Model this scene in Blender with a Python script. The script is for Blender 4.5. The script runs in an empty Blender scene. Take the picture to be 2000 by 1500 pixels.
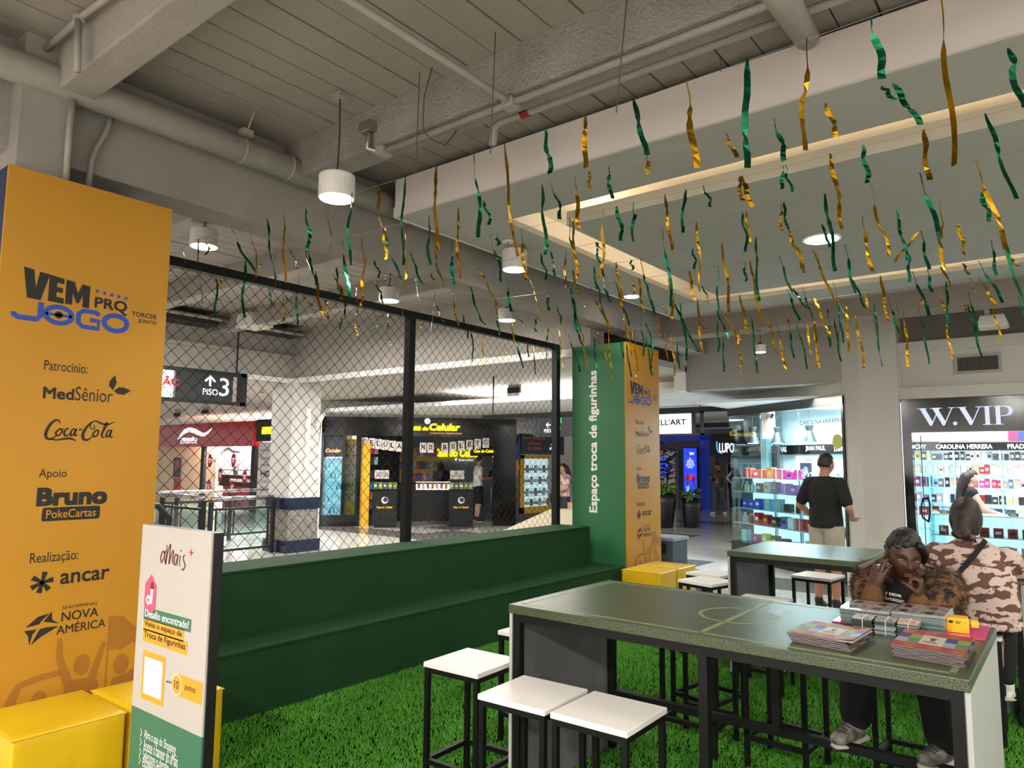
import bpy, bmesh, math, random
from mathutils import Vector, Matrix, Quaternion, noise
R = math.radians
rnd = random.Random(7)
scn = bpy.context.scene
COL = scn.collection

# ---------------------------------------------------------------- camera, world, lights, exposure
YAW, PITCH, ROLL, CAMH, FPX = R(38.17), R(6.027), R(0.452), 1.7, 1404.85
def cam_axes():
    f0 = Vector((-math.sin(YAW), math.cos(YAW), 0)); r0 = Vector((math.cos(YAW), math.sin(YAW), 0)); u0 = Vector((0, 0, 1))
    f = f0*math.cos(PITCH) + u0*math.sin(PITCH); u = u0*math.cos(PITCH) - f0*math.sin(PITCH)
    return r0*math.cos(ROLL) + u*math.sin(ROLL), u*math.cos(ROLL) - r0*math.sin(ROLL), f
CR, CU, CF = cam_axes()
cam = bpy.data.cameras.new('camera'); cam.sensor_width = 36; cam.lens = 36*FPX/2000; cam.clip_end = 200
camo = bpy.data.objects.new('camera', cam); COL.objects.link(camo)
camo.matrix_world = Matrix(((CR.x, CU.x, -CF.x, 0), (CR.y, CU.y, -CF.y, 0), (CR.z, CU.z, -CF.z, CAMH), (0, 0, 0, 1)))
scn.camera = camo
def ray(px, py): return CR*((px-1000)/FPX) - CU*((py-750)/FPX) + CF
CAMP = Vector((0, 0, CAMH))
def atz(px, py, z): d = ray(px, py); return CAMP + d*((z-CAMH)/d.z)
def atx(px, py, x): d = ray(px, py); return CAMP + d*(x/d.x)
def aty(px, py, y): d = ray(px, py); return CAMP + d*(y/d.y)

w = bpy.data.worlds.new('world'); scn.world = w; w.use_nodes = True
w.node_tree.nodes['Background'].inputs[0].default_value = (1.0, .96, .90, 1)
w.node_tree.nodes['Background'].inputs[1].default_value = .50
scn.view_settings.view_transform = 'Standard'; scn.view_settings.look = 'None'
scn.view_settings.gamma = 1; scn.view_settings.use_curve_mapping = False
scn.view_settings.exposure = 0.80
def area(name, loc, size, power, col=(1, .93, .84), rot=(0, 0, 0), sy=None, spread=None):
    l = bpy.data.lights.new(name, 'AREA'); l.energy = power; l.color = col; l.size = size
    if sy: l.shape = 'RECTANGLE'; l.size_y = sy
    else: l.shape = 'DISK'
    if spread: l.spread = spread
    o = bpy.data.objects.new(name, l); o.location = loc; o.rotation_euler = rot; COL.objects.link(o); return o
def spot(name, loc, power, ang=110, blend=.5, col=(1, .93, .84), rad=.06, rot=(0, 0, 0)):
    l = bpy.data.lights.new(name, 'SPOT'); l.energy = power; l.color = col; l.spot_size = R(ang); l.spot_blend = blend; l.shadow_soft_size = rad
    o = bpy.data.objects.new(name, l); o.location = loc; o.rotation_euler = rot; COL.objects.link(o); return o
WARM, NEUT, COOL = (1, .88, .74), (1, .95, .88), (.82, .92, 1)
# unseen overhead lights added behind and beside the camera for floor bounce
for lx, ly, lp in ((-1.6, -.4, 14), (.9, 1.0, 12), (2.2, 4.8, 36), (1.6, 8.2, 30), (-5, -3, 205), (-1.5, -3, 205), (2, -3, 205), (5.5, -3, 205), (-5, -7, 205), (-1.5, -7, 205), (2, -7, 205), (5.5, -7, 205), (6, 1, 110), (6, 5, 90)):
    area('overhead_fill_light', (lx, ly, 3.66), .5, lp, NEUT)
# unseen upright area lights added behind the camera to brighten the fascia
area('rear_fill_light', (-4.5, -12, 1.9), 5.5, 70, (1, .95, .9), rot=(R(90), 0, 0), sy=2.4)
area('rear_fill_light', (4, -12, 1.9), 5.5, 70, (1, .95, .9), rot=(R(90), 0, 0), sy=2.4)
# lit interiors of the shops (their own ceiling lights)
area('perfume_shop_light', (-.6, 12.3, 2.62), 2.6, 95, (.88, .96, 1), sy=1.2)
area('corner_shop_light', (-3.45, 12.15, 2.50), 2.4, 150, (.85, .95, 1), rot=(0, 0, R(-37)), sy=.5)
area('phone_shop_light', (-14.6, 14.8, 2.9), 3.4, 420, (.95, .97, 1), rot=(0, 0, R(45)), sy=1.6)
area('eyebrow_shop_light', (-22.5, 14.2, 2.7), 5, 800, (1, .95, .88), sy=2)
area('gallery_light', (-8.6, 11.5, 3.0), 4, 420, NEUT, sy=3)
area('corridor_light', (-8.5, 18.5, 2.95), 3, 420, (.96, .98, 1), sy=8)
area('left_hall_light', (-8.2, 5.4, 3.72), 2.0, 170, NEUT, sy=2)
area('escalator_light', (-14.5, 8.5, 3.1), 3, 320, NEUT, sy=3)

# ---------------------------------------------------------------- materials
def lin(h):
    if isinstance(h, (tuple, list)): return tuple(h[:3])
    h = h.lstrip('#'); o = []
    for i in (0, 2, 4):
        c = int(h[i:i+2], 16)/255; o.append(c/12.92 if c <= .04045 else ((c+.055)/1.055)**2.4)
    return tuple(o)
MC = {}
def mat(name, col='#808080', rough=.55, metal=0, spec=.5, var=0, vs=6, bump=0, bs=40, emit=0, ecol=None, trans=0, alpha=1, col2=None, coord='Object', detail=3, bd=.01, coat=0):
    if name in MC: return MC[name]
    m = bpy.data.materials.new(name); m.use_nodes = True; MC[name] = m
    nt = m.node_tree; b = nt.nodes['Principled BSDF']; L = nt.links
    c = lin(col); b.inputs['Base Color'].default_value = (*c, 1); m.diffuse_color = (*c, 1)
    b.inputs['Roughness'].default_value = rough; b.inputs['Metallic'].default_value = metal
    b.inputs['Specular IOR Level'].default_value = spec; b.inputs['Coat Weight'].default_value = coat
    if trans: b.inputs['Transmission Weight'].default_value = trans; b.inputs['IOR'].default_value = 1.45
    if alpha < 1: b.inputs['Alpha'].default_value = alpha
    if emit:
        b.inputs['Emission Color'].default_value = (*lin(ecol or col), 1); b.inputs['Emission Strength'].default_value = emit
    if var or bump or col2:
        tc = nt.nodes.new('ShaderNodeTexCoord')
    if var or col2:
        n = nt.nodes.new('ShaderNodeTexNoise'); n.inputs['Scale'].default_value = vs; n.inputs['Detail'].default_value = detail
        L.new(tc.outputs[coord], n.inputs['Vector'])
        mx = nt.nodes.new('ShaderNodeMix'); mx.data_type = 'RGBA'
        c2 = lin(col2) if col2 else tuple(max(0, x*(1-var)) for x in c)
        c1 = c if col2 else tuple(min(1, x*(1+var*.6)) for x in c)
        mx.inputs[6].default_value = (*c1, 1); mx.inputs[7].default_value = (*c2, 1)
        rp = nt.nodes.new('ShaderNodeMapRange'); rp.inputs[1].default_value = .35; rp.inputs[2].default_value = .65
        L.new(n.outputs[0], rp.inputs[0]); L.new(rp.outputs[0], mx.inputs[0]); L.new(mx.outputs[2], b.inputs['Base Color'])
    if bump:
        n2 = nt.nodes.new('ShaderNodeTexNoise'); n2.inputs['Scale'].default_value = bs; n2.inputs['Detail'].default_value = 4
        L.new(tc.outputs[coord], n2.inputs['Vector'])
        bp = nt.nodes.new('ShaderNodeBump'); bp.inputs['Strength'].default_value = bump; bp.inputs['Distance'].default_value = bd
        L.new(n2.outputs[0], bp.inputs['Height']); L.new(bp.outputs[0], b.inputs['Normal'])
    return m
def cm(h, rough=.5, **k):                          # a plain paint of that colour
    return mat('paint_%s_%d' % (h.lstrip('#'), int(rough*100)) + ('_e' if k.get('emit') else ''), h, rough, **k)
def glass(name='clear_glass', tint='#e6f2f2', al=.14):
    if name in MC: return MC[name]
    m = bpy.data.materials.new(name); m.use_nodes = True; MC[name] = m; nt = m.node_tree; nt.nodes.clear()
    o = nt.nodes.new('ShaderNodeOutputMaterial'); mx = nt.nodes.new('ShaderNodeMixShader')
    t = nt.nodes.new('ShaderNodeBsdfTransparent'); t.inputs[0].default_value = (*lin(tint), 1)
    g = nt.nodes.new('ShaderNodeBsdfGlossy'); g.inputs['Roughness'].default_value = .02
    f = nt.nodes.new('ShaderNodeFresnel'); f.inputs[0].default_value = 1.45
    ad = nt.nodes.new('ShaderNodeMath'); ad.operation = 'MULTIPLY_ADD'; ad.inputs[1].default_value = 1.0; ad.inputs[2].default_value = al*.15
    ge = nt.nodes.new('ShaderNodeNewGeometry'); iv = nt.nodes.new('ShaderNodeMath'); iv.operation = 'SUBTRACT'; iv.inputs[0].default_value = 1; ml = nt.nodes.new('ShaderNodeMath'); ml.operation = 'MULTIPLY'
    nt.links.new(ge.outputs['Backfacing'], iv.inputs[1]); nt.links.new(f.outputs[0], ml.inputs[0]); nt.links.new(iv.outputs[0], ml.inputs[1]); nt.links.new(ml.outputs[0], ad.inputs[0]); nt.links.new(ad.outputs[0], mx.inputs[0])
    nt.links.new(t.outputs[0], mx.inputs[1]); nt.links.new(g.outputs[0], mx.inputs[2]); nt.links.new(mx.outputs[0], o.inputs[0])
    return m
BLACK = mat('black_steel', '#0a0a0a', .5, spec=.3, bump=.05, bs=200)
INK = cm('#101012', .6)
WHITE = cm('#e9e7e2', .45)
CONC = mat('painted_concrete', '#98928b', .8, var=.10, vs=2.2, bump=.5, bs=26, detail=6)
CONCB = mat('rough_concrete', '#8f8983', .85, var=.14, vs=4, bump=1.0, bs=45, detail=6, bd=.02)
PLANK = mat('painted_plank', '#938c84', .8, var=.12, vs=1.6, bump=.35, bs=18, detail=6)
PIPE = mat('painted_pipe', '#9b958d', .6, var=.08, vs=5, bump=.2, bs=20)
WALL = mat('white_wall_paint', '#a6a19a', .75, var=.04, vs=1.5, bump=.06, bs=60)
WALL2 = mat('white_column_paint', '#c6c3bc', .75, var=.03, vs=1.5, bump=.05, bs=60)
GYPS = mat('gypsum_paint', '#dcd3ce', .75, var=.03, vs=2, bump=.05, bs=80)
SOFF = mat('soffit_paint', '#a9aaa2', .75, var=.03, vs=2, bump=.04, bs=80)
LAMPW = mat('lamp_white_metal', '#dedbd4', .4)
LED = mat('led_lens', '#ffffff', .4, emit=14, ecol='#fff3e2')

# ---------------------------------------------------------------- mesh helpers
def wloc(o):
    v = Vector((0, 0, 0))
    while o: v += o.location; o = o.parent
    return v
class MB:
    def __init__(s): s.v = []; s.f = []; s.m = []; s.mi = 0
    def add(s, vs, fs):
        n = len(s.v); s.v += [tuple(v) for v in vs]; s.f += [tuple(i+n for i in f) for f in fs]; s.m += [s.mi]*len(fs); return s
    def quad(s, a, b, c, d): return s.add((a, b, c, d), ((0, 1, 2, 3),))
    def poly(s, p): return s.add(p, (tuple(range(len(p))),))
    def box(s, x0, y0, z0, x1, y1, z1):
        x0, x1 = min(x0, x1), max(x0, x1); y0, y1 = min(y0, y1), max(y0, y1); z0, z1 = min(z0, z1), max(z0, z1)
        return s.add(((x0, y0, z0), (x1, y0, z0), (x1, y1, z0), (x0, y1, z0), (x0, y0, z1), (x1, y0, z1), (x1, y1, z1), (x0, y1, z1)),
                     ((0, 3, 2, 1), (4, 5, 6, 7), (0, 1, 5, 4), (1, 2, 6, 5), (2, 3, 7, 6), (3, 0, 4, 7)))
    def obox(s, o, ax, ay, az):                     # corner o and three edge vectors
        o, ax, ay, az = map(Vector, (o, ax, ay, az))
        if ax.cross(ay).dot(az) < 0: ax, ay = ay, ax
        return s.add((o, o+ax, o+ax+ay, o+ay, o+az, o+ax+az, o+ax+ay+az, o+ay+az),
                     ((0, 3, 2, 1), (4, 5, 6, 7), (0, 1, 5, 4), (1, 2, 6, 5), (2, 3, 7, 6), (3, 0, 4, 7)))
    def bar(s, p, q, w, h=None, up=(0, 0, 1)):
        p, q = Vector(p), Vector(q); h = h or w; d = (q-p); u = Vector(up)
        if abs(d.normalized().dot(u)) > .99: u = Vector((0, 1, 0))
        r = d.cross(u).normalized(); u = r.cross(d).normalized()
        return s.obox(p - r*w/2 - u*h/2, r*w, u*h, d)
    def tube(s, pts, r, n=8, caps=True):
        pts = [Vector(p) for p in pts]; rs = r if isinstance(r, (list, tuple)) else [r]*len(pts)
        vs = []; fs = []; pu = None
        for i, p in enumerate(pts):
            t = (pts[min(i+1, len(pts)-1)] - pts[max(i-1, 0)]).normalized()
            a = pu if pu else (Vector((0, 0, 1)) if abs(t.z) < .9 else Vector((1, 0, 0)))
            x = (a - t*a.dot(t)).normalized(); pu = x; y = t.cross(x)
            for k in range(n):
                an = 2*math.pi*k/n; vs.append(p + (x*math.cos(an) + y*math.sin(an))*rs[i])
        for i in range(len(pts)-1):
            for k in range(n):
                k2 = (k+1) % n; fs.append((i*n+k, i*n+k2, (i+1)*n+k2, (i+1)*n+k))
        if caps: fs.append(tuple(range(n-1, -1, -1))); fs.append(tuple((len(pts)-1)*n+k for k in range(n)))
        return s.add(vs, fs)
    def cyl(s, p, q, r, r2=None, n=16): return s.tube((p, q), [r, r if r2 is None else r2], n)
    def lathe(s, prof, c=(0, 0, 0), n=20):
        vs = []; fs = []
        for r, z in prof:
            for k in range(n):
                a = 2*math.pi*k/n; vs.append((c[0]+r*math.cos(a), c[1]+r*math.sin(a), c[2]+z))
        for i in range(len(prof)-1):
            for k in range(n):
                k2 = (k+1) % n; fs.append((i*n+k, i*n+k2, (i+1)*n+k2, (i+1)*n+k))
        fs.append(tuple(range(n-1, -1, -1))); fs.append(tuple((len(prof)-1)*n+k for k in range(n)))
        return s.add(vs, fs)
    def prism(s, pts, o, ux, uy, d):                # 2-D outline extruded by vector d
        o, ux, uy, d = Vector(o), Vector(ux), Vector(uy), Vector(d); n = len(pts)
        if sum(pts[i][0]*pts[(i+1) % n][1] - pts[(i+1) % n][0]*pts[i][1] for i in range(n)) < 0: pts = pts[::-1]
        if ux.cross(uy).dot(d) < 0: pts = pts[::-1]
        a = [o + ux*x + uy*y for x, y in pts]
        return s.add(a + [p+d for p in a], [tuple(range(n-1, -1, -1)), tuple(range(n, 2*n))] + [(i, (i+1) % n, n+(i+1) % n, n+i) for i in range(n)])
    def ell(s, c, r, n=12, m=8, M=None):
        c = Vector(c); r = (r,)*3 if not isinstance(r, (tuple, list)) else r; vs = []; fs = []
        for i in range(m+1):
            th = math.pi*i/m
            for k in range(n):
                a = 2*math.pi*k/n; v = Vector((r[0]*math.sin(th)*math.cos(a), r[1]*math.sin(th)*math.sin(a), r[2]*math.cos(th)))
                vs.append(c + (M @ v if M else v))
        for i in range(m):
            for k in range(n):
                k2 = (k+1) % n; fs.append((i*n+k, (i+1)*n+k, (i+1)*n+k2, i*n+k2))
        return s.add(vs, fs)
    def build(s, name, mats, par=None, smooth=False, bev=0, seg=2, weld=False):
        me = bpy.data.meshes.new(name); o3 = wloc(par) if par else Vector((0, 0, 0))
        me.from_pydata([Vector(v)-o3 for v in s.v], [], s.f)
        mats = mats if isinstance(mats, (list, tuple)) else [mats]
        for m in mats: me.materials.append(m)
        if len(mats) > 1: me.polygons.foreach_set('material_index', s.m)
        if smooth: me.polygons.foreach_set('use_smooth', [True]*len(me.polygons))
        if weld or bev:
            bm = bmesh.new(); bm.from_mesh(me); bmesh.ops.remove_doubles(bm, verts=bm.verts, dist=1e-5); bm.to_mesh(me); bm.free()
        me.update()
        o = bpy.data.objects.new(name, me); COL.objects.link(o)
        if par: o.parent = par
        if bev:
            b = o.modifiers.new('bevel', 'BEVEL'); b.width = bev; b.segments = seg; b.limit_method = 'ANGLE'; b.angle_limit = R(40)
        return o
def boxo(name, m, par, *b, bev=0): return MB().box(*b).build(name, m, par, bev=bev)
def thing(name, label, cat, loc=(0, 0, 0), rz=0, group=None):
    o = bpy.data.objects.new(name, None); COL.objects.link(o); o.location = loc; o.rotation_euler[2] = rz; o.empty_display_size = .1
    return tag(o, label, cat, group)
def tag(o, label, cat, group=None):
    o['label'] = label; o['category'] = cat
    if group: o['group'] = group
    return o
def struct(o): o['kind'] = 'structure'; return o
def copy_tree(o, par=None):
    c = o.copy(); COL.objects.link(c); c.parent = par
    for k in ('label',):
        pass
    for ch in list(o.children): copy_tree(ch, c)
    return c
ORD = ['first', 'second', 'third', 'fourth', 'fifth', 'sixth', 'seventh', 'eighth', 'ninth', 'tenth', 'eleventh', 'twelfth', 'thirteenth', 'fourteenth', 'fifteenth',
       'sixteenth', 'seventeenth', 'eighteenth', 'nineteenth', 'twentieth', 'twenty-first', 'twenty-second', 'twenty-third', 'twenty-fourth', 'twenty-fifth', 'twenty-sixth', 'twenty-seventh', 'twenty-eighth', 'twenty-ninth', 'thirtieth']

# ---- flat print: lettering fitted into a box on a plane (origin = lower left, ux to the right, uy up)
def text(body, o, ux, uy, w, h, m, par, bold=0, shear=0, name='lettering', depth=.0015, fit=True):
    cu = bpy.data.curves.new('t', 'FONT'); cu.body = body; cu.size = 1; cu.shear = shear; cu.resolution_u = 3; cu.extrude = 0; cu.space_line = .95
    if '\n' in body: cu.align_x = 'CENTER'
    ob = bpy.data.objects.new('t', cu); me = bpy.data.meshes.new_from_object(ob)
    bpy.data.objects.remove(ob); bpy.data.curves.remove(cu); me.name = name
    xs = [v.co.x for v in me.vertices]; ys = [v.co.y for v in me.vertices]
    x0, x1, y0, y1 = min(xs), max(xs), min(ys), max(ys)
    sx = w/(x1-x0); sy = h/(y1-y0) if h else sx
    o, ux, uy = Vector(o), Vector(ux).normalized(), Vector(uy).normalized(); nn = ux.cross(uy); o3 = wloc(par)
    q = bold*.8*sx; ms = []; sx = (w-2*q)/(x1-x0); sy = ((h or w*sy/sx)-2*q)/(y1-y0) if h else sx
    if bold:                                        # heavier weight: the outline laid down four times, slightly apart
        vs = [v.co.copy() for v in me.vertices]; fs = [tuple(p.vertices) for p in me.polygons]; n = len(vs); me.clear_geometry()
        me.from_pydata([Vector((v.x, v.y, k)) for k in range(4) for v in vs], [], [tuple(i+n*k for i in f) for k in range(4) for f in fs])
    for v in me.vertices:
        k = int(round(v.co.z)) if bold else 0; v.co = o + ux*(q + (v.co.x-x0)*sx + q*(1, -1, 1, -1)[k]*bool(bold)) + uy*(q + (v.co.y-y0)*sy + q*(1, 1, -1, -1)[k]*bool(bold)) + nn*(depth + .00005*k) - o3
    me.materials.append(m); b = bpy.data.objects.new(name, me); COL.objects.link(b); b.parent = par; return b
class Flat:                                         # flat print made of outlines and strokes on a plane
    def __init__(s, o, ux, uy, sc=1, lift=.0015):
        s.o = Vector(o); s.ux = Vector(ux).normalized(); s.uy = Vector(uy).normalized(); s.sc = sc; s.n = s.ux.cross(s.uy)*lift; s.b = MB(); s.e = s.ux.cross(s.uy)*.00012
    lay = 0
    def P(s, x, y): return s.o + s.ux*(x*s.sc) + s.uy*(y*s.sc) + s.n
    def poly(s, pts):
        n = len(pts)
        if sum(pts[i][0]*pts[(i+1) % n][1] - pts[(i+1) % n][0]*pts[i][1] for i in range(n)) < 0: pts = pts[::-1]
        s.b.poly([s.P(*p) for p in pts]); s.n = s.n + s.e*s.lay; return s
    def rect(s, x0, y0, x1, y1): return s.poly([(x0, y0), (x1, y0), (x1, y1), (x0, y1)])
    def disc(s, x, y, rx, ry=None, n=24): ry = ry or rx; return s.poly([(x+rx*math.cos(2*math.pi*k/n), y+ry*math.sin(2*math.pi*k/n)) for k in range(n)])
    def ring(s, x, y, rx, ry, t, n=32, a0=0, a1=360):
        return s.stroke([(x+rx*math.cos(R(a0+(a1-a0)*k/n)), y+ry*math.sin(R(a0+(a1-a0)*k/n))) for k in range(n+1)], t)
    def stroke(s, pts, wd):
        n = len(pts); ws = wd if isinstance(wd, (list, tuple)) else [wd]*n; L = []; Q = []
        for i, p in enumerate(pts):
            a = pts[max(i-1, 0)]; b = pts[min(i+1, n-1)]; dx, dy = b[0]-a[0], b[1]-a[1]; l = math.hypot(dx, dy) or 1
            nx, ny = -dy/l*ws[i]/2, dx/l*ws[i]/2; L.append((p[0]+nx, p[1]+ny)); Q.append((p[0]-nx, p[1]-ny))
        for i in range(n-1): s.poly([Q[i], Q[i+1], L[i+1], L[i]])
        return s
    def curve(s, pts, wd, k=6):                     # smooth stroke through points
        n = len(pts); out = []; ow = []; ws = wd if isinstance(wd, (list, tuple)) else [wd]*n
        for i in range(n-1):
            p0, p1, p2, p3 = pts[max(i-1, 0)], pts[i], pts[i+1], pts[min(i+2, n-1)]
            for j in range(k):
                t = j/k; q = []
                for a in (0, 1):
                    q.append(.5*((2*p1[a]) + (-p0[a]+p2[a])*t + (2*p0[a]-5*p1[a]+4*p2[a]-p3[a])*t*t + (-p0[a]+3*p1[a]-3*p2[a]+p3[a])*t**3))
                out.append(tuple(q)); ow.append(ws[i]*(1-t)+ws[i+1]*t)
        out.append(pts[-1]); ow.append(ws[-1]); return s.stroke(out, ow)
    def star(s, x, y, r, r2=None, n=5, rot=90):
        r2 = r2 or r*.42
        return s.poly([(x+(r if k % 2 == 0 else r2)*math.cos(R(rot+180*k/n)), y+(r if k % 2 == 0 else r2)*math.sin(R(rot+180*k/n))) for k in range(2*n)])
    def build(s, name, m, par): return s.b.build(name, m, par)
# ---------------------------------------------------------------- floor
FLOORB = mat('floor_joint', '#8d8a84', .35)
TILEL = mat('polished_light_tile', '#c4c0b8', .10, var=.06, vs=1.3, spec=.6)
TILED = mat('polished_dark_tile', '#706c68', .12, var=.08, vs=2, spec=.6)
floor = struct(boxo('floor', mat('floor_slab', '#b5b1a9', .14, var=.05, vs=1.5, spec=.6), None, -32, -14, -.2, 14, 34, -.006))
def tile_mesh(m):
    o = MB().box(.003, .003, -.008, .997, .997, 0).build('floor_tile', m, floor); return o
tl, td = tile_mesh(TILEL), tile_mesh(TILED); first = {0: 1, 1: 1}
def place_tile(x, y, dark):
    src = td if dark else tl
    if first[dark]: first[dark] = 0; o = src
    else: o = src.copy(); COL.objects.link(o)
    o.location = (x, y, 0)
for ix in range(-16, -5):
    for iy in range(5, 16):
        place_tile(ix, iy, int(ix in (-11, -8) or iy in (11,) or (ix+iy) % 9 == 0))
for ix in range(-11, 1):
    for iy in range(9, 23):
        if ix > -2 and iy > 10 or ix > -4 and iy > 12: continue
        if ix < -5 and iy < 16: continue
        place_tile(ix, iy, int(iy in (10, 15, 19) or (ix - iy) % 7 == 0))

# ---------------------------------------------------------------- upper ceiling: slab, planks, beams
ceil = struct(boxo('ceiling', CONC, None, -14, -9, 4.10, 9, 13, 4.3))
BEAMS = [(-4.95, -4.65, -4, 12.2, 3.42, 'y')]
def beam(x0, y0, z0, x1, y1, z1, m=CONC): return boxo('beam', m, ceil, x0, y0, z0, x1, y1, z1, bev=.012)
beam(-4.95, -4, 3.42, -4.65, 12.2, 4.11)
for y0, y1 in ((-.16, .03), (1.457, 1.65), (3.07, 3.28)): beam(-4.66, y0, 3.785, 4, y1, 4.11, CONCB if y0 > 3 else CONC)
for y0 in (1.46, 3.07, 4.68, 6.29): beam(-11.4, y0, 3.79, -4.94, y0+.2, 4.11)
beam(-4.66, 9.4, 3.46, 4, 9.75, 4.11, mat('dark_beam_paint', '#8b8279', .85))
pk = {}
def plank(x0, x1, y0, y1):
    key = (round(x1-x0, 3), round(y1-y0, 3))
    if key not in pk:
        pk[key] = MB().box(0, 0, 0, key[0], key[1], .03).build('ceiling_plank', PLANK, ceil); o = pk[key]
    else: o = pk[key].copy(); COL.objects.link(o)
    o.location = (x0, y0, 4.07 + rnd.uniform(-.003, .003))
for y0, y1 in ((.03, 1.457), (1.65, 3.07), (3.28, 4.6)):
    for k in range(23):
        x = -4.645 + k*.2085; plank(x, x + (.2 if k % 2 else .194), y0, y1)
for y0, y1 in ((1.66, 3.07), (3.27, 4.68), (4.88, 6.29), (6.49, 7.95)):
    for k in range(30):
        x = -11.35 + k*.2133; plank(x, x + .203, y0, y1)
boxo('column_head', CONC, ceil, -5.2, 1.3, 3.25, -4.5, 1.56, 4.1)
# dropped ceiling with its lit cove
drop = struct(boxo('ceiling', GYPS, None, -4.37, 3.96, 3.712, 4, 3.985, 4.02))
def db(name, m, *b): return boxo(name, m, drop, *b)
for b in ((-4.37, 3.985, 3.71, 4, 4.6, 3.76), (-4.37, 4.6, 3.71, -3.71, 8.68, 3.76), (-4.37, 8.68, 3.71, 4, 9.4, 3.76)): db('soffit_board', SOFF, *b)
db('cove_wall', WHITE, -3.92, 4.38, 3.76, -3.9, 8.90, 4.05); db('cove_wall', WHITE, -3.9, 4.38, 3.76, 4, 4.4, 4.05); db('cove_wall', WHITE, -3.9, 8.88, 3.76, 4, 8.90, 4.05)
db('cove_top', WHITE, -3.9, 4.4, 4.03, 4, 8.88, 4.05)
db('floating_panel', SOFF, -3.355, 5.01, 3.71, 3.6, 8.32, 3.83)
LEDS = mat('led_strip', '#ffffff', .5, emit=24, ecol='#ffdcae')
for b in ((-3.30, 5.05, 3.831, 3.5, 5.07, 3.838), (-3.30, 8.26, 3.831, 3.5, 8.28, 3.838), (-3.315, 5.08, 3.831, -3.295, 8.25, 3.838)): db('led_strip', LEDS, *b)
db('edge_profile', GYPS, -4.385, 3.96, 3.70, -4.37, 9.4, 3.79)

# ---------------------------------------------------------------- bulkheads, lower ceilings, far walls
DW = mat('bulkhead_paint', '#a39d96', .8, var=.04, vs=1.2)
wl = struct(boxo('wall_left', DW, None, -11.8, 1.5, 3.1, -11.4, 7.95, 4.1))
boxo('ledge', DW, wl, -11.42, 1.5, 3.52, -11.33, 7.95, 3.58)
boxo('ledge', WHITE, wl, -11.42, 1.5, 3.08, -11.36, 7.95, 3.16)
wb = struct(boxo('wall_back', DW, None, -11.4, 7.95, 3.1, -4.95, 8.3, 4.1))
boxo('ledge', WHITE, wb, -11.4, 7.9, 3.08, -5.2, 7.97, 3.17)
wb2 = struct(boxo('wall_back', WALL, None, -5.06, 11.0, 2.85, -2.6, 11.3, 4.1))
boxo('pilaster', WHITE, wb2, -5.2, 10.95, 2.85, -5.0, 11.35, 4.1)
wb3 = struct(boxo('wall_back', mat('warm_lit_wall', '#c9bfa6', .8), None, -9.5, 12.2, 2.95, -5.15, 12.5, 4.1))  # yellowish light falling on this rear wall is put into its colour
g1 = struct(boxo('ceiling', WALL, None, -34, 2, 3.16, -11.8, 24, 3.26))
g2 = struct(boxo('ceiling', WALL, None, -11.8, 8.3, 3.16, -5, 20, 3.26))
g3 = struct(boxo('ceiling', mat('corridor_ceiling', '#d6d8da', .8), None, -16, 11.3, 2.86, -2.6, 32, 2.95))
struct(boxo('wall_far', mat('far_wall', '#8f8b86', .8), None, -36, 30, 0, -4, 30.3, 4))
# white column of the right-hand shop
cr = struct(MB().prism([(-2.62, 11.0), (-2.36, 10.82), (-1.88, 10.86), (-1.88, 11.35), (-2.62, 11.35)], (0, 0, 0), (1, 0, 0), (0, 1, 0), (0, 0, 4.1)).build('column', WALL2, None))
MB().prism([(-2.65, 10.99), (-2.365, 10.79), (-1.86, 10.83), (-1.86, 10.9), (-2.65, 11.1)], (0, 0, 0), (1, 0, 0), (0, 1, 0), (0, 0, .5)).build('base_board', WHITE, cr)
# wall over the open perfume shop, with its framed panel and grille
wr = struct(boxo('wall_right', WALL2, None, -1.9, 11.0, 2.56, 4, 11.25, 3.34))
FR = [(-1.96, 3.14, 3.28), (-1.96, 2.57, 2.70)]
boxo('frame_rail', WALL2, wr, -1.97, 10.93, 3.2, 4, 11.01, 3.34, bev=.008); boxo('frame_rail', WALL2, wr, -1.97, 10.93, 2.56, 4, 11.01, 2.72, bev=.008)
boxo('frame_stile', WALL2, wr, -1.97, 10.93, 2.72, -1.85, 11.01, 3.2)
boxo('upper_wall', mat('upper_wall_paint', '#857f78', .85), wr, -1.88, 11.25, 3.3, 4, 11.35, 4.1)
vg = thing('air_grille', 'white framed air grille on the wall above the perfume shop sign', 'vent', (-.97, 10.98, 2.9))
boxo('grille_back', INK, vg, -1.19, 10.985, 2.9, -.74, 10.998, 3.08)
for x0, z0, x1, z1 in ((-1.22, 2.87, -.71, 2.9), (-1.22, 3.08, -.71, 3.11), (-1.22, 2.9, -1.19, 3.08), (-.74, 2.9, -.71, 3.08)): boxo('frame', WALL, vg, x0, 10.965, z0, x1, 11.0, z1)
for k in range(24): boxo('slat', cm('#6e6b66', .5), vg, -1.185+k*.0188, 10.972, 2.9, -1.178+k*.0188, 10.988, 3.08)

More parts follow.
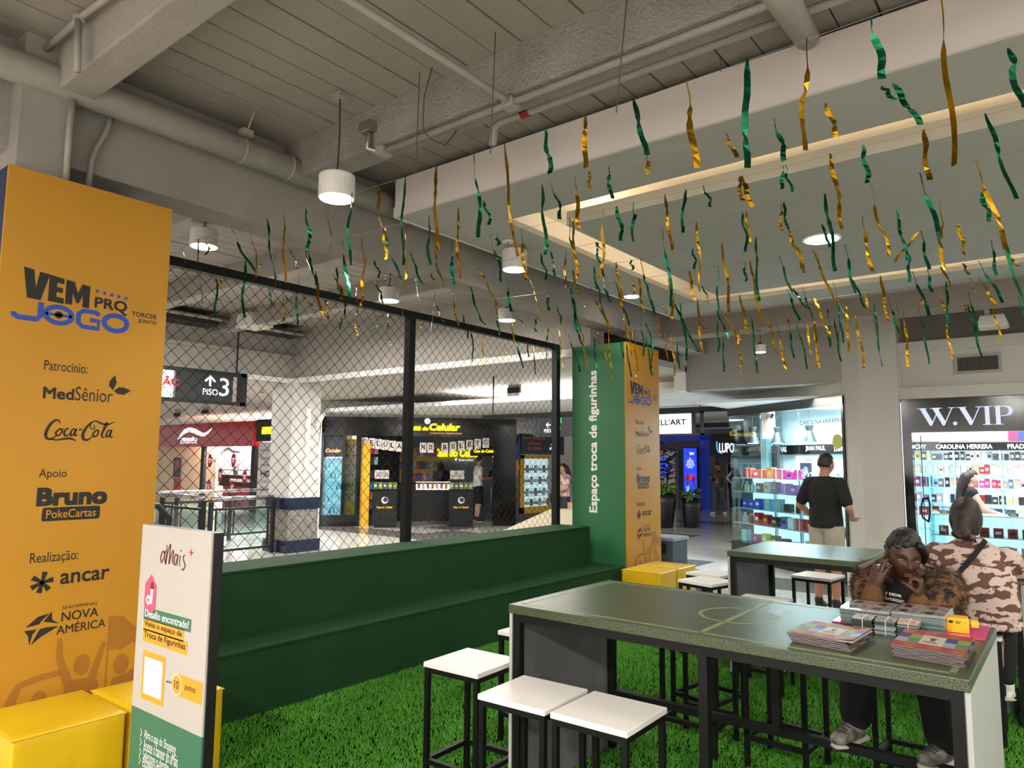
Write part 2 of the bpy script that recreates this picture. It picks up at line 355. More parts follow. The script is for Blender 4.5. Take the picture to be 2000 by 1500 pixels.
# ---------------------------------------------------------------- pipes, conduits, hangers
def pipe(pts, r, name, label, n=10, m=PIPE, cat='pipe'):
    o = MB().tube(pts, r, n).build(name, m, None, smooth=True); return tag(o, label, cat)
bp = thing('drain_pipe', 'thick cream painted drain pipe running along the upper left beam', 'pipe', (-4.5, 1, 3.84))
MB().tube([(-4.5, -3, 3.845), (-4.5, 5.4, 3.845)], .092, 20).build('pipe_run', PIPE, bp, smooth=True)
for y in (2.62, 3.0): MB().tube([(-4.5, y, 3.845), (-4.5, y+.02, 3.845)], .097, 20).build('clamp', PIPE, bp, smooth=True)
MB().tube([(-4.44, 2.62, 3.93), (-4.30, 2.61, 4.1)], .006, 6).build('hanger_rod', PIPE, bp)
MB().box(-4.46, 2.58, 3.93, -4.40, 2.66, 3.97).build('clip', PIPE, bp)
pipe([atx(215, 225, -4.6), atx(212, 245, -4.6), atx(205, 262, -4.6), atx(188, 290, -4.6), atx(180, 310, -4.6), atx(172, 365, -4.6)], .017, 'conduit', 'bent grey conduit dropping down the beam above the large yellow pillar')
pipe([atx(142, 195, -4.47), atx(136, 250, -4.47), atx(127, 365, -4.47)], .018, 'conduit', 'straight grey conduit dropping beside the beam above the large yellow pillar')
vc = thing('conduit', 'grey conduit with tee box along the first cross beam, upper left', 'pipe', (-4.2, 1.4, 4.0))
MB().tube([aty(85, 101, 1.40), aty(157, 34, 1.40), aty(330, -95, 1.40)], .018, 10).build('pipe_run', PIPE, vc, smooth=True)
MB().tube([aty(153, 38, 1.39), aty(151, 140, 1.39)], .017, 10).build('drop', PIPE, vc, smooth=True)
MB().ell(aty(156, 36, 1.40), .034, 10, 8).build('tee_box', PIPE, vc, smooth=True)
c1 = thing('conduit', 'grey conduit under the second cross beam with a joint box', 'pipe', (-2.5, 3.3, 3.74))
zc = 3.757; a, b = atz(745, 292, zc), atz(1003, 205, zc); yc = (a.y+b.y)/2
MB().tube([(a.x, yc, zc), (2.5, yc, zc)], .021, 10).build('pipe_run', PIPE, c1, smooth=True)
MB().box(b.x-.04, yc-.04, zc-.035, b.x+.04, yc+.04, zc+.026).build('joint_box', PIPE, c1, bev=.006)
MB().box(a.x-.05, yc-.045, zc-.03, a.x+.03, yc+.045, zc+.026).build('joint_box', PIPE, c1, bev=.006)
STEEL = mat('galvanised_steel', '#a9a7a2', .35, metal=.9)
MB().tube([(a.x, yc, zc), (a.x-.05, yc-.02, zc), (a.x-.08, yc-.08, zc+.01), aty(721, 268, 3.04), aty(720, 255, 3.04)], .02, 10).build('elbow', STEEL, c1, smooth=True)
q = aty(718, 250, 3.04); MB().box(q.x-.05, 3.0, q.z-.035, q.x+.06, 3.07, q.z+.035).build('outlet_box', STEEL, c1, bev=.004)
d0 = atz(1000, 202, zc); pipe([(d0.x, yc-.02, zc), (d0.x, 3.0, zc), (d0.x, -1, zc)], .019, 'conduit', 'long thin conduit crossing under the ceiling planks to the joint box')
zw = 3.86; e0, e1 = atz(962, 236, zw), atz(1200, 165, zw); yw = (e0.y+e1.y)/2
pipe([(e0.x-.03, yw, zw-.14), (e0.x-.02, yw, zw-.03), (e0.x+.03, yw, zw), (2.5, yw, zw)], .026, 'water_pipe', 'grey water pipe with elbow behind the second cross beam')
tag(MB().cyl((atz(1017, 222, zw).x, yw, zw), (atz(1034, 217, zw).x, yw, zw), .030).build('pipe_sleeve', cm('#8a1512', .5), None), 'small red sleeve wrapped on the grey water pipe', 'tape')
pipe([atz(1470, -90, 3.60), atz(1536, 10, 3.64), atz(1576, 74, 3.99)], .064, 'duct_pipe', 'wide dark pipe dipping behind the white fascia at the top', 16)
for (x0, y0, x1, y1, yy) in ((820, 135, 812, 340, 2.95), (968, 58, 958, 300, 2.9), (1226, -20, 1204, 220, 2.7), (1403, 30, 1408, 140, 3.9)):
    pipe([aty(x0, y0, yy), aty(x1, y1, yy)], .003, 'hanger_wire', 'thin hanging wire, the one at %s' % {820: 'the silver outlet box', 968: 'the grey joint box', 1226: 'the top middle of the second beam', 1403: 'the duct pipe over the fascia'}[x0], 5, cm('#4a4642', .6), 'wire')
pipe([aty(850, 110, 2.95), aty(828, 190, 2.95), aty(826, 255, 2.98), aty(842, 272, 3.0), aty(870, 284, 3.1), aty(892, 255, 3.2)], .004, 'loose_cable', 'loose looping cable hanging from the planks at the second beam', 6, cm('#4a4642', .6), 'cable')
for i, (p0, p1) in enumerate((((322, 588), (432, 634)), ((508, 624), (592, 655)))):
    a, b = atx(*p0, -10.9), atx(*p1, -10.9); zb, zt = b.z-.02, a.z-.10
    t = thing('air_duct', ('dark air duct on the left bulkhead beside the yellow pillar', 'short dark air duct in the corner of the left and rear bulkheads')[i], 'duct', (-11.1, (a.y+b.y)/2, zb))
    boxo('casing', cm('#24221f', .6), t, -11.33, a.y if i else a.y-.8, zb, -10.9, min(b.y, 7.9), zt); boxo('flange', cm('#5b5752', .5), t, -11.33, min(b.y, 7.9)-.05, zb-.02, -10.88, min(b.y, 7.9), zt+.02); MB().tube([(-10.86, (a.y if i else a.y-.8)-.2, zt-.05), (-10.86, min(b.y, 7.9)+(.0 if i else .1), zt-.05)], .03, 8).build('pipe_run', PIPE, t, smooth=True)
# ---------------------------------------------------------------- ceiling lamps
def pendant(loc, r, h, cord, label, power, top=True):
    t = thing('pendant_lamp', label, 'lamp', loc, 0, 'white cylinder lamps under the ceiling')
    MB().lathe([(r*.96, 0), (r, .006), (r, h*.42), (r*.96, h*.44), (r*.96, h*.46), (r, h*.48), (r, h*.93), (r*.97, h)], loc, 24).build('shade', LAMPW, t, smooth=False)
    MB().lathe([(r*.9, -.004), (r*.9, .004)], loc, 24).build('lens', LED, t)
    MB().lathe([(r*.3, h), (r*.3, h+.03)], loc, 12).build('cap', BLACK, t)
    if cord: MB().tube([(loc[0], loc[1], loc[2]+h+.02), (loc[0]+.01, loc[1], loc[2]+h+cord*.5), (loc[0], loc[1], loc[2]+h+cord)], .006, 6).build('cord', cm('#3a3836', .6), t)
    if cord: MB().box(loc[0]-.04, loc[1]-.03, loc[2]+h+cord-.04, loc[0]+.04, loc[1]+.03, loc[2]+h+cord).build('ceiling_plate', PIPE, t)
    spot('lamp_light', (loc[0], loc[1], loc[2]-.02), power, 120, .6, NEUT, .08)
L0 = [(657, 388, 2.80, .115, .15, 0, 'white cylinder pendant lamp hung below the ceiling planks beside the drain pipe'),
      (398, 482, 3.2, .12, .15, 0, 'white cylinder lamp behind the beam nearest the large yellow pillar'),
      (760, 588, 5.6, .12, .15, 0, 'white cylinder lamp just behind the fence top, left of the middle post'),
      (990, 626, 7.4, .12, .15, 0, 'white cylinder lamp behind the fence top, right of the middle post'),
      (515, 690, 8.9, .15, .2, 0, 'small white pendant lamp hanging far behind the netting above the floor 3 sign')]
for px, py, y, r, h, c, lb in L0:
    p = aty(px, py, y); pendant(p, r, h, (3.14 if y > 8 else 4.06)-p.z-h, lb, 45 if y < 8 else 12)
p = aty(1005, 527, 5.3); pendant((p.x, p.y, p.z), .12, 3.70-p.z, 0, 'white cylinder lamp fixed to the edge of the dropped ceiling', 28)
p = aty(1485, 688, 9.6); pendant(p, .075, .10, 3.45-p.z-.10, 'small white lamp under the far beam left of the white column', 12)
dl = thing('downlight', 'round recessed downlight glowing in the dropped ceiling panel', 'lamp', (-1.715, 6.69, 3.70))
MB().lathe([(.165, -.006), (.165, .008), (.14, .008)], (-1.715, 6.69, 3.705), 32).build('trim_ring', WHITE, dl, smooth=False)
MB().lathe([(.14, -.009), (.14, -.002)], (-1.715, 6.69, 3.705), 32).build('lens', LED, dl)
spot('downlight_light', (-1.715, 6.69, 3.68), 90, 130, .6, NEUT, .14)
dl2 = thing('downlight', 'small glowing downlight under the dropped ceiling edge over the green pillar', 'lamp', (-4.2, 7.7, 3.70))
MB().lathe([(.10, -.006), (.10, .006)], (-4.2, 7.7, 3.705), 24).build('trim_ring', WHITE, dl2); MB().lathe([(.085, -.01), (.085, -.003)], (-4.2, 7.7, 3.705), 24).build('lens', LED, dl2)
spot('downlight_light', (-4.2, 7.7, 3.68), 25, 120, .6, NEUT, .08)
for lx, ly in ((-1.7, 5.9),):
    pass
sp = thing('sprinkler', 'small chrome fire sprinkler on the dropped ceiling edge', 'sprinkler', (-4.03, 5.05, 3.71))
MB().lathe([(.05, -.002), (.052, -.012), (.02, -.014)], (-4.03, 5.05, 3.71), 16).build('plate', WHITE, sp)
MB().lathe([(.008, -.012), (.01, -.05), (.022, -.055), (.022, -.058)], (-4.03, 5.05, 3.71), 10).build('head', STEEL, sp)
# inverted white loudspeaker housings on brackets
def housing(p, s, label, top):
    t = thing('ceiling_speaker', label, 'speaker', p)
    x, y, z = p
    MB().prism([(-s, 0), (s, 0), (s*.95, .05*s/.15), (s*.75, s*.9), (-s*.75, s*.9), (-s*.95, .05*s/.15)], (x, y-s*.8, z), (1, 0, 0), (0, 0, 1), (0, s*1.6, 0)).build('housing', LAMPW, t, bev=.012)
    MB().box(x-s*.9, y-s*.7, z-.012, x+s*.9, y+s*.7, z+.004).build('grille', cm('#cfcabd', .6), t, bev=.004)
    MB().box(x-s*.5, y-.03, z+s*.85, x-s*.2, y+.03, z+s*1.45).build('bracket', LAMPW, t, bev=.006)
    MB().tube([(x-s*.1, y, z+s*.9), (x+s*.15, y, z+s*1.2), (x-.02, y, z+s*1.5), (x, y, top)], .010, 6).build('cable', INK, t, smooth=True)
housing(aty(925, 562, 5.6), .17, 'white inverted ceiling speaker with tangled cables beside the dropped ceiling', 3.7)
housing(aty(497, 640, 6.4), .24, 'white inverted ceiling speaker seen through the left netting', 4.06)
housing(aty(1940, 640, 10.4), .16, 'white inverted ceiling speaker above the framed wall panel at right', 4.09)
housing(aty(880, 745, 10.5), .17, 'white inverted speaker far behind the netting right of the middle post', 3.15)
# ---------------------------------------------------------------- artificial turf
TURF = mat('turf_blade', '#56a02a', .55, var=.4, vs=9)
TURFB = mat('turf_backing', '#37751c', .9, var=.3, vs=30)
turf = MB().box(-4.85, .6, -.004, 1.2, 8.42, .006).build('turf_mat', TURFB, None)
tag(turf, 'bright green artificial turf mat covering the floor of the play area', 'artificial turf')
bl = MB().quad((-4.37, .7, .006), (1.1, .7, .006), (1.1, 8.4, .006), (-4.37, 8.4, .006)).build('turf_blades', TURF, turf); bl['kind'] = 'stuff'
ng = bpy.data.node_groups.new('turf_pile', 'GeometryNodeTree')
ng.interface.new_socket('Geometry', in_out='INPUT', socket_type='NodeSocketGeometry'); ng.interface.new_socket('Geometry', in_out='OUTPUT', socket_type='NodeSocketGeometry')
N = ng.nodes; LK = ng.links
gi, go = N.new('NodeGroupInput'), N.new('NodeGroupOutput')
dp = N.new('GeometryNodeDistributePointsOnFaces'); dp.inputs['Density'].default_value = 10500; dp.inputs['Seed'].default_value = 3
ip = N.new('GeometryNodeInstanceOnPoints'); cn = N.new('GeometryNodeMeshCone')
cn.inputs['Vertices'].default_value = 3; cn.inputs['Radius Bottom'].default_value = .0024; cn.inputs['Radius Top'].default_value = 0; cn.inputs['Depth'].default_value = .026; cn.fill_type = 'NONE'
rv = N.new('FunctionNodeRandomValue'); rv.data_type = 'FLOAT_VECTOR'; rv.inputs[0].default_value = (-.75, -.75, 0); rv.inputs[1].default_value = (.75, .75, 6.28)
rs = N.new('FunctionNodeRandomValue'); rs.data_type = 'FLOAT'; rs.inputs[2].default_value = .6; rs.inputs[3].default_value = 1.15
sm = N.new('GeometryNodeSetMaterial'); sm.inputs['Material'].default_value = TURF
jn = N.new('GeometryNodeJoinGeometry')
LK.new(gi.outputs[0], dp.inputs['Mesh']); LK.new(dp.outputs['Points'], ip.inputs['Points']); LK.new(cn.outputs['Mesh'], ip.inputs['Instance'])
LK.new(rv.outputs[0], ip.inputs['Rotation']); LK.new(rs.outputs[1], ip.inputs['Scale']); LK.new(ip.outputs[0], sm.inputs[0]); LK.new(sm.outputs[0], jn.inputs[0]); LK.new(gi.outputs[0], jn.inputs[0]); LK.new(jn.outputs[0], go.inputs[0])
gm = bl.modifiers.new('pile', 'NODES'); gm.node_group = ng

# ---------------------------------------------------------------- green stepped seating
BG = mat('green_seat_paint', '#1f3f24', .75, spec=.1, var=.07, vs=1.4, bump=.03, bs=30)
BGD = mat('green_seat_paint_dark', '#2a4f30', .5, var=.07, vs=1.4)
st = thing('bleacher', 'two level dark green stepped bench running along the black netting', 'bench', (-4.85, 5, 0))
for y0, y1 in ((2.14, 5.038), (5.042, 7.735)):
    boxo('upper_riser', BG, st, -4.866, y0, .44, -4.846, y1, .862); boxo('upper_seat', BG, st, -5.30, y0, .862, -4.838, y1, .88, bev=.003)
for y0, y1 in ((2.14, 5.018), (5.022, 7.735)):
    boxo('lower_riser', BG, st, -4.393, y0, .0, -4.373, y1, .422); boxo('lower_seat', BG, st, -4.866, y0, .422, -4.365, y1, .44, bev=.003)
boxo('end_panel', BG, st, -5.3, 7.735, 0, -4.846, 7.75, .88); boxo('end_panel', BG, st, -4.846, 7.735, 0, -4.373, 7.75, .44); boxo('back_panel', BG, st, -5.3, 2.14, 0, -5.28, 7.735, .862)

st.location.z = .007
# ---------------------------------------------------------------- netting fence
fx = -5.36
fe = thing('netting_fence', 'tall black fence of diamond netting in a square tube frame behind the green bench', 'fence', (fx, 5, 0))
boxo('top_rail', BLACK, fe, fx-.035, 2.0, 3.15, fx+.035, 7.79, 3.22)
for y in (2.02, 5.11, 7.755): boxo('post', BLACK, fe, fx-.04, y-.04, 0, fx+.04, y+.04, 3.15 if y < 7 else 3.2)
boxo('bottom_rail', BLACK, fe, fx-.03, 2.0, .80, fx+.03, 7.79, .86)
nb = MB(); z0, z1, ya, yb = .86, 3.15, 2.06, 7.72; H = z1-z0; pit = .112; CORD = .0024
for sg in (1, -1):
    k = ya - H if sg > 0 else ya
    while k < (yb if sg > 0 else yb + H):
        pts = []
        for i in range(0, 40):
            z = z0 + H*i/39; y = k + sg*(z-z0)
            if ya <= y <= yb: pts.append((fx + .006*math.sin(y*3+z*2), y + .009*math.sin(z*7+y*2), z + .007*math.sin(y*9)))
        if len(pts) > 1: nb.tube(pts, CORD, 4, caps=False)
        k += pit
net = nb.build('net', mat('net_cord', '#141414', .7), fe); net['kind'] = 'stuff'

# ---------------------------------------------------------------- banner pillars
YEL = mat('banner_yellow', '#b5801a', .5, var=.05, vs=1.0, bump=.02, bs=3)
NAVY = mat('banner_navy', '#20264e', .5)
GRN = mat('banner_green', '#2c6b42', .5, var=.06, vs=1.2, bump=.05, bs=3, bd=.03)
PBLK, PBLU, PORG = cm('#1d1c1a', .55), cm('#2747a0', .55), cm('#9a651c', .55)
def cola(fl):                                      # flowing script lettering drawn stroke by stroke
    c = fl.curve
    c([(1.95, 2.55), (1.75, 2.95), (1.25, 2.95), (.6, 2.2), (.2, 1.1), (.35, .35), (.95, .25), (1.6, .75)], [.1, .22, .3, .4, .42, .36, .26, .12])
    c([(.7, .3), (1.6, .12), (2.6, .3), (3.5, .38), (4.3, .02)], [.12, .2, .3, .34, .05])
    c([(1.95, 1.75), (1.5, 1.2), (1.65, .75), (2.1, 1.0), (2.3, 1.6), (1.95, 1.75), (2.3, 1.7), (2.6, 1.85)], [.2, .28, .26, .22, .22, .2, .12, .06])
    c([(3.2, 1.75), (2.95, 1.85), (2.6, 1.3), (2.7, .8), (3.1, .85), (3.4, 1.25)], [.2, .2, .3, .28, .18, .06])
    c([(4.1, 1.7), (3.75, 1.8), (3.45, 1.2), (3.6, .8), (3.95, 1.2), (4.2, 1.85), (4.0, 1.1), (4.15, .8), (4.45, 1.1)], [.18, .2, .28, .26, .16, .2, .26, .22, .06])
    fl.poly([(4.5, 1.55), (4.95, 1.7), (5.0, 1.95), (4.55, 1.8)])
    c([(6.6, 2.5), (6.7, 2.0), (6.3, 1.9), (6.05, 2.3), (6.3, 2.9), (6.9, 3.1), (7.7, 2.75), (8.6, 2.7), (9.7, 3.2)], [.12, .18, .14, .14, .16, .22, .3, .26, .04])
    c([(6.3, 2.95), (5.7, 2.3), (5.15, 1.2), (5.25, .4), (5.85, .25), (6.5, .8)], [.16, .32, .44, .42, .28, .1])
    c([(7.0, 1.75), (6.55, 1.2), (6.7, .75), (7.15, 1.0), (7.3, 1.6), (7.0, 1.75), (7.35, 1.7)], [.2, .28, .26, .22, .22, .18, .08])
    c([(7.7, 1.2), (8.25, 2.0), (8.5, 2.8), (8.3, 2.85), (8.0, 1.9), (7.8, 1.0), (8.0, .65), (8.35, .95)], [.08, .14, .16, .18, .26, .28, .22, .06])
    c([(9.1, 1.7), (8.75, 1.8), (8.45, 1.2), (8.55, .75), (8.9, 1.1), (9.2, 1.85), (9.0, 1.05), (9.15, .7), (9.5, .95)], [.18, .2, .28, .26, .16, .2, .26, .22, .05])
def crowd(fl, m):
    pass
def banner(y0, par, xf):
    ux, uy = (0, 1, 0), (0, 0, 1)
    def T(b, u0, u1, z0, z1, m=PBLK, **k): return text(b, (xf, y0+u0, z0), ux, uy, u1-u0, z1-z0, m, par, **k)
    def F(u, z, sc=1): return Flat((xf, y0+u, z), ux, uy, sc)
    f = F(.105, 2.548)                              # VEM in heavy condensed capitals
    f.poly([(0, .165), (.05, .158), (.063, .062), (.078, .153), (.127, .148), (.09, -.003), (.025, .0)])
    f.poly([(.125, .147), (.20, .137), (.20, .106), (.165, .110), (.165, .086), (.195, .083), (.195, .055), (.165, .057), (.165, .03), (.203, .027), (.203, -.004), (.125, 0)])
    f.poly([(.21, .136), (.252, .131), (.272, .07), (.293, .125), (.335, .12), (.335, -.007), (.299, -.005), (.299, .062), (.28, .012), (.265, .014), (.246, .068), (.246, -.002), (.21, 0)])
    f.build('lettering', PBLK, par)
    T('PRO', .468, .648, 2.552, 2.616, bold=.03)
    F(.56, 2.56).curve([(.05, 0), (.075, -.022), (.09, -.02)], [.014, .016, .004]).build('lettering', PBLK, par)
    s = F(0, 0)
    for k in range(5): s.star(.478+k*.04, 2.648-k*.003, .0155)
    s.build('star_row', PBLU, par)
    g = F(.064, 2.418)                              # JOGO in wide rounded strokes, a ball in the first O
    g.stroke([(.135, .115), (.135, .04), (.12, .02), (.03, .02), (.012, .03), (.01, .045)], .028)
    g.ring(.225, .06, .066, .045, .026); g.rect(.16, .052, .29, .068)
    g.stroke([(.435, .092), (.415, .105), (.35, .105), (.325, .085), (.325, .035), (.35, .014), (.432, .014), (.432, .058), (.385, .058)], .026)
    g.ring(.525, .06, .064, .045, .028); g.build('lettering', PBLU, par)
    F(.289, 2.478).disc(0, 0, .02).build('ball_print', PBLK, par)
    T('TORCER', .676, .826, 2.538, 2.566, bold=.015); T('JUNTO', .716, .826, 2.498, 2.526, bold=.015)
    T('Patrocínio:', .237, .456, 2.168, 2.222)
    T('Med', .241, .395, 2.012, 2.076, bold=.03); T('Sênior', .40, .60, 2.012, 2.09)
    F(.0, 0).poly([(.60, 2.085), (.575, 2.11), (.58, 2.14), (.605, 2.175), (.617, 2.13)]).poly([(.605, 2.082), (.63, 2.105), (.66, 2.106), (.70, 2.09), (.66, 2.062), (.625, 2.066)]).build('leaf_print', PBLK, par)
    q = F(.262, 1.785, .0375); cola(q); q.build('lettering', PBLK, par)
    T('Apoio', .251, .387, 1.572, 1.632)
    T('Bruno', .249, .606, 1.432, 1.532, bold=.055)
    F(0, 0).poly([(.285, 1.352), (.565, 1.352), (.572, 1.362), (.572, 1.415), (.565, 1.424), (.288, 1.424), (.281, 1.415), (.279, 1.362)]).build('label_print', PBLK, par)
    text('PokeCartas', (xf, y0+.30, 1.366), ux, uy, .25, .046, YEL, par, bold=.01, depth=.003)
    T('Realização:', .24, .474, 1.122, 1.188)
    a = F(.305, 1.03)
    for an in (90, 22, -38, -90, 218, 160): a.stroke([(0, 0), (.055*math.cos(R(an-12)), .055*math.sin(R(an-12)))], [.012, .028])
    a.build('logo_print', PBLK, par); T('ancar', .392, .645, 1.008, 1.066, bold=.02)
    n = F(.318, .80)
    n.poly([(-.075, .005), (-.02, .052), (.035, .062), (.0, .03), (-.012, .012)]); n.poly([(.045, .07), (.05, .025), (.085, .0), (.03, .016), (.008, .022)])
    n.poly([(-.08, -.012), (-.06, -.04), (-.052, -.09), (-.04, -.035), (-.02, -.012)]); n.poly([(-.045, -.09), (.0, -.055), (.085, -.012), (.02, -.01), (-.008, -.014)]); n.build('logo_print', PBLK, par)
    T('SHOPPING', .412, .59, .872, .889); T('NOVA', .412, .60, .808, .858, bold=.01); T('AMÉRICA', .392, .642, .742, .80, bold=.01)
    c = F(0, 0); c.lay = 1                          # tone-on-tone crowd of supporters
    c.poly([(.665, .80), (.74, .785), (.79, .73), (.84, .70), (.86, .72), (.86, .60), (.80, .63), (.74, .60), (.672, .61)]); c.rect(.658, .36, .666, .80)
    c.stroke([(.17, .30), (.20, .44), (.235, .52)], [.05, .045, .03]).stroke([(.235, .515), (.33, .535), (.45, .54)], .03).stroke([(.45, .54), (.475, .44), (.46, .30)], [.03, .045, .05])
    c.disc(.33, .42, .035, .045); c.disc(.53, .56, .04, .055); c.stroke([(.41, .72), (.415, .62), (.46, .48)], [.02, .03, .04]).stroke([(.64, .66), (.615, .58), (.58, .46)], [.02, .03, .04]).poly([(.45, .49), (.60, .48), (.60, .30), (.45, .30)])
    c.disc(.74, .52, .04, .055); c.poly([(.68, .36), (.70, .45), (.77, .46), (.84, .50), (.86, .36)]); c.disc(.58, .43, .04, .05); c.build('crowd_print', PORG, par)
def pillar(y0, y1, h, label, south, southname):
    t = thing('banner_pillar', label, 'pillar', (-4.8, (y0+y1)/2, 0)); xf = -4.4
    boxo('core', cm('#7d7872', .8), t, -5.18, y0+.03, 0, xf-.02, y1-.03, h-.004)
    boxo('front_panel', YEL, t, xf-.02, y0, 0, xf, y1, h); boxo(southname, south, t, -5.2, y0, 0, xf-.021, y0+.03, h)
    boxo('rear_panel', NAVY, t, -5.2, y1-.03, 0, xf-.021, y1-.001, h); boxo('back_panel', NAVY, t, -5.2, y0+.03, 0, -5.18, y1-.03, h)
    banner(y0, t, xf); return t
pillar(1.242, 2.125, 3.25, 'large yellow banner pillar with sponsor lettering at the left end of the bench', NAVY, 'side_panel')
gp = pillar(7.90, 8.80, 3.19, 'green and yellow banner pillar at the far end of the green bench', GRN, 'green_panel')
p0, p1 = aty(1176, 1002, 7.898), aty(1155, 724, 7.898)
text('Espaço troca de figurinhas', (p0.x-.035, 7.90, p0.z), (0, 0, 1), (-1, 0, 0), p1.z-p0.z, .155, WHITE, gp, bold=.035, depth=.002)
c = Flat((-5.2, 7.90, 0), (1, 0, 0), (0, 0, 1), 1); c.lay = 1
c.poly([(.52, .80), (.60, .78), (.66, .70), (.74, .66), (.77, .60), (.77, .53), (.70, .56), (.62, .53), (.53, .53)]).rect(.515, .30, .523, .80)
c.poly([(.02, .36), (.04, .62), (.06, .64), (.07, .60), (.10, .5), (.2, .48), (.3, .5), (.36, .5), (.42, .62), (.44, .6), (.42, .36)]).disc(.2, .55, .04, .055).disc(.63, .46, .04, .055).poly([(.56, .3), (.58, .4), (.68, .41), (.77, .44), (.77, .3)])
c.build('crowd_print', cm('#256b3d', .5), gp)

# ---------------------------------------------------------------- yellow cube seats
VIN = mat('yellow_vinyl', '#d0a80f', .38, var=.05, vs=5, bump=.12, bs=9, bd=.02)
def pouf(x0, y0, x1, y1, label):
    t = thing('cube_pouf', label, 'pouf', ((x0+x1)/2, (y0+y1)/2, 0))
    b = MB(); n = 10; z1 = .45                       # slightly pillowy cube
    def face(f):
        vs = [f(i/n, j/n) for j in range(n+1) for i in range(n+1)]
        b.add(vs, [(j*(n+1)+i, j*(n+1)+i+1, (j+1)*(n+1)+i+1, (j+1)*(n+1)+i) for j in range(n) for i in range(n)])
    def bul(u, v): return .012*(1-(2*u-1)**2)*(1-(2*v-1)**2)
    X, Y = x1-x0, y1-y0; lo = .012
    face(lambda u, v: (x0+u*X, y0+v*Y, z1-.006+bul(u, v)*.9)); face(lambda u, v: (x0+u*X, y0-bul(u, v), lo+v*(z1-lo-.006))); face(lambda u, v: (x1+bul(u, v), y0+u*Y, lo+v*(z1-lo-.006)))
    face(lambda u, v: (x1-u*X, y1+bul(u, v), lo+v*(z1-lo-.006))); face(lambda u, v: (x0-bul(u, v), y1-u*Y, lo+v*(z1-lo-.006))); face(lambda u, v: (x0+u*X, y1-v*Y, lo))
    b.build('cover', VIN, t, smooth=True, bev=.014, seg=3)
    s = MB(); r = .0035; zz = z1-.012
    e = .001
    s.tube([(x0-e, y0-e, zz), (x1+e, y0-e, zz), (x1+e, y1+e, zz), (x0-e, y1+e, zz), (x0-e, y0-e, zz)], r, 6); s.build('seam', VIN, t)
    t.location.z = .007
    for cx, cy in ((x0+.05, y0+.05), (x1-.05, y0+.05), (x0+.05, y1-.05), (x1-.05, y1-.05)): MB().cyl((cx, cy, .007), (cx, cy, .023), .02, n=10).build('foot', BLACK, t)
pouf(-4.30, 1.255, -3.775, 1.742, 'yellow vinyl cube pouf at the foot of the large yellow pillar, nearest the camera')
pouf(-4.26, 1.775, -3.75, 2.245, 'yellow vinyl cube pouf partly hidden behind the white totem sign')
pouf(-4.25, 7.49, -3.755, 7.885, 'yellow vinyl cube pouf in front of the green and yellow pillar')
pouf(-4.27, 7.93, -3.745, 8.40, 'yellow vinyl cube pouf behind another at the foot of the green and yellow pillar')

# ---------------------------------------------------------------- totem sign
ty = 1.6; tx0, tx1 = -3.405, -2.805
to = thing('totem_sign', 'slim white and green totem sign with black edges standing before the yellow cubes', 'sign', (-3.1, ty, 0))
TW, TG, TO = cm('#b4aca4', .45), cm('#3a6c51', .5), cm('#dc9728', .5)
boxo('core', cm('#101010', .4), to, tx0, ty+.002, .03, tx1+.006, ty+.045, 1.392, bev=.002); boxo('face_panel', TW, to, tx0, ty-.006, .595, tx1, ty+.002, 1.392)
boxo('lower_panel', TG, to, tx0, ty-.006, .04, tx1, ty+.002, .595); boxo('base_plate', BLACK, to, tx0, ty-.12, .006, tx1, ty+.18, .03, bev=.004)
fy = ty-.006
def tp(px, py): return aty(px, py, fy)
def TR(l, b, r, tt, m, name='print'):               # filled rectangle from pixel-measured corners
    f = Flat((0, fy, 0), (1, 0, 0), (0, 0, 1), 1, .001); f.rect(l, b, r, tt).build(name, m, to)
def TX(s, l, b, r, tt, m, **k): return text(s, (l, fy, b), (1, 0, 0), (0, 0, 1), r-l, tt-b, m, to, depth=.002, **k)
a0, a1 = tp(312, 1106), tp(366, 1079); sc = (a1.x-a0.x)/5.2
f = Flat((a0.x, fy, a0.z), (1, 0, 0), (0, 0, 1), sc)
f.curve([(.9, 1.3), (.5, 1.5), (.15, .9), (.35, .4), (.75, .9), (.95, 1.6), (.9, .8), (1.15, .5)], [.1, .16, .18, .14, .1, .16, .16, .08])
f.curve([(1.25, 2.2), (1.3, 1.2), (1.15, .3), (1.5, 1.5), (1.95, 2.3), (1.9, 1.1), (1.85, .4), (2.3, 1.5), (2.6, 1.7), (2.5, .8), (2.65, .45)], [.12, .2, .18, .12, .16, .2, .16, .12, .16, .18, .08])
f.curve([(3.4, 1.3), (3.0, 1.4), (2.8, .7), (3.05, .4), (3.4, 1.1), (3.5, 1.4), (3.4, .6), (3.6, .4)], [.1, .16, .18, .14, .12, .16, .14, .08]); f.curve([(3.95, 1.4), (3.85, .8), (4.0, .4)], [.16, .16, .08]); f.disc(4.02, 1.85, .1)
f.curve([(4.85, 1.5), (4.5, 1.3), (4.7, .9), (4.95, .5), (4.6, .1), (4.25, .2)], [.08, .16, .16, .18, .14, .06]); f.build('lettering', cm('#5a1420', .5), to)
q = tp(374, 1079); Flat((q.x, fy, q.z), (1, 0, 0), (0, 0, 1), .022).star(0, 0, 1, .25, 4).build('plus_print', cm('#d0182c', .5), to)
q = tp(294, 1163); h6 = Flat((q.x, fy, q.z), (1, 0, 0), (0, 0, 1), 1); h6.poly([(0, .092), (.052, .048), (.052, -.048), (0, -.092), (-.052, -.048), (-.052, .048)]); h6.build('badge_print', cm('#d0506e', .5), to)
h6 = Flat((q.x, fy, q.z), (1, 0, 0), (0, 0, 1), 1, .0025); h6.disc(-.012, -.02, .021).poly([(.008, -.035), (.022, -.035), (.028, .03), (.002, .03)]); h6.build('badge_print', cm('#f3e3d8', .5), to)
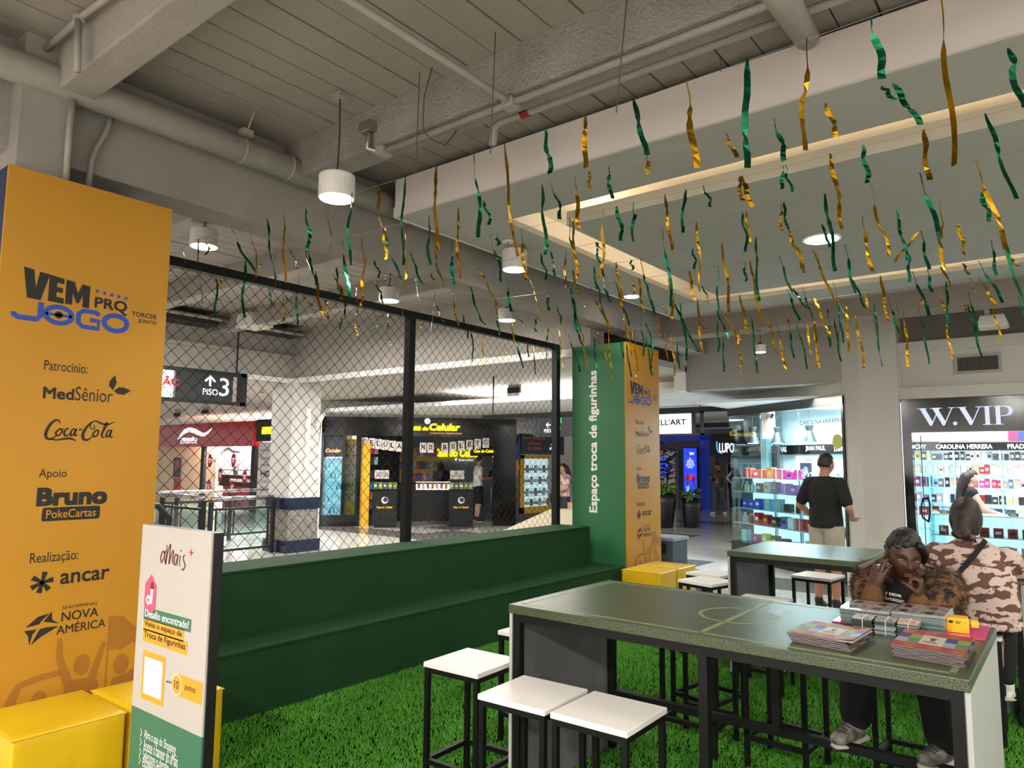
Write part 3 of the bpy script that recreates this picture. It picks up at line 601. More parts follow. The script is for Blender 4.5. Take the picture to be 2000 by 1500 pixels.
h6 = Flat((q.x, fy, q.z), (1, 0, 0), (0, 0, 1), 1, .0035); h6.star(-.012, -.02, .011, .005, 5); h6.build('ball_print', cm('#7c1f33', .5), to); h6 = Flat((q.x, fy, q.z), (1, 0, 0), (0, 0, 1), 1, .0035); h6.poly([(.002, .03), (.028, .03), (.03, .05), (.015, .064), (.0, .05)]); h6.build('badge_print', cm('#7c1f33', .5), to)
for s, l, b, r, tt, bg, fg in (('Desafio encontrado!', (281, 1208), 0, (374, 1210), 0, TG, WHITE), ('Visite o espaço de', (280, 1229), 0, (360, 1230), 0, TO, PBLK), ('Troca de Figurinhas', (279, 1251), 0, (367, 1254), 0, TO, PBLK)):
    A, B = tp(*l), tp(*r); TR(A.x, A.z, B.x, B.z, bg, 'text_bar'); TX(s, A.x+.012, A.z+.012, B.x-.016, B.z-.008, fg, bold=.012)
A, B = tp(275, 1362), tp(324, 1284); TR(A.x, A.z, B.x, B.z, TO, 'code_frame')
f = Flat((0, fy, 0), (1, 0, 0), (0, 0, 1), 1, .002); f.rect(A.x+.02, A.z+.025, B.x-.02, B.z-.025).build('code_panel', cm('#f5f2ee', .5), to)
A, B = tp(346, 1358), tp(396, 1334); TR(A.x, A.z, B.x, B.z, TO, 'tag_print'); TX('pontos', A.x+.062, A.z+.028, B.x-.05, B.z-.03, PBLK)
q = tp(346, 1337); f = Flat((q.x, fy, q.z), (1, 0, 0), (0, 0, 1), 1, .002); f.disc(0, 0, .042).build('tag_print', WHITE, to); f = Flat((q.x, fy, q.z), (1, 0, 0), (0, 0, 1), 1, .003); f.disc(0, 0, .038).build('tag_print', TO, to)
text('10', (q.x-.017, fy, q.z-.016), (1, 0, 0), (0, 0, 1), .036, .033, PBLK, to, depth=.004)
f = Flat((0, fy, 0), (1, 0, 0), (0, 0, 1))
for px in (327, 331, 335): q = tp(px, 1331+(px-327)*.25); f.disc(q.x, q.z, .005, n=10)
f.build('dot_print', PBLK, to)
for s, l, r in (('Abra o app do Shopping', (282, 1442), (345, 1452)), ('Acesse o banner do aMais', (281, 1461), (349, 1473)), ('Selecione o desafio', (280, 1480), (331, 1486)), ('Escaneie o QR Code', (279, 1497), (334, 1504))):
    A, B = tp(*l), tp(*r); TX(s, A.x, (A.z+B.z)/2-.03, B.x, (A.z+B.z)/2+.018, WHITE)
    Flat((A.x-.03, fy, (A.z+B.z)/2-.005), (1, 0, 0), (0, 0, 1)).stroke([(-.006, .016), (.008, 0), (-.006, -.016)], .004).build('arrow_print', WHITE, to)

# ---------------------------------------------------------------- pitch tables
TOP = mat('grass_print', '#5c664a', .30, spec=.5, col2='#1b2414', vs=190, detail=3, bump=.08, bs=180)
LINE = mat('line_print', '#7d8850', .4, var=.45, vs=150)
SIDE = cm('#aeb0aa', .5)
def make_table(label):
    t = thing('pitch_table', label, 'table'); X, Y = .99, .495
    boxo('tabletop', TOP, t, -X, -Y, .925, X, Y, .968, bev=.003)
    zl = .9685
    def ln(*b): boxo('pitch_line', LINE, t, b[0], b[1], zl-.003, b[2], b[3], zl)
    i = .045; wd = .022
    ln(-X+i, -Y+i, X-i, -Y+i+wd); ln(-X+i, Y-i-wd, X-i, Y-i); ln(-X+i, -Y+i, -X+i+wd, Y-i); ln(X-i-wd, -Y+i, X-i, Y-i); ln(-.012+.01, -Y+i, .012+.01, Y-i)
    r = MB()
    for k in range(48):
        a, b = 2*math.pi*k/48, 2*math.pi*(k+1)/48; r.quad(*[(.01+q*math.cos(w2), q*math.sin(w2), zl) for q, w2 in ((.165, a), (.187, a), (.187, b), (.165, b))])
    r.build('centre_circle', LINE, t)
    s = .04
    for x in (-X+.02, X-.02-s):
        for y in (-Y+.015, Y-.015-s): boxo('leg', BLACK, t, x, y, 0, x+s, y+s, .925)
    boxo('middle_leg', BLACK, t, .013, -Y+.015, 0, .053, -Y+.055, .89)
    for y in (-Y+.015, Y-.015-s): boxo('apron', BLACK, t, -X+.06, y, .885, X-.06, y+s, .925)
    for x in (-X+.02, X-.02-s): boxo('apron', BLACK, t, x, -Y+.055, .885, x+s, Y-.055, .925)
    boxo('foot_rail', BLACK, t, -X+.06, Y-.055, .30, X-.06, Y-.015, .34); boxo('middle_post', BLACK, t, .003, Y-.055, .34, .043, Y-.015, .89)
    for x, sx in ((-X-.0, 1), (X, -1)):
        boxo('side_panel', SIDE, t, x, -Y+.01, .012, x+sx*.016, Y-.01, .925); boxo('shaded_inner_face', cm('#6c6c6e', .55), t, x+sx*.016, -Y+.012, .012, x+sx*.0195, Y-.012, .925)  # grey board added inside each white panel, its shade put into the colour
    g = Flat((X, -Y, 0), (0, 1, 0), (0, 0, 1)); GOLD = cm('#b98a4a', .4)
    g.curve([(.42, .05), (.44, .16), (.50, .24), (.54, .22), (.55, .30)], .012).curve([(.66, .05), (.64, .16), (.60, .24), (.58, .22), (.58, .30)], .012).ring(.55, .33, .07, .06, .01); g.build('trophy_print', GOLD, t)
    return t
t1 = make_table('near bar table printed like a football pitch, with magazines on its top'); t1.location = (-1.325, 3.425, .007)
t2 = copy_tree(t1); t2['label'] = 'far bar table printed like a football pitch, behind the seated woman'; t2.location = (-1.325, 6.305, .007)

# ---------------------------------------------------------------- bar stools
SEATW = mat('stool_white', '#ece8e2', .35, bump=.02, bs=60)
def make_stool():
    t = thing('bar_stool', '', 'stool', (0, 0, 0), 0, 'white topped bar stools')
    boxo('seat', SEATW, t, -.18, -.18, .625, .18, .18, .65, bev=.003)
    for x in (-.175, .15):
        for y in (-.175, .15): boxo('leg', BLACK, t, x, y, 0, x+.025, y+.025, .60)
    for z0, z1, nm in ((.60, .625, 'seat_rail'), (.15, .175, 'stretcher')):
        for y in (-.175, .15): boxo(nm, BLACK, t, -.15 if nm == 'stretcher' else -.175, y, z0, .15 if nm == 'stretcher' else .175, y+.025, z1)
        for x in (-.175, .15): boxo(nm, BLACK, t, x, -.15, z0, x+.025, .15, z1)
    return t
st0 = make_stool()
hid = atz(975, 1236, .65)
ST = [(-2.565, 2.945, 2, 'white topped black bar stool left of the near table, tallest in view at its end'),
      (-2.013, 2.735, 2, 'white topped bar stool pushed against the near table front, the left of two'),
      (-1.622, 2.745, 1, 'white topped bar stool pushed against the near table front, the right of two'),
      (-2.70, 3.72, 0, 'bar stool whose white corner peeks out behind the near table end panel'),
      (-1.90, 4.28, 0, 'bar stool tucked behind the near table, under the centre circle'),
      (-2.03, 4.72, -10, 'bar stool further back, seen through the legs under the near table'),
      (-1.385, 4.29, -4, 'bar stool holding folded newspaper behind the near table'),
      (-.76, 4.43, 0, 'bar stool under the woman in the leopard fur jacket'),
      (-.62, 5.52, 3, 'bar stool under the woman in the camouflage jacket'),
      (-2.66, 6.20, -14, 'white bar stool at the end of the far table, front one of two'),
      (-2.80, 6.66, -8, 'white bar stool at the end of the far table, rear one of two'),
      (-1.965, 5.62, 4, 'white bar stool in front of the far table, just over the near table edge'),
      (-1.985, 7.17, -6, 'bar stool behind the far table in front of the standing man'),
      (-1.50, 7.22, 3, 'bar stool behind the far table nearest the woman on the phone')]
for i, (x, y, a, lb) in enumerate(ST):
    o = st0 if i == 0 else copy_tree(st0); o.location = (x, y, .006); o.rotation_euler[2] = R(a); o['label'] = lb
np_ = thing('newspaper', 'folded newspaper lying on a bar stool behind the near table', 'newspaper', (-1.39, 4.27, .656))
PAPER = mat('newsprint', '#e6dcd6', .8, col2='#b08a84', vs=22, detail=5)
def sheet(b, x0, y0, x1, y1, z, th, seed):
    r2 = random.Random(seed); n = 8; vs = []
    for k in range(2):
        for j in range(n+1):
            for i in range(n+1):
                x = x0+(x1-x0)*i/n; y = y0+(y1-y0)*j/n; vs.append((x, y, z + k*th + .006*math.sin(x*23+seed)*math.sin(y*17+seed)))
    m2 = (n+1)**2; fs = []
    for k in range(2):
        for j in range(n):
            for i in range(n):
                q = [k*m2+j*(n+1)+i, k*m2+j*(n+1)+i+1, k*m2+(j+1)*(n+1)+i+1, k*m2+(j+1)*(n+1)+i]; fs.append(tuple(q if k else q[::-1]))
    for j in range(n):
        fs += [(j*(n+1), j*(n+1)+m2, (j+1)*(n+1)+m2, (j+1)*(n+1)), (j*(n+1)+n, (j+1)*(n+1)+n, (j+1)*(n+1)+n+m2, j*(n+1)+n+m2), (j+1, j, j+m2, j+1+m2), (n*(n+1)+j, n*(n+1)+j+1, n*(n+1)+j+1+m2, n*(n+1)+j+m2)]
    b.add(vs, fs)
for k in range(3):
    b = MB(); sheet(b, -1.60+.02*k, 4.06+.01*k, -1.20-.03*k, 4.42-.01*k, .664+k*.014, .011, k); b.build('page_fold', PAPER, np_)
# ---------------------------------------------------------------- foil streamers on nylon lines
FOIL = {'g': mat('green_foil', '#0e5a3c', .28, metal=.85, var=.5, vs=14), 'o': mat('gold_foil', '#a87d10', .26, metal=.9, var=.45, vs=14)}
NYL = cm('#83837f', .5)
STR = [
    [('o', -5.2, 0.02, 0.2), ('g', -4.97, 0.12, 0.46), ('o', -4.86, -0.01, 0.12), ('g', -4.53, 0.28, 0.31), ('o', -4.31, 0.11, 0.35), ('g', -4.1, 0.09, 0.42), ('o', -3.91, 0.02, 0.41), ('g', -3.68, 0.02, 0.25), ('o', -3.46, 0.01, 0.37), ('g', -3.24, 0.03, 0.4), ('o', -3.01, 0.05, 0.25), ('g', -2.79, 0.01, 0.46), ('o', -2.56, 0.03, 0.42), ('g', -2.3, 0.04, 0.4), ('o', -2.1, 0.08, 0.53), ('g', -1.86, 0.01, 0.19), ('o', -1.64, 0.01, 0.23), ('g', -1.4, 0.06, 0.25), ('o', -1.16, 0.03, 0.34), ('g', -0.91, -0.01, 0.4), ('o', -0.69, -0.01, 0.39), ('g', -0.48, 0.03, 0.22), ('o', -0.27, 0.01, 0.54)],
    [('g', -5.68, 0.02, 0.41), ('o', -5.49, -0.2, 0.16), ('g', -5.23, 0.03, 0.44), ('o', -5.04, 0.05, 0.12), ('g', -4.84, 0.11, 0.25), ('o', -4.63, 0.11, 0.16), ('g', -4.44, 0.04, 0.24), ('g', -4.41, 0.12, 0.3), ('g', -4.01, 0.11, 0.41), ('o', -3.8, 0.02, 0.35), ('g', -3.59, 0.16, 0.38), ('o', -3.57, 0.01, 0.2), ('o', -3.36, 0.02, 0.36), ('g', -3.15, 0.03, 0.3), ('o', -2.9, 0.03, 0.41), ('g', -2.7, 0.04, 0.14), ('g', -2.27, 0.01, 0.36), ('g', -2.21, 0.06, 0.2), ('o', -2.05, 0.04, 0.28), ('o', -1.96, 0.01, 0.09), ('g', -1.84, 0.02, 0.17), ('o', -1.62, 0.01, 0.09), ('o', -1.21, 0.03, 0.13), ('g', -0.99, 0.04, 0.19), ('o', -0.77, 0.04, 0.15), ('g', -0.55, 0.04, 0.07), ('g', -0.51, 0.08, 0.18), ('g', -0.12, 0.04, 0.23)],
    [('g', -5.74, 0.01, 0.29), ('g', -5.28, 0.02, 0.41), ('o', -5.05, 0.09, 0.38), ('o', -4.83, 0.13, 0.26), ('g', -4.77, 0.08, 0.22), ('g', -4.3, 0.05, 0.14), ('o', -4.12, -0.03, 0.2), ('g', -3.89, 0.14, 0.25), ('o', -3.65, 0.09, 0.27), ('g', -3.46, 0.03, 0.28), ('g', -3.1, 0.09, 0.32), ('g', -3.04, 0, 0.07), ('o', -2.83, 0.04, 0.33), ('g', -2.45, 0.01, 0.36), ('o', -2.43, 0.02, 0.36), ('o', -2.2, -0.03, 0.38), ('g', -2.11, 0.03, 0.2), ('g', -1.99, -0.02, 0.22), ('o', -1.79, 0.04, 0.31), ('g', -1.66, -0.02, 0.23), ('g', -1.56, 0.04, 0.12), ('o', -1.35, 0.01, 0.13), ('o', -1.34, 0.05, 0.17), ('g', -1.12, -0.01, 0.12), ('g', -1.11, 0.03, 0.13), ('o', -0.89, 0.04, 0.36), ('g', -0.74, 0.01, 0.17), ('o', -0.48, 0.01, 0.23), ('g', -0.24, 0.08, 0.38)],
    [('o', -6.56, 0.05, 0.1), ('g', -6.32, 0.17, 0.11), ('o', -6.32, -0.01, 0.25), ('o', -6.02, 0.2, 0.15), ('g', -5.71, 0.07, 0.12), ('o', -5.56, 0, 0.27), ('g', -5.4, 0.08, 0.26), ('o', -5.17, -0.01, 0.25), ('o', -5.11, 0.01, 0.2), ('g', -4.91, 0.11, 0.19), ('o', -4.67, 0.11, 0.34), ('g', -4.4, 0.12, 0.32), ('g', -4.2, 0.04, 0.07), ('o', -3.69, 0.08, 0.12), ('g', -3.07, 0.04, 0.19), ('g', -2.98, 0.06, 0.19), ('o', -2.84, -0, 0.25), ('o', -2.84, -0, 0.28), ('g', -2.59, 0.04, 0.15), ('g', -2.59, 0.05, 0.08), ('g', -2.08, 0.04, 0.48), ('o', -1.84, 0.02, 0.42), ('g', -1.54, 0.01, 0.23), ('o', -1.52, 0.02, 0.19), ('o', -1.3, -0.01, 0.16), ('g', -1.29, 0.02, 0.16), ('g', -1.06, 0.04, 0.42), ('o', -0.82, 0.05, 0.38), ('g', -0.58, 0.08, 0.39), ('o', -0.33, 0.1, 0.44)],
    [('g', -5.42, 0.19, 0.27), ('g', -4.69, -0.02, 0.57), ('o', -4.47, 0.09, 0.33), ('g', -4.25, 0.1, 0.29), ('o', -4.05, 0.11, 0.24), ('g', -3.81, 0.04, 0.26), ('o', -3.58, 0.14, 0.32), ('o', -3.14, 0.06, 0.21), ('g', -2.94, 0.03, 0.18), ('g', -2.87, 0.06, 0.29), ('o', -2.74, 0.05, 0.33), ('g', -2.61, -0.01, 0.07), ('g', -2.53, 0.09, 0.41), ('g', -2.11, 0.02, 0.14), ('o', -1.89, 0.04, 0.45), ('g', -1.65, 0.01, 0.41), ('o', -1.43, 0.07, 0.25), ('o', -1.43, 0.08, 0.27), ('g', -1.22, 0.03, 0.15), ('o', -0.98, 0.03, 0.33), ('g', -0.79, 0.04, 0.29), ('o', -0.56, 0.02, 0.38), ('g', -0.35, 0.02, 0.16)],
    [('g', -6.75, -0.01, 0.17), ('o', -5.94, 0.01, 0.19), ('g', -5.69, 0.06, 0.36), ('o', -5.47, 0.01, 0.22), ('o', -5.2, 0.12, 0.18), ('g', -3.76, 0, 0.17), ('g', -3.52, 0.07, 0.37), ('g', -3.51, 0.08, 0.38), ('o', -3.32, 0.18, 0.4), ('g', -3.24, 0.06, 0.27), ('g', -3.06, 0.11, 0.36), ('o', -2.89, 0, 0.12), ('o', -2.83, 0.04, 0.27), ('o', -2.56, 0.02, 0.35), ('o', -2.38, 0.04, 0.23), ('g', -2.14, -0.01, 0.34), ('g', -1.93, 0, 0.14), ('o', -1.89, 0.08, 0.45), ('g', -1.67, 0.08, 0.27), ('o', -1.43, 0.12, 0.36), ('g', -1.21, 0.05, 0.33), ('o', -0.75, -0.14, 0.17), ('g', -0.74, 0.03, 0.25), ('o', -0.53, 0.03, 0.19), ('g', -0.32, 0.1, 0.55)],
    [('o', -7.17, 0.01, 0.14), ('g', -6.71, -0.12, 0.1), ('g', -5.32, 0.05, 0.24), ('g', -5.1, 0.11, 0.13), ('g', -4.83, 0.02, 0.23), ('o', -4.63, 0.03, 0.32), ('g', -4.62, 0.12, 0.19), ('g', -4.36, 0.15, 0.27), ('g', -4.05, 0.05, 0.18), ('o', -3.74, 0.1, 0.29), ('g', -2.51, 0.06, 0.15), ('g', -0.9, -0.01, 0.19), ('g', -0.39, 0.01, 0.23)],
    [('g', -5.68, 0.03, 0.42), ('o', -5.56, -0.02, 0.29), ('o', -5.52, 0.08, 0.43), ('g', -4.71, 0.01, 0.14), ('o', -3.61, 0.04, 0.2), ('o', -3.6, 0.07, 0.44), ('g', -3.38, 0.1, 0.41), ('o', -3.16, 0.03, 0.08), ('g', -3.03, 0.22, 0.46), ('g', -2.97, 0.04, 0.52), ('o', -2.79, 0.04, 0.47), ('o', -2.38, 0.07, 0.34), ('g', -1.95, 0.09, 0.27), ('g', -1.9, 0.09, 0.18), ('g', -1.82, 0.07, 0.29), ('o', -1.57, 0.09, 0.36), ('g', -1.41, 0.08, 0.23), ('o', -1.2, 0.04, 0.35), ('g', -0.97, 0.1, 0.34), ('g', -0.86, 0.02, 0.18), ('o', -0.77, 0.11, 0.29), ('o', -0.62, 0.03, 0.09), ('g', -0.52, 0.13, 0.31), ('o', -0.34, 0.06, 0.08)],
    [('o', -7.74, 0.05, 0.12), ('g', -5.44, 0.12, 0.44), ('o', -4.92, -0.01, 0.15), ('o', -4.77, 0.07, 0.5), ('o', -4.72, 0.04, 0.1), ('g', -4.56, 0.12, 0.23), ('g', -3.69, 0.03, 0.38), ('o', -3.48, 0.03, 0.17), ('g', -2.82, 0.09, 0.27), ('o', -2.78, 0.18, 0.3), ('o', -1.87, 0.12, 0.35), ('g', -1.67, 0.03, 0.4), ('o', -1.44, 0.08, 0.37), ('g', -0.8, -0, 0.36), ('o', -0.63, 0.03, 0.13), ('o', -0.57, 0.09, 0.22)],
    [('o', -6.05, 0.03, 0.22), ('g', -5.63, 0.01, 0.25), ('o', -5.55, 0.03, 0.46), ('g', -5.37, 0.09, 0.44), ('g', -5.24, 0.1, 0.33), ('g', -5, 0.15, 0.45), ('o', -4.79, 0.05, 0.4), ('g', -4.62, 0.04, 0.45), ('o', -4.57, 0.13, 0.33), ('o', -4.42, 0.03, 0.52), ('g', -4.24, 0.03, 0.31), ('g', -4.19, 0.08, 0.53), ('o', -4.09, 0.04, 0.52), ('o', -4.06, 0.04, 0.47), ('o', -3.25, 0.06, 0.07), ('g', -3.04, -0, 0.31), ('g', -2.66, 0.04, 0.55), ('o', -2.49, 0.08, 0.39), ('o', -2.33, 0.05, 0.09), ('o', -2.11, 0.02, 0.41), ('g', -1.9, 0.02, 0.13), ('o', -1.72, 0.01, 0.42), ('g', -1.47, 0.04, 0.56), ('g', -1.34, 0.07, 0.29), ('o', -1.28, 0.05, 0.36), ('o', -1.07, 0.02, 0.12), ('o', -0.92, 0.04, 0.16), ('g', -0.7, 0.06, 0.36)],
    [('g', -4.19, 0.07, 0.46), ('g', -4.12, -0, 0.38), ('o', -3.93, 0.03, 0.33), ('o', -3.85, 0.02, 0.47), ('g', -3.78, 0.03, 0.4), ('g', -3.19, -0, 0.46), ('o', -3.02, 0.02, 0.48), ('o', -2.57, 0.08, 0.48), ('g', -2.44, 0.04, 0.36), ('g', -2.36, 0.09, 0.48), ('o', -2.18, 0.03, 0.46), ('o', -2.17, 0.03, 0.47), ('g', -2.02, 0, 0.28), ('g', -1.97, 0.05, 0.43), ('o', -1.76, 0.06, 0.5), ('o', -1.31, 0.02, 0.52), ('g', -1.17, 0.04, 0.51), ('o', -0.96, 0.05, 0.48), ('o', -0.78, 0.01, 0.07), ('g', -0.76, 0.07, 0.49), ('o', -0.57, 0.05, 0.34), ('g', -0.36, 0.04, 0.22)],
]
def zline(x): u = (x+5.36)/6.9; return 3.30 - .32*u*(1-u)
for i, row in enumerate(STR):
    y = 2.60 + .545*i; b = MB()
    pts = ([(-5.36, y, 3.225)] if i < 10 else [(-4.39, y, 3.15)]) + [(x/4, y, zline(x/4)) for x in range(-20 if i < 10 else -17, 8)]
    b.tube(pts, .0010, 4); tag(b.build('nylon_line', NYL, None), 'thin nylon line strung from the fence, %s from the camera end' % ORD[i], 'line', 'nylon lines holding foil streamers')
    cnt = {'g': 0, 'o': 0}
    for c, x, dx, ln in row:
        dx *= 1.1; ln *= 1.1
        cnt[c] += 1; z = zline(x); n = 14; vs = []; fs = []; ph = rnd.uniform(0, 6); tw = rnd.uniform(-.5, .5); wd = rnd.uniform(.0085, .013); thin = rnd.random() < .4; th = 0; kn = rnd.randrange(3, 11); ox = 0
        for k in range(n+1):
            t = k/n; th += rnd.gauss(0, .24) + tw*.12
            if k == kn and rnd.random() < .3: th += 1.1; ox = rnd.uniform(-.018, .018)
            w2 = wd*(.35 + .65*min(1, t*6)) if k < 3 else wd
            if thin and k < 5: w2 = wd*.22
            if k == kn: w2 *= .45
            cx = x + dx*t + (ox if k > kn else 0) + .006*math.sin(ph+t*9)*min(1, t*4); cy = y + (.010*math.sin(ph*1.7+t*7) + .02*math.sin(ph))*min(1, t*2)
            d = Vector((math.cos(th*.55), math.sin(th*.55), rnd.uniform(-.22, .22)))*w2
            p = Vector((cx, cy, z + .008 - ln*t)); vs += [p-d, p+d + Vector((0, rnd.uniform(-.004, .004), 0))]
        fs = [(2*k, 2*k+1, 2*k+3, 2*k+2) for k in range(n)]
        o = MB().add(vs, fs).build('foil_streamer', FOIL[c], None)
        o.modifiers.new('thickness', 'SOLIDIFY').thickness = .0004
        tag(o, '%s %s foil streamer from the fence on the %s nylon line from the camera' % (ORD[cnt[c]-1], 'green' if c == 'g' else 'gold', ORD[i]), 'streamer', 'foil streamers hanging over the turf')

# ---------------------------------------------------------------- things on the near table
TZ = .9756
mat_ = thing('pink_folder', 'thin magenta folder lying under the sticker packs at the table end', 'folder', (-.64, 3.73, TZ))
PINK = cm('#c21f6a', .3)
MB().obox((-.935, 3.565, TZ), (.585, .035, 0), (-.005, .31, 0), (0, 0, .004)).build('cover', PINK, mat_, bev=.001)
MB().obox((-.93, 3.57, TZ+.004), (.575, .035, 0), (-.005, .30, 0), (0, 0, .0015)).build('sleeve', cm('#d84a86', .2), mat_)
def pack_block(o, ax, ay, h, label, n=24):
    t = thing('sticker_packs', label, 'sticker packs', o); o, ax, ay = Vector(o), Vector(ax), Vector(ay); dz = h/n
    for k in range(n):
        j = Vector((rnd.uniform(-.003, .003), rnd.uniform(-.003, .003), 0))
        b = MB(); b.obox(o+j+Vector((0, 0, k*dz)), ax, ay, (0, 0, dz*.8)); b.build('pack', cm(rnd.choice(('#8d9a98', '#6f7f7e', '#a9b2b0', '#5f7472')), .4), t)
    m = 2 if ax.length > .15 else 1
    for i in range(m):
        for q in range(2):
            b = MB(); b.obox(o+ax*(i/m+.05)+ay*(.05+.48*q)+Vector((0, 0, h)), ax*(.9/m), ay*.42, (0, 0, .003)); b.build('top_pack', mat('pack_print', '#cfc9c6', .35, col2='#8f7f80', vs=45, detail=4), t)
            b = MB(); b.obox(o+ax*(i/m+.12)+ay*(.12+.48*q)+Vector((0, 0, h+.003)), ax*(.3/m), ay*.2, (0, 0, .001)); b.build('pack_window', cm(rnd.choice(('#4b3434', '#7b4a48', '#384a40')), .4), t)
    return t, o, ax, ay
WRAP = glass('plastic_wrap', '#f4f4f4', .25)
for o, ax, ay, h, lb in (((-.895, 3.56, TZ+.006), (.20, .01, 0), (.0, .27, 0), .062, 'plastic wrapped brick of sticker packs, the left one on the pink folder'),
                         ((-.69, 3.575, TZ+.006), (.20, .01, 0), (.0, .27, 0), .068, 'plastic wrapped brick of sticker packs, the right one beside the yellow box')):
    t, O, AX, AY = pack_block(o, ax, ay, h, lb, 16)
    MB().obox(O-Vector((.004, .004, -.001)), AX*1.04, AY*1.03, (0, 0, h+.007)).build('wrap', WRAP, t, bev=.006)
for i, (x, y, lb) in enumerate(((-.815, 3.425, 'small banded bundle of green edged sticker packs, leftmost of three in front'), (-.728, 3.435, 'small banded bundle of sticker packs, middle of three in front'), (-.645, 3.452, 'small banded bundle of sticker packs, nearest the yellow box of three in front'))):
    o = (x, y, TZ); t = thing('pack_bundle', lb, 'sticker packs', o)
    for k in range(11):
        MB().obox((x+rnd.uniform(-.003, .003), y+rnd.uniform(-.003, .003), TZ+k*.0052), (.078, .006, 0), (-.004, .10, 0), (0, 0, .0044)).build('pack', cm(rnd.choice(('#2f4a44', '#3c5a52', '#56706a', '#26352f') if i == 0 else ('#5a6664', '#2c3836', '#8e9896', '#3a4a46')), .4), t)
    MB().obox((x, y, TZ+.0572), (.078, .006, 0), (-.004, .10, 0), (0, 0, .003)).build('top_pack', mat('pack_print_%d' % i, ('#c9c4be', '#b9b2b0', '#d8cfc4')[i], .35, col2=('#6e6a60', '#5c4b4b', '#b05a3c')[i], vs=60, detail=4), t)
    e = .0015; xm = x+.042
    MB().tube([(xm, y-e, TZ), (xm, y-e, TZ+.062), (xm-.004, y+.108, TZ+.062), (xm-.004, y+.108, TZ)], .0016, 6).build('elastic_band', cm('#d9d6cf', .6), t)
yb_ = thing('card_machine', 'small yellow box with black logo standing on the pink folder', 'box', (-.43, 3.68, TZ))
YB = cm('#edb51c', .35)
MB().obox((-.492, 3.655, TZ+.006), (.083, .012, 0), (-.012, .075, 0), (0, 0, .062)).build('body', YB, yb_, bev=.004)
MB().obox((-.405, 3.69, TZ+.03), (.028, .004, 0), (-.008, .05, 0), (0, 0, .028)).build('side_tab', YB, yb_, bev=.003)
f = Flat((-.492, 3.655, TZ+.006), (.083, .012, 0), (0, 0, 1), 1, .001); f.disc(.018, .045, .009, .006, 14).rect(.034, .046, .056, .049).rect(.034, .040, .052, .043).rect(.066, .045, .072, .047).build('logo_print', INK, yb_)
MB().cyl((-.477, 3.656, TZ+.016), (-.477, 3.66, TZ+.016), .002).build('screw', INK, yb_)
PAL = ['#38366a', '#8f8ca6', '#94352c', '#7f8a44', '#4f7550', '#a0502e', '#b9b0a4', '#5f4a6a']
def album(c, ax, ay, z, label, seed, bend=0):
    t = thing('sticker_album', label, 'album', (c[0], c[1], z), 0, 'sticker albums on the near table'); ax, ay = Vector(ax), Vector(ay); c = Vector((c[0], c[1], z)); r2 = random.Random(seed)
    o = c - ax/2 - ay/2; H = Vector((0, 0, .0012))
    MB().obox(o+ax*.01+ay*.015, ax*.975, ay*.97, (0, 0, .0042)).build('pages', cm('#b9b2a6', .7), t)
    MB().obox(o, ax, ay, (0, 0, .0008)).build('back_cover', cm('#6e5f6c', .4), t)
    def P(u, v): return o + ax*u + ay*v + Vector((0, 0, .0048 + bend*max(0, u-.6)**2))
    b = MB(); mats = [cm(p, .42) for p in PAL]; nx, ny = 6, 4
    for i in range(nx):
        for j in range(ny):
            k = (i*3+j*5+seed) % 6
            if i in (2, 3) and j in (1, 2): k = 6
            b.mi = k; b.quad(P(i/nx, j/ny), P((i+1)/nx, j/ny), P((i+1)/nx, (j+1)/ny), P(i/nx, (j+1)/ny)); b.quad(P((i+1)/nx, j/ny)-H, P(i/nx, j/ny)-H, P(i/nx, (j+1)/ny)-H, P((i+1)/nx, (j+1)/ny)-H)
    b.build('front_cover', mats, t)
    return t, P
for k in range(5):
    album((-.845-.006*k, 3.205+.004*k, 0), (.235, -.035+.004*k, 0), (.012, .27, 0), TZ+.0062*k, 'sticker album in the left stack on the near table, %s from the bottom' % ORD[k], k)
tA, P = album((-.84, 3.215, 0), (.24, -.03, 0), (.015, .27, 0), TZ+.0062*5, 'colourful sticker album topmost on the left stack, its corner curling', 5, .06)
tB = None
for k in range(6):
    album((-.485+.004*math.sin(k*2), 3.262, 0), (.238, -.02+.003*k, 0), (-.004, .33, 0), TZ+.0062*k, 'sticker album in the right stack on the near table, %s from the bottom' % ORD[k], k+2)
tB, P2 = album((-.488, 3.265, 0), (.242, -.02, 0), (-.004, .33, 0), TZ+.0062*6, 'colourful sticker album topmost on the right stack at the table corner', 8)
for t, Pp in ((tA, P), (tB, P2)):
    o, ux, uy = Pp(0, 0), (Pp(.5, 0)-Pp(0, 0)), (Pp(0, .5)-Pp(0, 0)); W, Hh = ux.length*2, uy.length*2
    f = Flat(o, ux, uy, 1, .0012); f.poly([(W*.44, Hh*.62), (W*.56, Hh*.62), (W*.53, Hh*.55), (W*.52, Hh*.5), (W*.55, Hh*.47), (W*.45, Hh*.47), (W*.48, Hh*.5), (W*.47, Hh*.55)]).build('cup_print', cm('#5a3d28', .4), t)
    text('FIFA', o+ux*.78+uy*.70, ux, uy, W*.20, Hh*.05, INK, t, bold=.03); text('WORLD CUP', o+ux*.66+uy*.54, ux, uy, W*.3, Hh*.05, cm('#d9cfc8', .4), t, bold=.03)
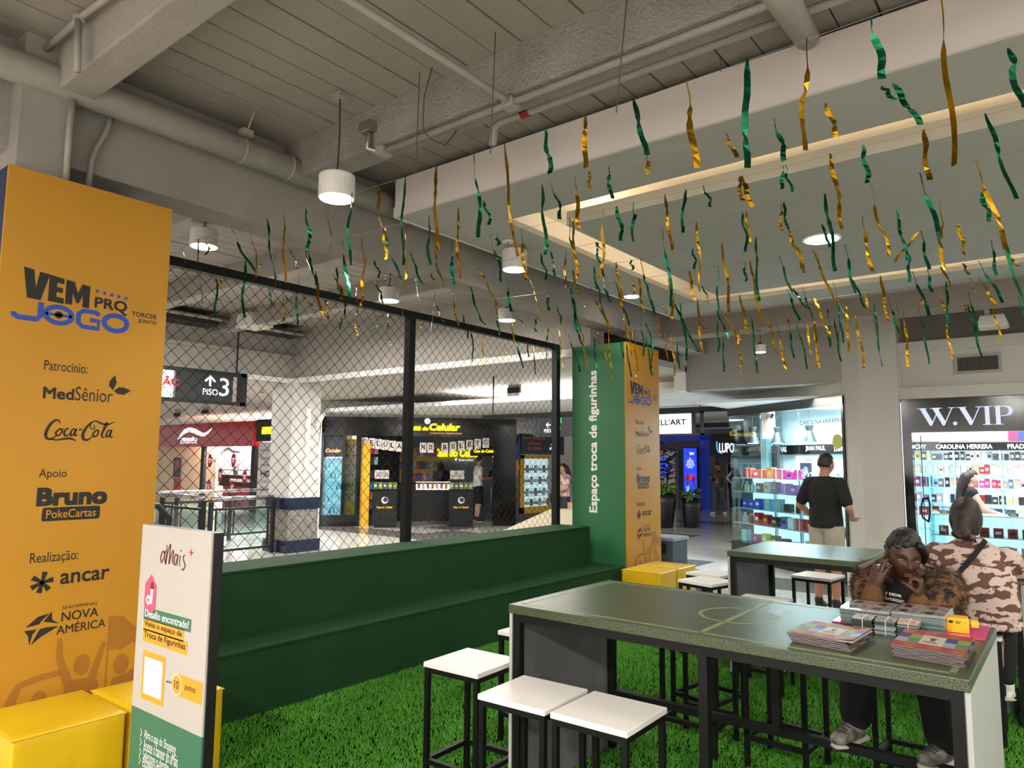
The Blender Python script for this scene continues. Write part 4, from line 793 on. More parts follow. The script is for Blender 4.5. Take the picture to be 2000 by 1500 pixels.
# bag of packs on the far table, water bottle on the turf
bg = MB(); rb = random.Random(4)
bg.ell((-1.02, 6.05, .985+.035), (.14, .12, .05), 16, 10)
bg.v = [(v[0]+rb.uniform(-.012, .012), v[1]+rb.uniform(-.012, .012), max(.972, v[2]+rb.uniform(-.012, .012))) for v in bg.v]
tag(bg.build('plastic_bag', mat('crumpled_plastic', '#c9c9c6', .15, spec=.7, bump=.6, bs=22), None), 'crumpled clear plastic bag lying on the far table beside the woman', 'bag')
wb_ = thing('water_bottle', 'clear ribbed water bottle standing on the turf under the far table', 'bottle', (-.485, 6.165, .006))
BOT = mat('bottle_plastic', '#b9c6cc', .12, trans=.6, spec=.6); pr = [(.038, 0), (.042, .01)]
for k in range(9): pr += [(.0425, .02+k*.02), (.0395, .03+k*.02)]
pr += [(.043, .205), (.043, .25), (.036, .285), (.016, .32), (.014, .335)]
MB().lathe(pr, (-.485, 6.165, .006), 18).build('body', BOT, wb_, smooth=True); MB().lathe([(.017, .333), (.017, .352)], (-.485, 6.165, .006), 14).build('cap', cm('#9fb3c4', .5), wb_)
MB().lathe([(.0435, .21), (.0435, .25)], (-.485, 6.165, .006), 18).build('label', cm('#5b6f86', .5), wb_)
# ---------------------------------------------------------------- people
def loft(mb, rings, n=20):                         # rings: (centre, x-axis vector, y-axis vector)
    vs = []; fs = []
    for c, ax, ay in rings:
        c, ax, ay = Vector(c), Vector(ax), Vector(ay)
        for k in range(n):
            a = 2*math.pi*k/n; vs.append(c + ax*math.cos(a) + ay*math.sin(a))
    m = len(rings)
    for i in range(m-1):
        for k in range(n): k2 = (k+1) % n; fs.append((i*n+k, i*n+k2, (i+1)*n+k2, (i+1)*n+k))
    fs.append(tuple(range(n-1, -1, -1))); fs.append(tuple((m-1)*n+k for k in range(n)))
    mb.add(vs, fs); return mb
def limb(mb, pts, rs, n=14):
    pts = [Vector(p) for p in pts]; P2 = []; R2 = []
    for i in range(len(pts)-1):                     # rounded joints: resample
        for j in range(5):
            t = j/5; P2.append(pts[i].lerp(pts[i+1], t)); R2.append(rs[i]*(1-t)+rs[i+1]*t)
    P2.append(pts[-1]); R2.append(rs[-1]); mb.tube(P2, R2, n)
    for p, r in zip(pts, rs): mb.ell(p, r*.98, 12, 8)
    return mb
def blob(name, mb, m, par, vox=.01, it=3):
    o = mb.build(name, m, par, smooth=True); r = o.modifiers.new('remesh', 'REMESH'); r.mode = 'VOXEL'; r.voxel_size = vox; r.use_smooth_shade = True
    if it: s = o.modifiers.new('smooth', 'SMOOTH'); s.factor = .5; s.iterations = it
    return o
def axes(f, up=(0, 0, 1)):
    f = Vector(f).normalized(); r = f.cross(Vector(up)).normalized(); u = r.cross(f); return Matrix((r, f, u)).transposed()
def head_pt(v):                                     # unit sphere to a head, x right, y forward, z up, metres
    x, y, z = v; w = .074; dp = .095; h = .115
    k = 1 - .30*max(0, -z-.05)**1.3; px, py, pz = x*w*k, y*dp, z*h
    if y < 0 and z < -.2: py *= 1 - .35*(-z-.2)
    if z > .2: px *= 1 + .02
    if y > 0:
        g = lambda cx, cz, sx, sz: math.exp(-((px-cx)/sx)**2 - ((pz-cz)/sz)**2)
        py += .020*g(0, -.028, .011, .014) + .012*g(0, -.006, .008, .022) + .006*g(.012, -.032, .008, .008) + .006*g(-.012, -.032, .008, .008)
        py -= .010*(g(.031, .008, .016, .010) + g(-.031, .008, .016, .010)); py += .004*g(0, .024, .05, .010)
        py += .009*g(0, -.058, .020, .008) + .006*g(0, -.067, .018, .006) - .003*g(0, -.0625, .02, .003) + .007*g(0, -.095, .018, .014)
        py += .004*(g(.042, -.025, .018, .02) + g(-.042, -.025, .018, .02))
    return Vector((px, py, pz))
def add_head(mb, c, M, s=1, n=40, m=32):
    vs = []; fs = []
    for i in range(m+1):
        th = math.pi*i/m
        for k in range(n):
            a = 2*math.pi*k/n; vs.append(Vector(c) + M @ (head_pt((math.sin(th)*math.cos(a), math.sin(th)*math.sin(a), math.cos(th)))*s))
    for i in range(m):
        for k in range(n): k2 = (k+1) % n; fs.append((i*n+k, (i+1)*n+k, (i+1)*n+k2, i*n+k2))
    mb.add(vs, fs)
    for sx in (1, -1): mb.ell(Vector(c)+M @ Vector((sx*.076*s, -.008*s, -.012*s)), (.011*s, .02*s, .032*s), 10, 8, M)
def face_parts(par, c, M, s, lip, brow, iris='#1a100b', lid=.6):
    c = Vector(c)
    for sx in (1, -1):
        p = c + M @ (Vector((sx*.031, .0775, .006))*s)
        e = MB().ell(p, (.0125*s, .010*s, .0075*s*lid), 12, 8, M).build('eye', cm('#86776c', .3), par, smooth=True)
        MB().ell(p + M @ (Vector((0, .0085, -.0015))*s), (.0055*s, .003*s, .0052*s*lid), 10, 6, M).build('iris', cm(iris, .2), e, smooth=True)
        b = [c + M @ (Vector((sx*(.012+.011*k), .094-.0035*k-.0012*k*k, .026+.004*math.sin(k*1.0)))*s) for k in range(5)]
        MB().tube(b, [.003*s, .0042*s, .004*s, .003*s, .0015*s], 6).build('eyebrow', cm(brow, .8), par, smooth=True)
        l = [c + M @ (Vector((sx*(.017+.007*k), .0895-.0012*k*k, .0125+.003*math.sin(k*.78)))*s) for k in range(5)]
        MB().tube(l, .0022*s, 6).build('eyelid', cm(brow, .7), par, smooth=True)
    b = MB(); b.ell(c+M @ (Vector((0, .096, -.0575))*s), (.021*s, .008*s, .0048*s), 14, 8, M); b.ell(c+M @ (Vector((0, .096, -.0665))*s), (.018*s, .008*s, .0055*s), 14, 8, M)
    b.build('lips', cm(lip, .4), par, smooth=True)
def hand(mb, w, d, nrm, curls, s=1, side=1, spread=.12, thumb=(.5, .5), fist=False):
    """w wrist, d direction of the palm, nrm direction the palm faces; side +1 puts the thumb towards d x nrm"""
    w, d = Vector(w), Vector(d).normalized(); nrm = Vector(nrm); nrm = (nrm - d*nrm.dot(d)).normalized(); x = d.cross(nrm)*side
    loft(mb, [(w + d*(t*.095*s), x*(wd*s), nrm*(th*s)) for t, wd, th in ((-.1, .022, .017), (.15, .028, .017), (.55, .038, .017), (.9, .041, .014), (1.02, .037, .010))], 16)
    for k in range(4):
        off = (1.5-k)*.0205*s; ln = (.072, .082, .077, .060)[k]*s; b = w + d*(.094-abs(1.4-k)*.003)*s + x*off
        dr = (d + x*(1.5-k)*spread).normalized(); pts = [b - d*.018*s, b]; a = 0
        for j, fr in enumerate((.45, .30, .25)):
            a += R(curls[k]*(1, 1.05, .7)[j]); dv = dr*math.cos(a) + nrm*math.sin(a); pts.append(pts[-1] + dv*ln*fr)
        limb(mb, pts, [.0088*s, .009*s, .0082*s, .0076*s, .0064*s], 10)
    tb = w + d*.022*s + x*.028*s; t1 = tb + (x*.75 + d*.55 + nrm*thumb[0]*.5).normalized()*.042*s; t2 = t1 + (x*(.35-thumb[1]*.4) + d*.8 + nrm*thumb[1]).normalized()*.034*s; t3 = t2 + (x*(.1-thumb[1]*.5) + d*.8 + nrm*thumb[1]).normalized()*.026*s
    if fist: tb = w + d*.03*s + x*.026*s + nrm*.008*s; t1 = tb + (x*.35 + d*.55 + nrm*.6).normalized()*.036*s; t2 = t1 + (d*.45 + nrm*.85 - x*.1).normalized()*.030*s; t3 = t2 + (d*.1 + nrm*.6 - x*.7).normalized()*.022*s
    limb(mb, [w + d*.012*s + x*.012*s, tb, t1, t2, t3], [.013*s, .0125*s, .0105*s, .009*s, .007*s], 10)
def hair_cap(c, M, s, m, par, cover, amp=.006, fq=40, grow=1.10, extra=None, vox=.007, shift=(0, -.008, .010)):
    """shell over the scalp; cover(x,y,z) on the unit head says where hair grows"""
    b = MB(); n, q = 44, 34; vs = []; fs = []; ok = []
    for i in range(q+1):
        th = math.pi*i/q
        for k in range(n):
            a = 2*math.pi*k/n; u = (math.sin(th)*math.cos(a), math.sin(th)*math.sin(a), math.cos(th)); g = cover(*u); ok.append(g > 0)
            v = head_pt((u[0], min(u[1], .2) if g > 0 and u[1] > .2 else u[1], u[2])) if False else Vector((u[0]*.074, u[1]*.095, u[2]*.115))
            f = grow if g > 0 else .86; f += amp/.1*noise.noise(Vector(u)*fq/10)
            vs.append(Vector(c) + M @ (Vector((v.x*f, v.y*f, v.z*f))*s + Vector(shift)*s*(1 if g > 0 else 0)))
    for i in range(q):
        for k in range(n): k2 = (k+1) % n; fs.append((i*n+k, (i+1)*n+k, (i+1)*n+k2, i*n+k2))
    b.add(vs, fs)
    if extra: extra(b)
    return blob('hair', b, m, par, vox, 1)
HAIRK = mat('black_hair', '#120d0b', .45, bump=.8, bs=90, var=.4, vs=30, bd=.006)
HAIRB = mat('brown_hair', '#24160f', .5, bump=.7, bs=80, var=.4, vs=25, bd=.006)
SKD = mat('skin_dark', '#4a2c1d', .48, var=.06, vs=12); SKM = mat('skin_tan', '#a8775a', .5, var=.05, vs=10); SKL = mat('skin_light', '#c79a80', .5, var=.05, vs=10)
DARKCLOTH = mat('black_cloth', '#0e0e10', .85, bump=.3, bs=60)

# -- seated woman in a leopard fur jacket behind the near table
W1 = thing('person', 'seated woman in a leopard fur jacket, chin on fist, holding a phone to her ear', 'person', (-.74, 4.4, .006))
hc = Vector((-.705, 4.02, 1.252)); HM = axes((.40, -.88, -.30), (.10, 0, 1))
fur = bpy.data.materials.new('leopard_fur'); fur.use_nodes = True
nt = fur.node_tree; bs_ = nt.nodes['Principled BSDF']; bs_.inputs['Roughness'].default_value = .8
tc = nt.nodes.new('ShaderNodeTexCoord'); vo = nt.nodes.new('ShaderNodeTexNoise'); vo.inputs['Scale'].default_value = 26; vo.inputs['Detail'].default_value = 2
rp = nt.nodes.new('ShaderNodeValToRGB'); rp.color_ramp.elements[0].position = .44; rp.color_ramp.elements[0].color = (*lin('#150d08'), 1); rp.color_ramp.elements[1].position = .50; rp.color_ramp.elements[1].color = (*lin('#4f3019'), 1)
e = rp.color_ramp.elements.new(.62); e.color = (*lin('#74502c'), 1)
nt.links.new(tc.outputs['Object'], vo.inputs['Vector']); nt.links.new(vo.outputs[0], rp.inputs[0]); nt.links.new(rp.outputs[0], bs_.inputs['Base Color'])
rsh, lsh = Vector((-.895, 4.22, 1.11)), Vector((-.545, 4.20, 1.10)); rel, lel = Vector((-.835, 3.90, 1.025)), Vector((-.635, 3.885, 1.015))
rwr, lwr = aty(1706, 1150, 3.90), aty(1795, 1170, 3.885)
b = MB(); add_head(b, hc, HM)
limb(b, [hc+HM @ Vector((0, -.03, -.06)), (-.72, 4.13, 1.10), (-.725, 4.22, .98), (-.74, 4.38, .78)], [.052, .056, .11, .13])
limb(b, [(-.725, 4.18, 1.08), rsh, rel, rwr], [.05, .05, .038, .026]); limb(b, [(-.725, 4.18, 1.08), lsh, lel, lwr], [.05, .05, .038, .026])
for hip, kn, an in (((-.82, 4.36, .72), (-.925, 4.02, .74), (-.945, 3.985, .45)), ((-.66, 4.36, .72), (-.60, 4.02, .73), (-.575, 3.99, .43))): limb(b, [(-.74, 4.38, .78), hip, kn, an], [.12, .085, .055, .036])
hand(b, rwr, (.30, -.04, 1), (.35, .9, .1), (26, 16, 14, 18), .98, 1, .07, (.6, .6)); hand(b, lwr, (.12, -.02, 1), (-.93, -.10, 0), (76, 80, 84, 86), .98, 1, .02, (.9, .9), True)
blob('body', b, SKD, W1, .0042, 1)
face_parts(W1, hc, HM, 1, '#5d2f27', '#140c08', lid=.55)
def cov1(x, y, z): return 1 if (z > .54 - .18*x or (y < .30 and z > -.25) or (y < -.1 and z > -.55)) else -1
def ex1(bb):
    for k in range(46):
        a = rnd.uniform(0, 6.28); t = rnd.uniform(-.1, 1); u = Vector((math.sqrt(max(0, 1-t*t))*math.cos(a), math.sqrt(max(0, 1-t*t))*math.sin(a), t))
        if cov1(*u) < 0: continue
        bb.ell(hc + HM @ Vector((u.x*.078, u.y*.096-.01, u.z*.116+.010)), rnd.uniform(.010, .015), 8, 6)
    limb(bb, [hc+HM @ Vector((-.04, .075, .085)), hc+HM @ Vector((-.074, .06, .045)), hc+HM @ Vector((-.084, .03, -.02))], [.02, .018, .008])
hair_cap(hc, HM, 1, HAIRK, W1, cov1, .007, 70, 1.09, ex1, .006)
b = MB(); loft(b, [((-.75, 4.42, .74), (.20, 0, 0), (0, .15, 0)), ((-.745, 4.38, .85), (.205, 0, 0), (0, .15, .02)), ((-.73, 4.29, .98), (.20, 0, 0), (0, .13, .04)), ((-.722, 4.23, 1.07), (.185, 0, 0), (0, .10, .04)), ((-.72, 4.19, 1.125), (.13, 0, 0), (0, .07, .03)), ((-.72, 4.17, 1.15), (.075, 0, 0), (0, .05, .02))])
limb(b, [rsh, rsh.lerp(rel, .5)+Vector((-.02, 0, 0)), rel+Vector((-.01, .02, .0))], [.085, .08, .058]); limb(b, [lsh+Vector((-.02, 0, 0)), (-.545, 4.05, 1.06), lel+Vector((.045, .03, .0))], [.09, .092, .06])
jk = blob('fur_jacket', b, fur, W1, .012, 2)
b = MB(); limb(b, [rel+Vector((0, 0, .0)), rel.lerp(rwr, .86)], [.056, .043]); blob('cuff', b, mat('cuff_fur', '#5f3d1c', .85, bump=.8, bs=70), W1, .008, 1)
b = MB(); limb(b, [lel+Vector((0, 0, .0)), lel.lerp(lwr, .84)], [.056, .043]); blob('cuff', b, mat('cuff_fur', '#5f3d1c', .85), W1, .008, 1)
b = MB(); loft(b, [((-.745, 4.20, .80), (.09, .0, 0), (0, .10, 0)), ((-.735, 4.12, .97), (.10, 0, 0), (0, .09, .02)), ((-.725, 4.09, 1.06), (.10, 0, 0), (0, .075, .03)), ((-.72, 4.10, 1.12), (.075, 0, 0), (0, .06, .02))])
blob('black_top', b, DARKCLOTH, W1, .01, 2)
tx = Vector((-.775, 4.008, 1.0)); text('V DEDIR', aty(1729, 1160, 4.018)-Vector((0, .01, 0)), (1, .0, -.10), (0, .15, 1), .075, .013, WHITE, W1, bold=.02); text('AUTORIZADO', aty(1729, 1170, 4.018)-Vector((0, .008, 0)), (1, .0, -.10), (0, .15, 1), .085, .013, WHITE, W1, bold=.02)
for kn, an, hip in (((-.925, 4.02, .745), (-.945, 3.985, .46), (-.82, 4.38, .73)), ((-.60, 4.02, .735), (-.575, 3.99, .43), (-.66, 4.38, .73))):
    b = MB(); limb(b, [(-.74, 4.40, .77), hip, kn, Vector(kn).lerp(Vector(an), .5), an], [.15, .115, .088, .085, .078]); blob('trouser_leg', b, DARKCLOTH, W1, .012, 2)
SHOE = mat('grey_sneaker', '#8c857d', .6, col2='#4f4a46', vs=30, detail=3); SOLE = cm('#b8b0a6', .6)
def shoe(par, an, toe, s=1, m=SHOE, sole=SOLE, lace='#3a3634'):
    an, toe = Vector(an), Vector(toe); d = (toe-an); d2 = d.normalized(); b = MB()
    heel = an - Vector((0, 0, .055*s)) - Vector((d2.x, d2.y, 0))*.03; side = d2.cross(Vector((0, 0, 1))).normalized(); up = side.cross(d2).normalized()
    if up.z < 0: up = -up
    dn = (toe-heel)
    loft(b, [(heel + dn*t + up*h, side*w_*s, up*hh*s) for t, w_, hh, h in ((-.08, .02, .03, .02), (0, .036, .045, .012), (.3, .04, .05, .012), (.6, .046, .038, .004), (.88, .043, .028, -.004), (1.03, .022, .016, -.008))], 16); limb(b, [an+Vector((0, 0, .02)), heel+dn*.2+up*.02], [.047*s, .045*s])
    o = blob('shoe', b, m, par, .008, 2); b = MB()
    loft(b, [(heel + dn*t - up*.034*s, side*w_*s, up*.013*s) for t, w_ in ((-.10, .026), (0, .040), (.3, .043), (.6, .049), (.88, .046), (1.06, .022))], 16); b.build('sole', sole, o, smooth=True)
    for k in range(4):
        c = heel + dn*(.34+.11*k) + up*(.062-.008*k)*s; MB().tube([c-side*.026*s-up*.006, c+up*.004, c+side*.026*s-up*.006], .004*s, 6).build('lace', cm(lace, .7), o)
shoe(W1, (-.945, 3.985, .435), aty(1628, 1446, 3.84)); shoe(W1, (-.575, 3.99, .41), aty(1802, 1486, 3.82))
ph = thing('mobile_phone', 'brown cased phone held to the ear of the woman in the fur jacket', 'phone', aty(1692, 1103, 3.95))
pa, pb = aty(1678, 1109, 3.94), aty(1722, 1090, 3.985); MB().bar(pa, pb, .012, .068, (.25, 1, .35)).build('case', cm('#4a2a22', .35), ph, bev=.004)
rg = rwr + Vector((.045, -.012, .128)); 
MB().tube([rwr + Vector((.03, -.012, .118)) + Vector((.0105*math.cos(a/6*3.14159), .0105*math.sin(a/6*3.14159), .002*math.cos(a/6*3.14159))) for a in range(13)], .0022, 6).build('ring', mat('silver', '#d8d8d8', .15, metal=1), W1)
# fur pile on the jacket, sampled from its finished surface
dg = bpy.context.evaluated_depsgraph_get(); ev = jk.evaluated_get(dg); me = ev.to_mesh(); off = wloc(W1); fb = MB(); polys = list(me.polygons); rf = random.Random(5)
for k in range(15000):
    p = polys[rf.randrange(len(polys))]; c = off + p.center + Vector((rf.uniform(-.006, .006), rf.uniform(-.006, .006), rf.uniform(-.006, .006))); nn = p.normal
    d = (nn*rf.uniform(.4, 1) + Vector((rf.uniform(-.5, .5), rf.uniform(-.5, .5), rf.uniform(-1.1, .1)))).normalized()*rf.uniform(.014, .034); s = d.cross(Vector((rf.uniform(-1, 1), rf.uniform(-1, 1), rf.uniform(-1, 1)))).normalized()*.0012
    fb.add((c-s, c+s, c+d), ((0, 1, 2),))
ev.to_mesh_clear(); fo = fb.build('fur', fur, W1); fo['kind'] = 'stuff'

# -- seated woman in camouflage, back to us
camo_m = bpy.data.materials.new('desert_camouflage'); camo_m.use_nodes = True; nt = camo_m.node_tree; bs_ = nt.nodes['Principled BSDF']; bs_.inputs['Roughness'].default_value = .8
tc = nt.nodes.new('ShaderNodeTexCoord'); mp = nt.nodes.new('ShaderNodeMapping'); mp.inputs['Scale'].default_value = (1, 1, 1.9); nt.links.new(tc.outputs['Object'], mp.inputs[0])
n1 = nt.nodes.new('ShaderNodeTexNoise'); n1.inputs['Scale'].default_value = 12; n1.inputs['Detail'].default_value = 1.5
r1 = nt.nodes.new('ShaderNodeValToRGB'); r1.color_ramp.interpolation = 'CONSTANT'; r1.color_ramp.elements[0].color = (*lin('#c7b1a6'), 1); r1.color_ramp.elements[1].position = .515; r1.color_ramp.elements[1].color = (*lin('#654139'), 1)
n2 = nt.nodes.new('ShaderNodeTexVoronoi'); n2.inputs['Scale'].default_value = 42
r2_ = nt.nodes.new('ShaderNodeMath'); r2_.operation = 'LESS_THAN'; r2_.inputs[1].default_value = .23; r3_ = nt.nodes.new('ShaderNodeMath'); r3_.operation = 'LESS_THAN'; r3_.inputs[1].default_value = .12
n4 = nt.nodes.new('ShaderNodeTexNoise'); n4.inputs['Scale'].default_value = 9; r4 = nt.nodes.new('ShaderNodeMath'); r4.operation = 'GREATER_THAN'; r4.inputs[1].default_value = .52
m4 = nt.nodes.new('ShaderNodeMath'); m4.operation = 'MULTIPLY'; m5 = nt.nodes.new('ShaderNodeMath'); m5.operation = 'MULTIPLY'
x1 = nt.nodes.new('ShaderNodeMix'); x1.data_type = 'RGBA'; x1.inputs[7].default_value = (*lin('#1f1714'), 1); x2 = nt.nodes.new('ShaderNodeMix'); x2.data_type = 'RGBA'; x2.inputs[7].default_value = (*lin('#e6dad2'), 1)
L_ = nt.links
L_.new(mp.outputs[0], n1.inputs['Vector']); L_.new(n1.outputs[0], r1.inputs[0]); L_.new(tc.outputs['Object'], n2.inputs['Vector']); L_.new(tc.outputs['Object'], n4.inputs['Vector']); L_.new(n4.outputs[0], r4.inputs[0])
L_.new(n2.outputs['Distance'], r2_.inputs[0]); L_.new(n2.outputs['Distance'], r3_.inputs[0]); L_.new(r2_.outputs[0], m4.inputs[0]); L_.new(r4.outputs[0], m4.inputs[1]); L_.new(r3_.outputs[0], m5.inputs[0]); L_.new(r4.outputs[0], m5.inputs[1])
L_.new(r1.outputs[0], x1.inputs[6]); L_.new(m4.outputs[0], x1.inputs[0]); L_.new(x1.outputs[2], x2.inputs[6]); L_.new(m5.outputs[0], x2.inputs[0]); L_.new(x2.outputs[2], bs_.inputs['Base Color'])
ZU = Vector((0, 0, 1))
W2 = thing('person', 'seated woman in a desert camouflage jacket with low hair bun, seen from behind', 'person', (-.60, 5.5, .006))
h2 = aty(1887, 1016, 5.48); HM2 = axes((.12, .95, -.22)); ns = Vector((h2.x-.005, 5.47, 1.235))
b = MB(); add_head(b, h2, HM2, .98); sl, sr = Vector((h2.x-.175, 5.48, 1.115)), Vector((h2.x+.205, 5.48, 1.115)); el, er = Vector((h2.x-.25, 5.70, 1.0)), Vector((h2.x+.27, 5.68, 1.0)); wl2, wr2 = Vector((-.80, 5.92, 1.0)), Vector((-.40, 5.95, 1.0))
limb(b, [h2+Vector((0, -.02, -.06)), ns, (h2.x, 5.48, 1.05), (h2.x-.01, 5.5, .76)], [.05, .055, .12, .14]); limb(b, [ns-ZU*.09, sl-ZU*.04, el, wl2], [.04, .04, .038, .027]); limb(b, [ns-ZU*.09, sr-ZU*.04, er, wr2], [.04, .04, .038, .027])
hand(b, wl2, (.5, .8, .1), (0, 0, -1), (25, 28, 30, 30), 1, 1); hand(b, wr2, (-.5, .8, .1), (0, 0, -1), (25, 28, 30, 30), 1, -1)
for sx in (-.1, .1): limb(b, [(h2.x, 5.5, .76), (h2.x+sx, 5.52, .72), (h2.x+sx*1.2, 5.74, .70), (h2.x+sx*1.2, 5.70, .40)], [.13, .085, .055, .038])
blob('body', b, SKM, W2, .009, 2)
b = MB(); X = h2.x + .02
loft(b, [((X+.02, 5.47, .69), (.20, 0, 0), (0, .15, 0)), ((X+.02, 5.47, .76), (.225, 0, 0), (0, .17, 0)), ((X+.015, 5.46, .95), (.225, 0, 0), (0, .165, 0)), ((X+.005, 5.46, 1.08), (.215, 0, 0), (0, .145, 0)), ((X, 5.47, 1.16), (.18, 0, 0), (0, .105, 0)), ((X, 5.47, 1.20), (.11, 0, 0), (0, .075, 0)), ((X, 5.47, 1.235), (.07, 0, 0), (0, .062, 0))], 28)
limb(b, [sl, sl.lerp(el, .5), el, el.lerp(wl2, .8)], [.078, .08, .07, .05]); limb(b, [sr, sr.lerp(er, .5), er, er.lerp(wr2, .8)], [.078, .08, .07, .05])
b.v = [(v[0]+.006*noise.noise(Vector(v)*9), v[1]+.012*noise.noise(Vector(v)*8+Vector((3, 1, 2))), v[2]) for v in b.v]
blob('jacket', b, camo_m, W2, .011, 2)
b = MB()
for k in range(40):
    a = 2*math.pi*k/40; b.ell((X+.02+.215*math.cos(a), 5.47+.165*math.sin(a), .715), (.019, .018, .03), 8, 6)
blob('ribbed_hem', b, camo_m, W2, .009, 1)
b = MB(); loft(b, [((X+.01, 5.52, .655), (.19, 0, 0), (0, .17, 0)), ((X+.01, 5.5, .78), (.17, 0, 0), (0, .14, 0))])
for sx in (-.1, .1): limb(b, [(X+sx, 5.54, .71), (X+sx*1.2, 5.78, .70), (X+sx*1.2, 5.72, .34)], [.105, .085, .06])
blob('trousers', b, DARKCLOTH, W2, .014, 2)
for sx in (-.12, .12): shoe(W2, (X+sx, 5.72, .30), (X+sx, 5.84, .21), 1, cm('#d8d4cf', .6), SOLE)
def ex2(bb):
    limb(bb, [h2+HM2 @ Vector((0, -.09, -.02)), h2+HM2 @ Vector((0, -.10, -.09))], [.05, .05])
    bn = h2+HM2 @ Vector((.0, -.115, -.105))
    for k in range(9):
        a = k*.7; bb.ell(bn + Vector((.026*math.cos(a), -.01, .017*math.sin(a))), (.03, .024, .017), 10, 8)
    limb(bb, [bn+Vector((.02, .01, -.02)), bn+Vector((.065, .03, -.035)), bn+Vector((.075, .04, -.055))], [.02, .012, .005])
hair_cap(h2, HM2, .98, HAIRB, W2, lambda x, y, z: 1 if (y < .35 and z > -.75) or z > .5 else -1, .004, 30, 1.27, ex2)
sb = [Vector((X+.085, 5.40, 1.225)), Vector((X+.03, 5.335, 1.14)), Vector((X-.06, 5.29, 1.02)), Vector((X-.14, 5.31, .93)), Vector((X-.21, 5.40, .87))]
b = MB()
for k in range(4): b.bar(sb[k], sb[k+1]+(sb[k+1]-sb[k])*.04, .030, .006, (0, 1, .35))
tag(b.build('shoulder_strap', DARKCLOTH, None), 'black bag strap crossing the back of the camouflage jacket', 'strap'); 
# -- people standing further away
def figure(label, loc, rz, H, skin, top, legs, shoes, hairm, long_hair=0, arms=None, step=0, shorts=False, sleeve=.55, vox=.014, look=(0, 1, -.1), fat=1, legside=None, extra=None):
    t = thing('person', label, 'person', loc); s = H/1.72; c, sn = math.cos(rz), math.sin(rz)
    def W(x, y, z): return Vector((loc[0]+(x*c-y*sn)*s, loc[1]+(x*sn+y*c)*s, loc[2]+z*s))
    def D(x, y, z): return Vector((x*c-y*sn, x*sn+y*c, z))
    M = axes(D(*look)); hcn = W(look[0]*.03, .02+look[1]*.02, 1.60); arms = arms or (((-.26, -.03, 1.10), (-.25, .10, .86)), ((.26, -.03, 1.10), (.25, .10, .86)))
    b = MB(); add_head(b, hcn, M, s*.98, 28, 22); limb(b, [W(0, .01, 1.53), W(0, 0, 1.45), W(0, 0, 1.25), W(0, 0, 1.02)], [.052*s, .056*s, .12*s, .125*s])
    wr = []
    for sx, (e_, w_) in zip((-1, 1), arms):
        limb(b, [W(0, 0, 1.40), W(sx*.185, 0, 1.385), W(*e_), W(*w_)], [.06*s, .052*s, .04*s, .028*s]); d = (W(*w_)-W(*e_)).normalized()
        hand(b, W(*w_), d, D(-sx, .3, 0) if abs(d.z) > .5 else Vector((0, 0, 1)), (25, 28, 30, 32), s, sx)
    F = [(sx*.085, 0, .90, sx*.095, step*sx*.10+.02, .49, sx*.10, step*sx*.20-.03, .09) for sx in (-1, 1)]
    for f in F: limb(b, [W(0, 0, .98), W(*f[0:3]), W(*f[3:6]), W(*f[6:9])], [.11*s, .085*s, .058*s, .038*s])
    blob('body', b, skin, t, vox*.7, 1)
    b = MB(); loft(b, [(W(0, 0, z), D(w_, 0, 0)*s*fat, D(0, d_, 0)*s*fat) for z, w_, d_ in ((.90, .175, .125), (.98, .17, .12), (1.12, .16, .115), (1.28, .18, .12), (1.38, .17, .10), (1.43, .12, .075), (1.47, .07, .06))])
    for sx, (e_, w_) in zip((-1, 1), arms):
        a0, a1 = W(sx*.175, 0, 1.375), W(*e_)
        if sleeve <= 1: limb(b, [W(sx*.12, 0, 1.395), a0, a0.lerp(a1, sleeve)], [.075*s, .084*s, .066*s])
        else: limb(b, [a0, a1, a1.lerp(W(*w_), .85)], [.07*s, .056*s, .042*s])
    blob('shirt', b, top, t, vox, 2)
    for i, f in enumerate(F):
        b = MB(); hp, kn, an = W(*f[0:3]), W(*f[3:6]), W(*f[6:9])
        if shorts: limb(b, [W(0, 0, .96), hp, kn.lerp(hp, .12)], [.135*s, .115*s, .10*s])
        else: limb(b, [W(0, 0, .96), hp, kn, an+Vector((0, 0, .03*s))], [.135*s, .108*s, .082*s, .066*s])
        blob('shorts_leg' if shorts else 'trouser_leg', b, legs, t, vox, 2)
        d = D(f[6]*.8, 1, 0)*.16*s; shoe(t, an, an+Vector((d.x, d.y, -.055*s)), s, shoes, SOLE)
    def ex(bb):
        if long_hair: limb(bb, [hcn+M @ Vector((0, -.07, .0)), hcn+M @ Vector((0, -.10, -.12)), hcn+M @ Vector((0, -.11, -.12-long_hair))], [.085*s, .08*s, .05*s])
    hair_cap(hcn, M, s*.98, hairm, t, lambda x, y, z: 1 if z > .45 or (y < .15 and z > -.30) else -1, .004, 30, 1.11, ex, vox*.8)
    return t, W, D, hcn, M, s
figure('man in a black t-shirt and beige shorts standing with his back to us', (-2.38, 9.0, 0), R(-14), 1.80, SKM, DARKCLOTH, mat('beige_cloth', '#a59c8e', .8, var=.08, vs=12), cm('#1b1b1b', .6), HAIRK, arms=(((-.29, -.05, 1.14), (-.20, .14, .98)), ((.29, -.04, 1.13), (.22, .16, 1.02))), shorts=True, sleeve=.75, vox=.011, fat=1.12, look=(.25, 1, -.1))
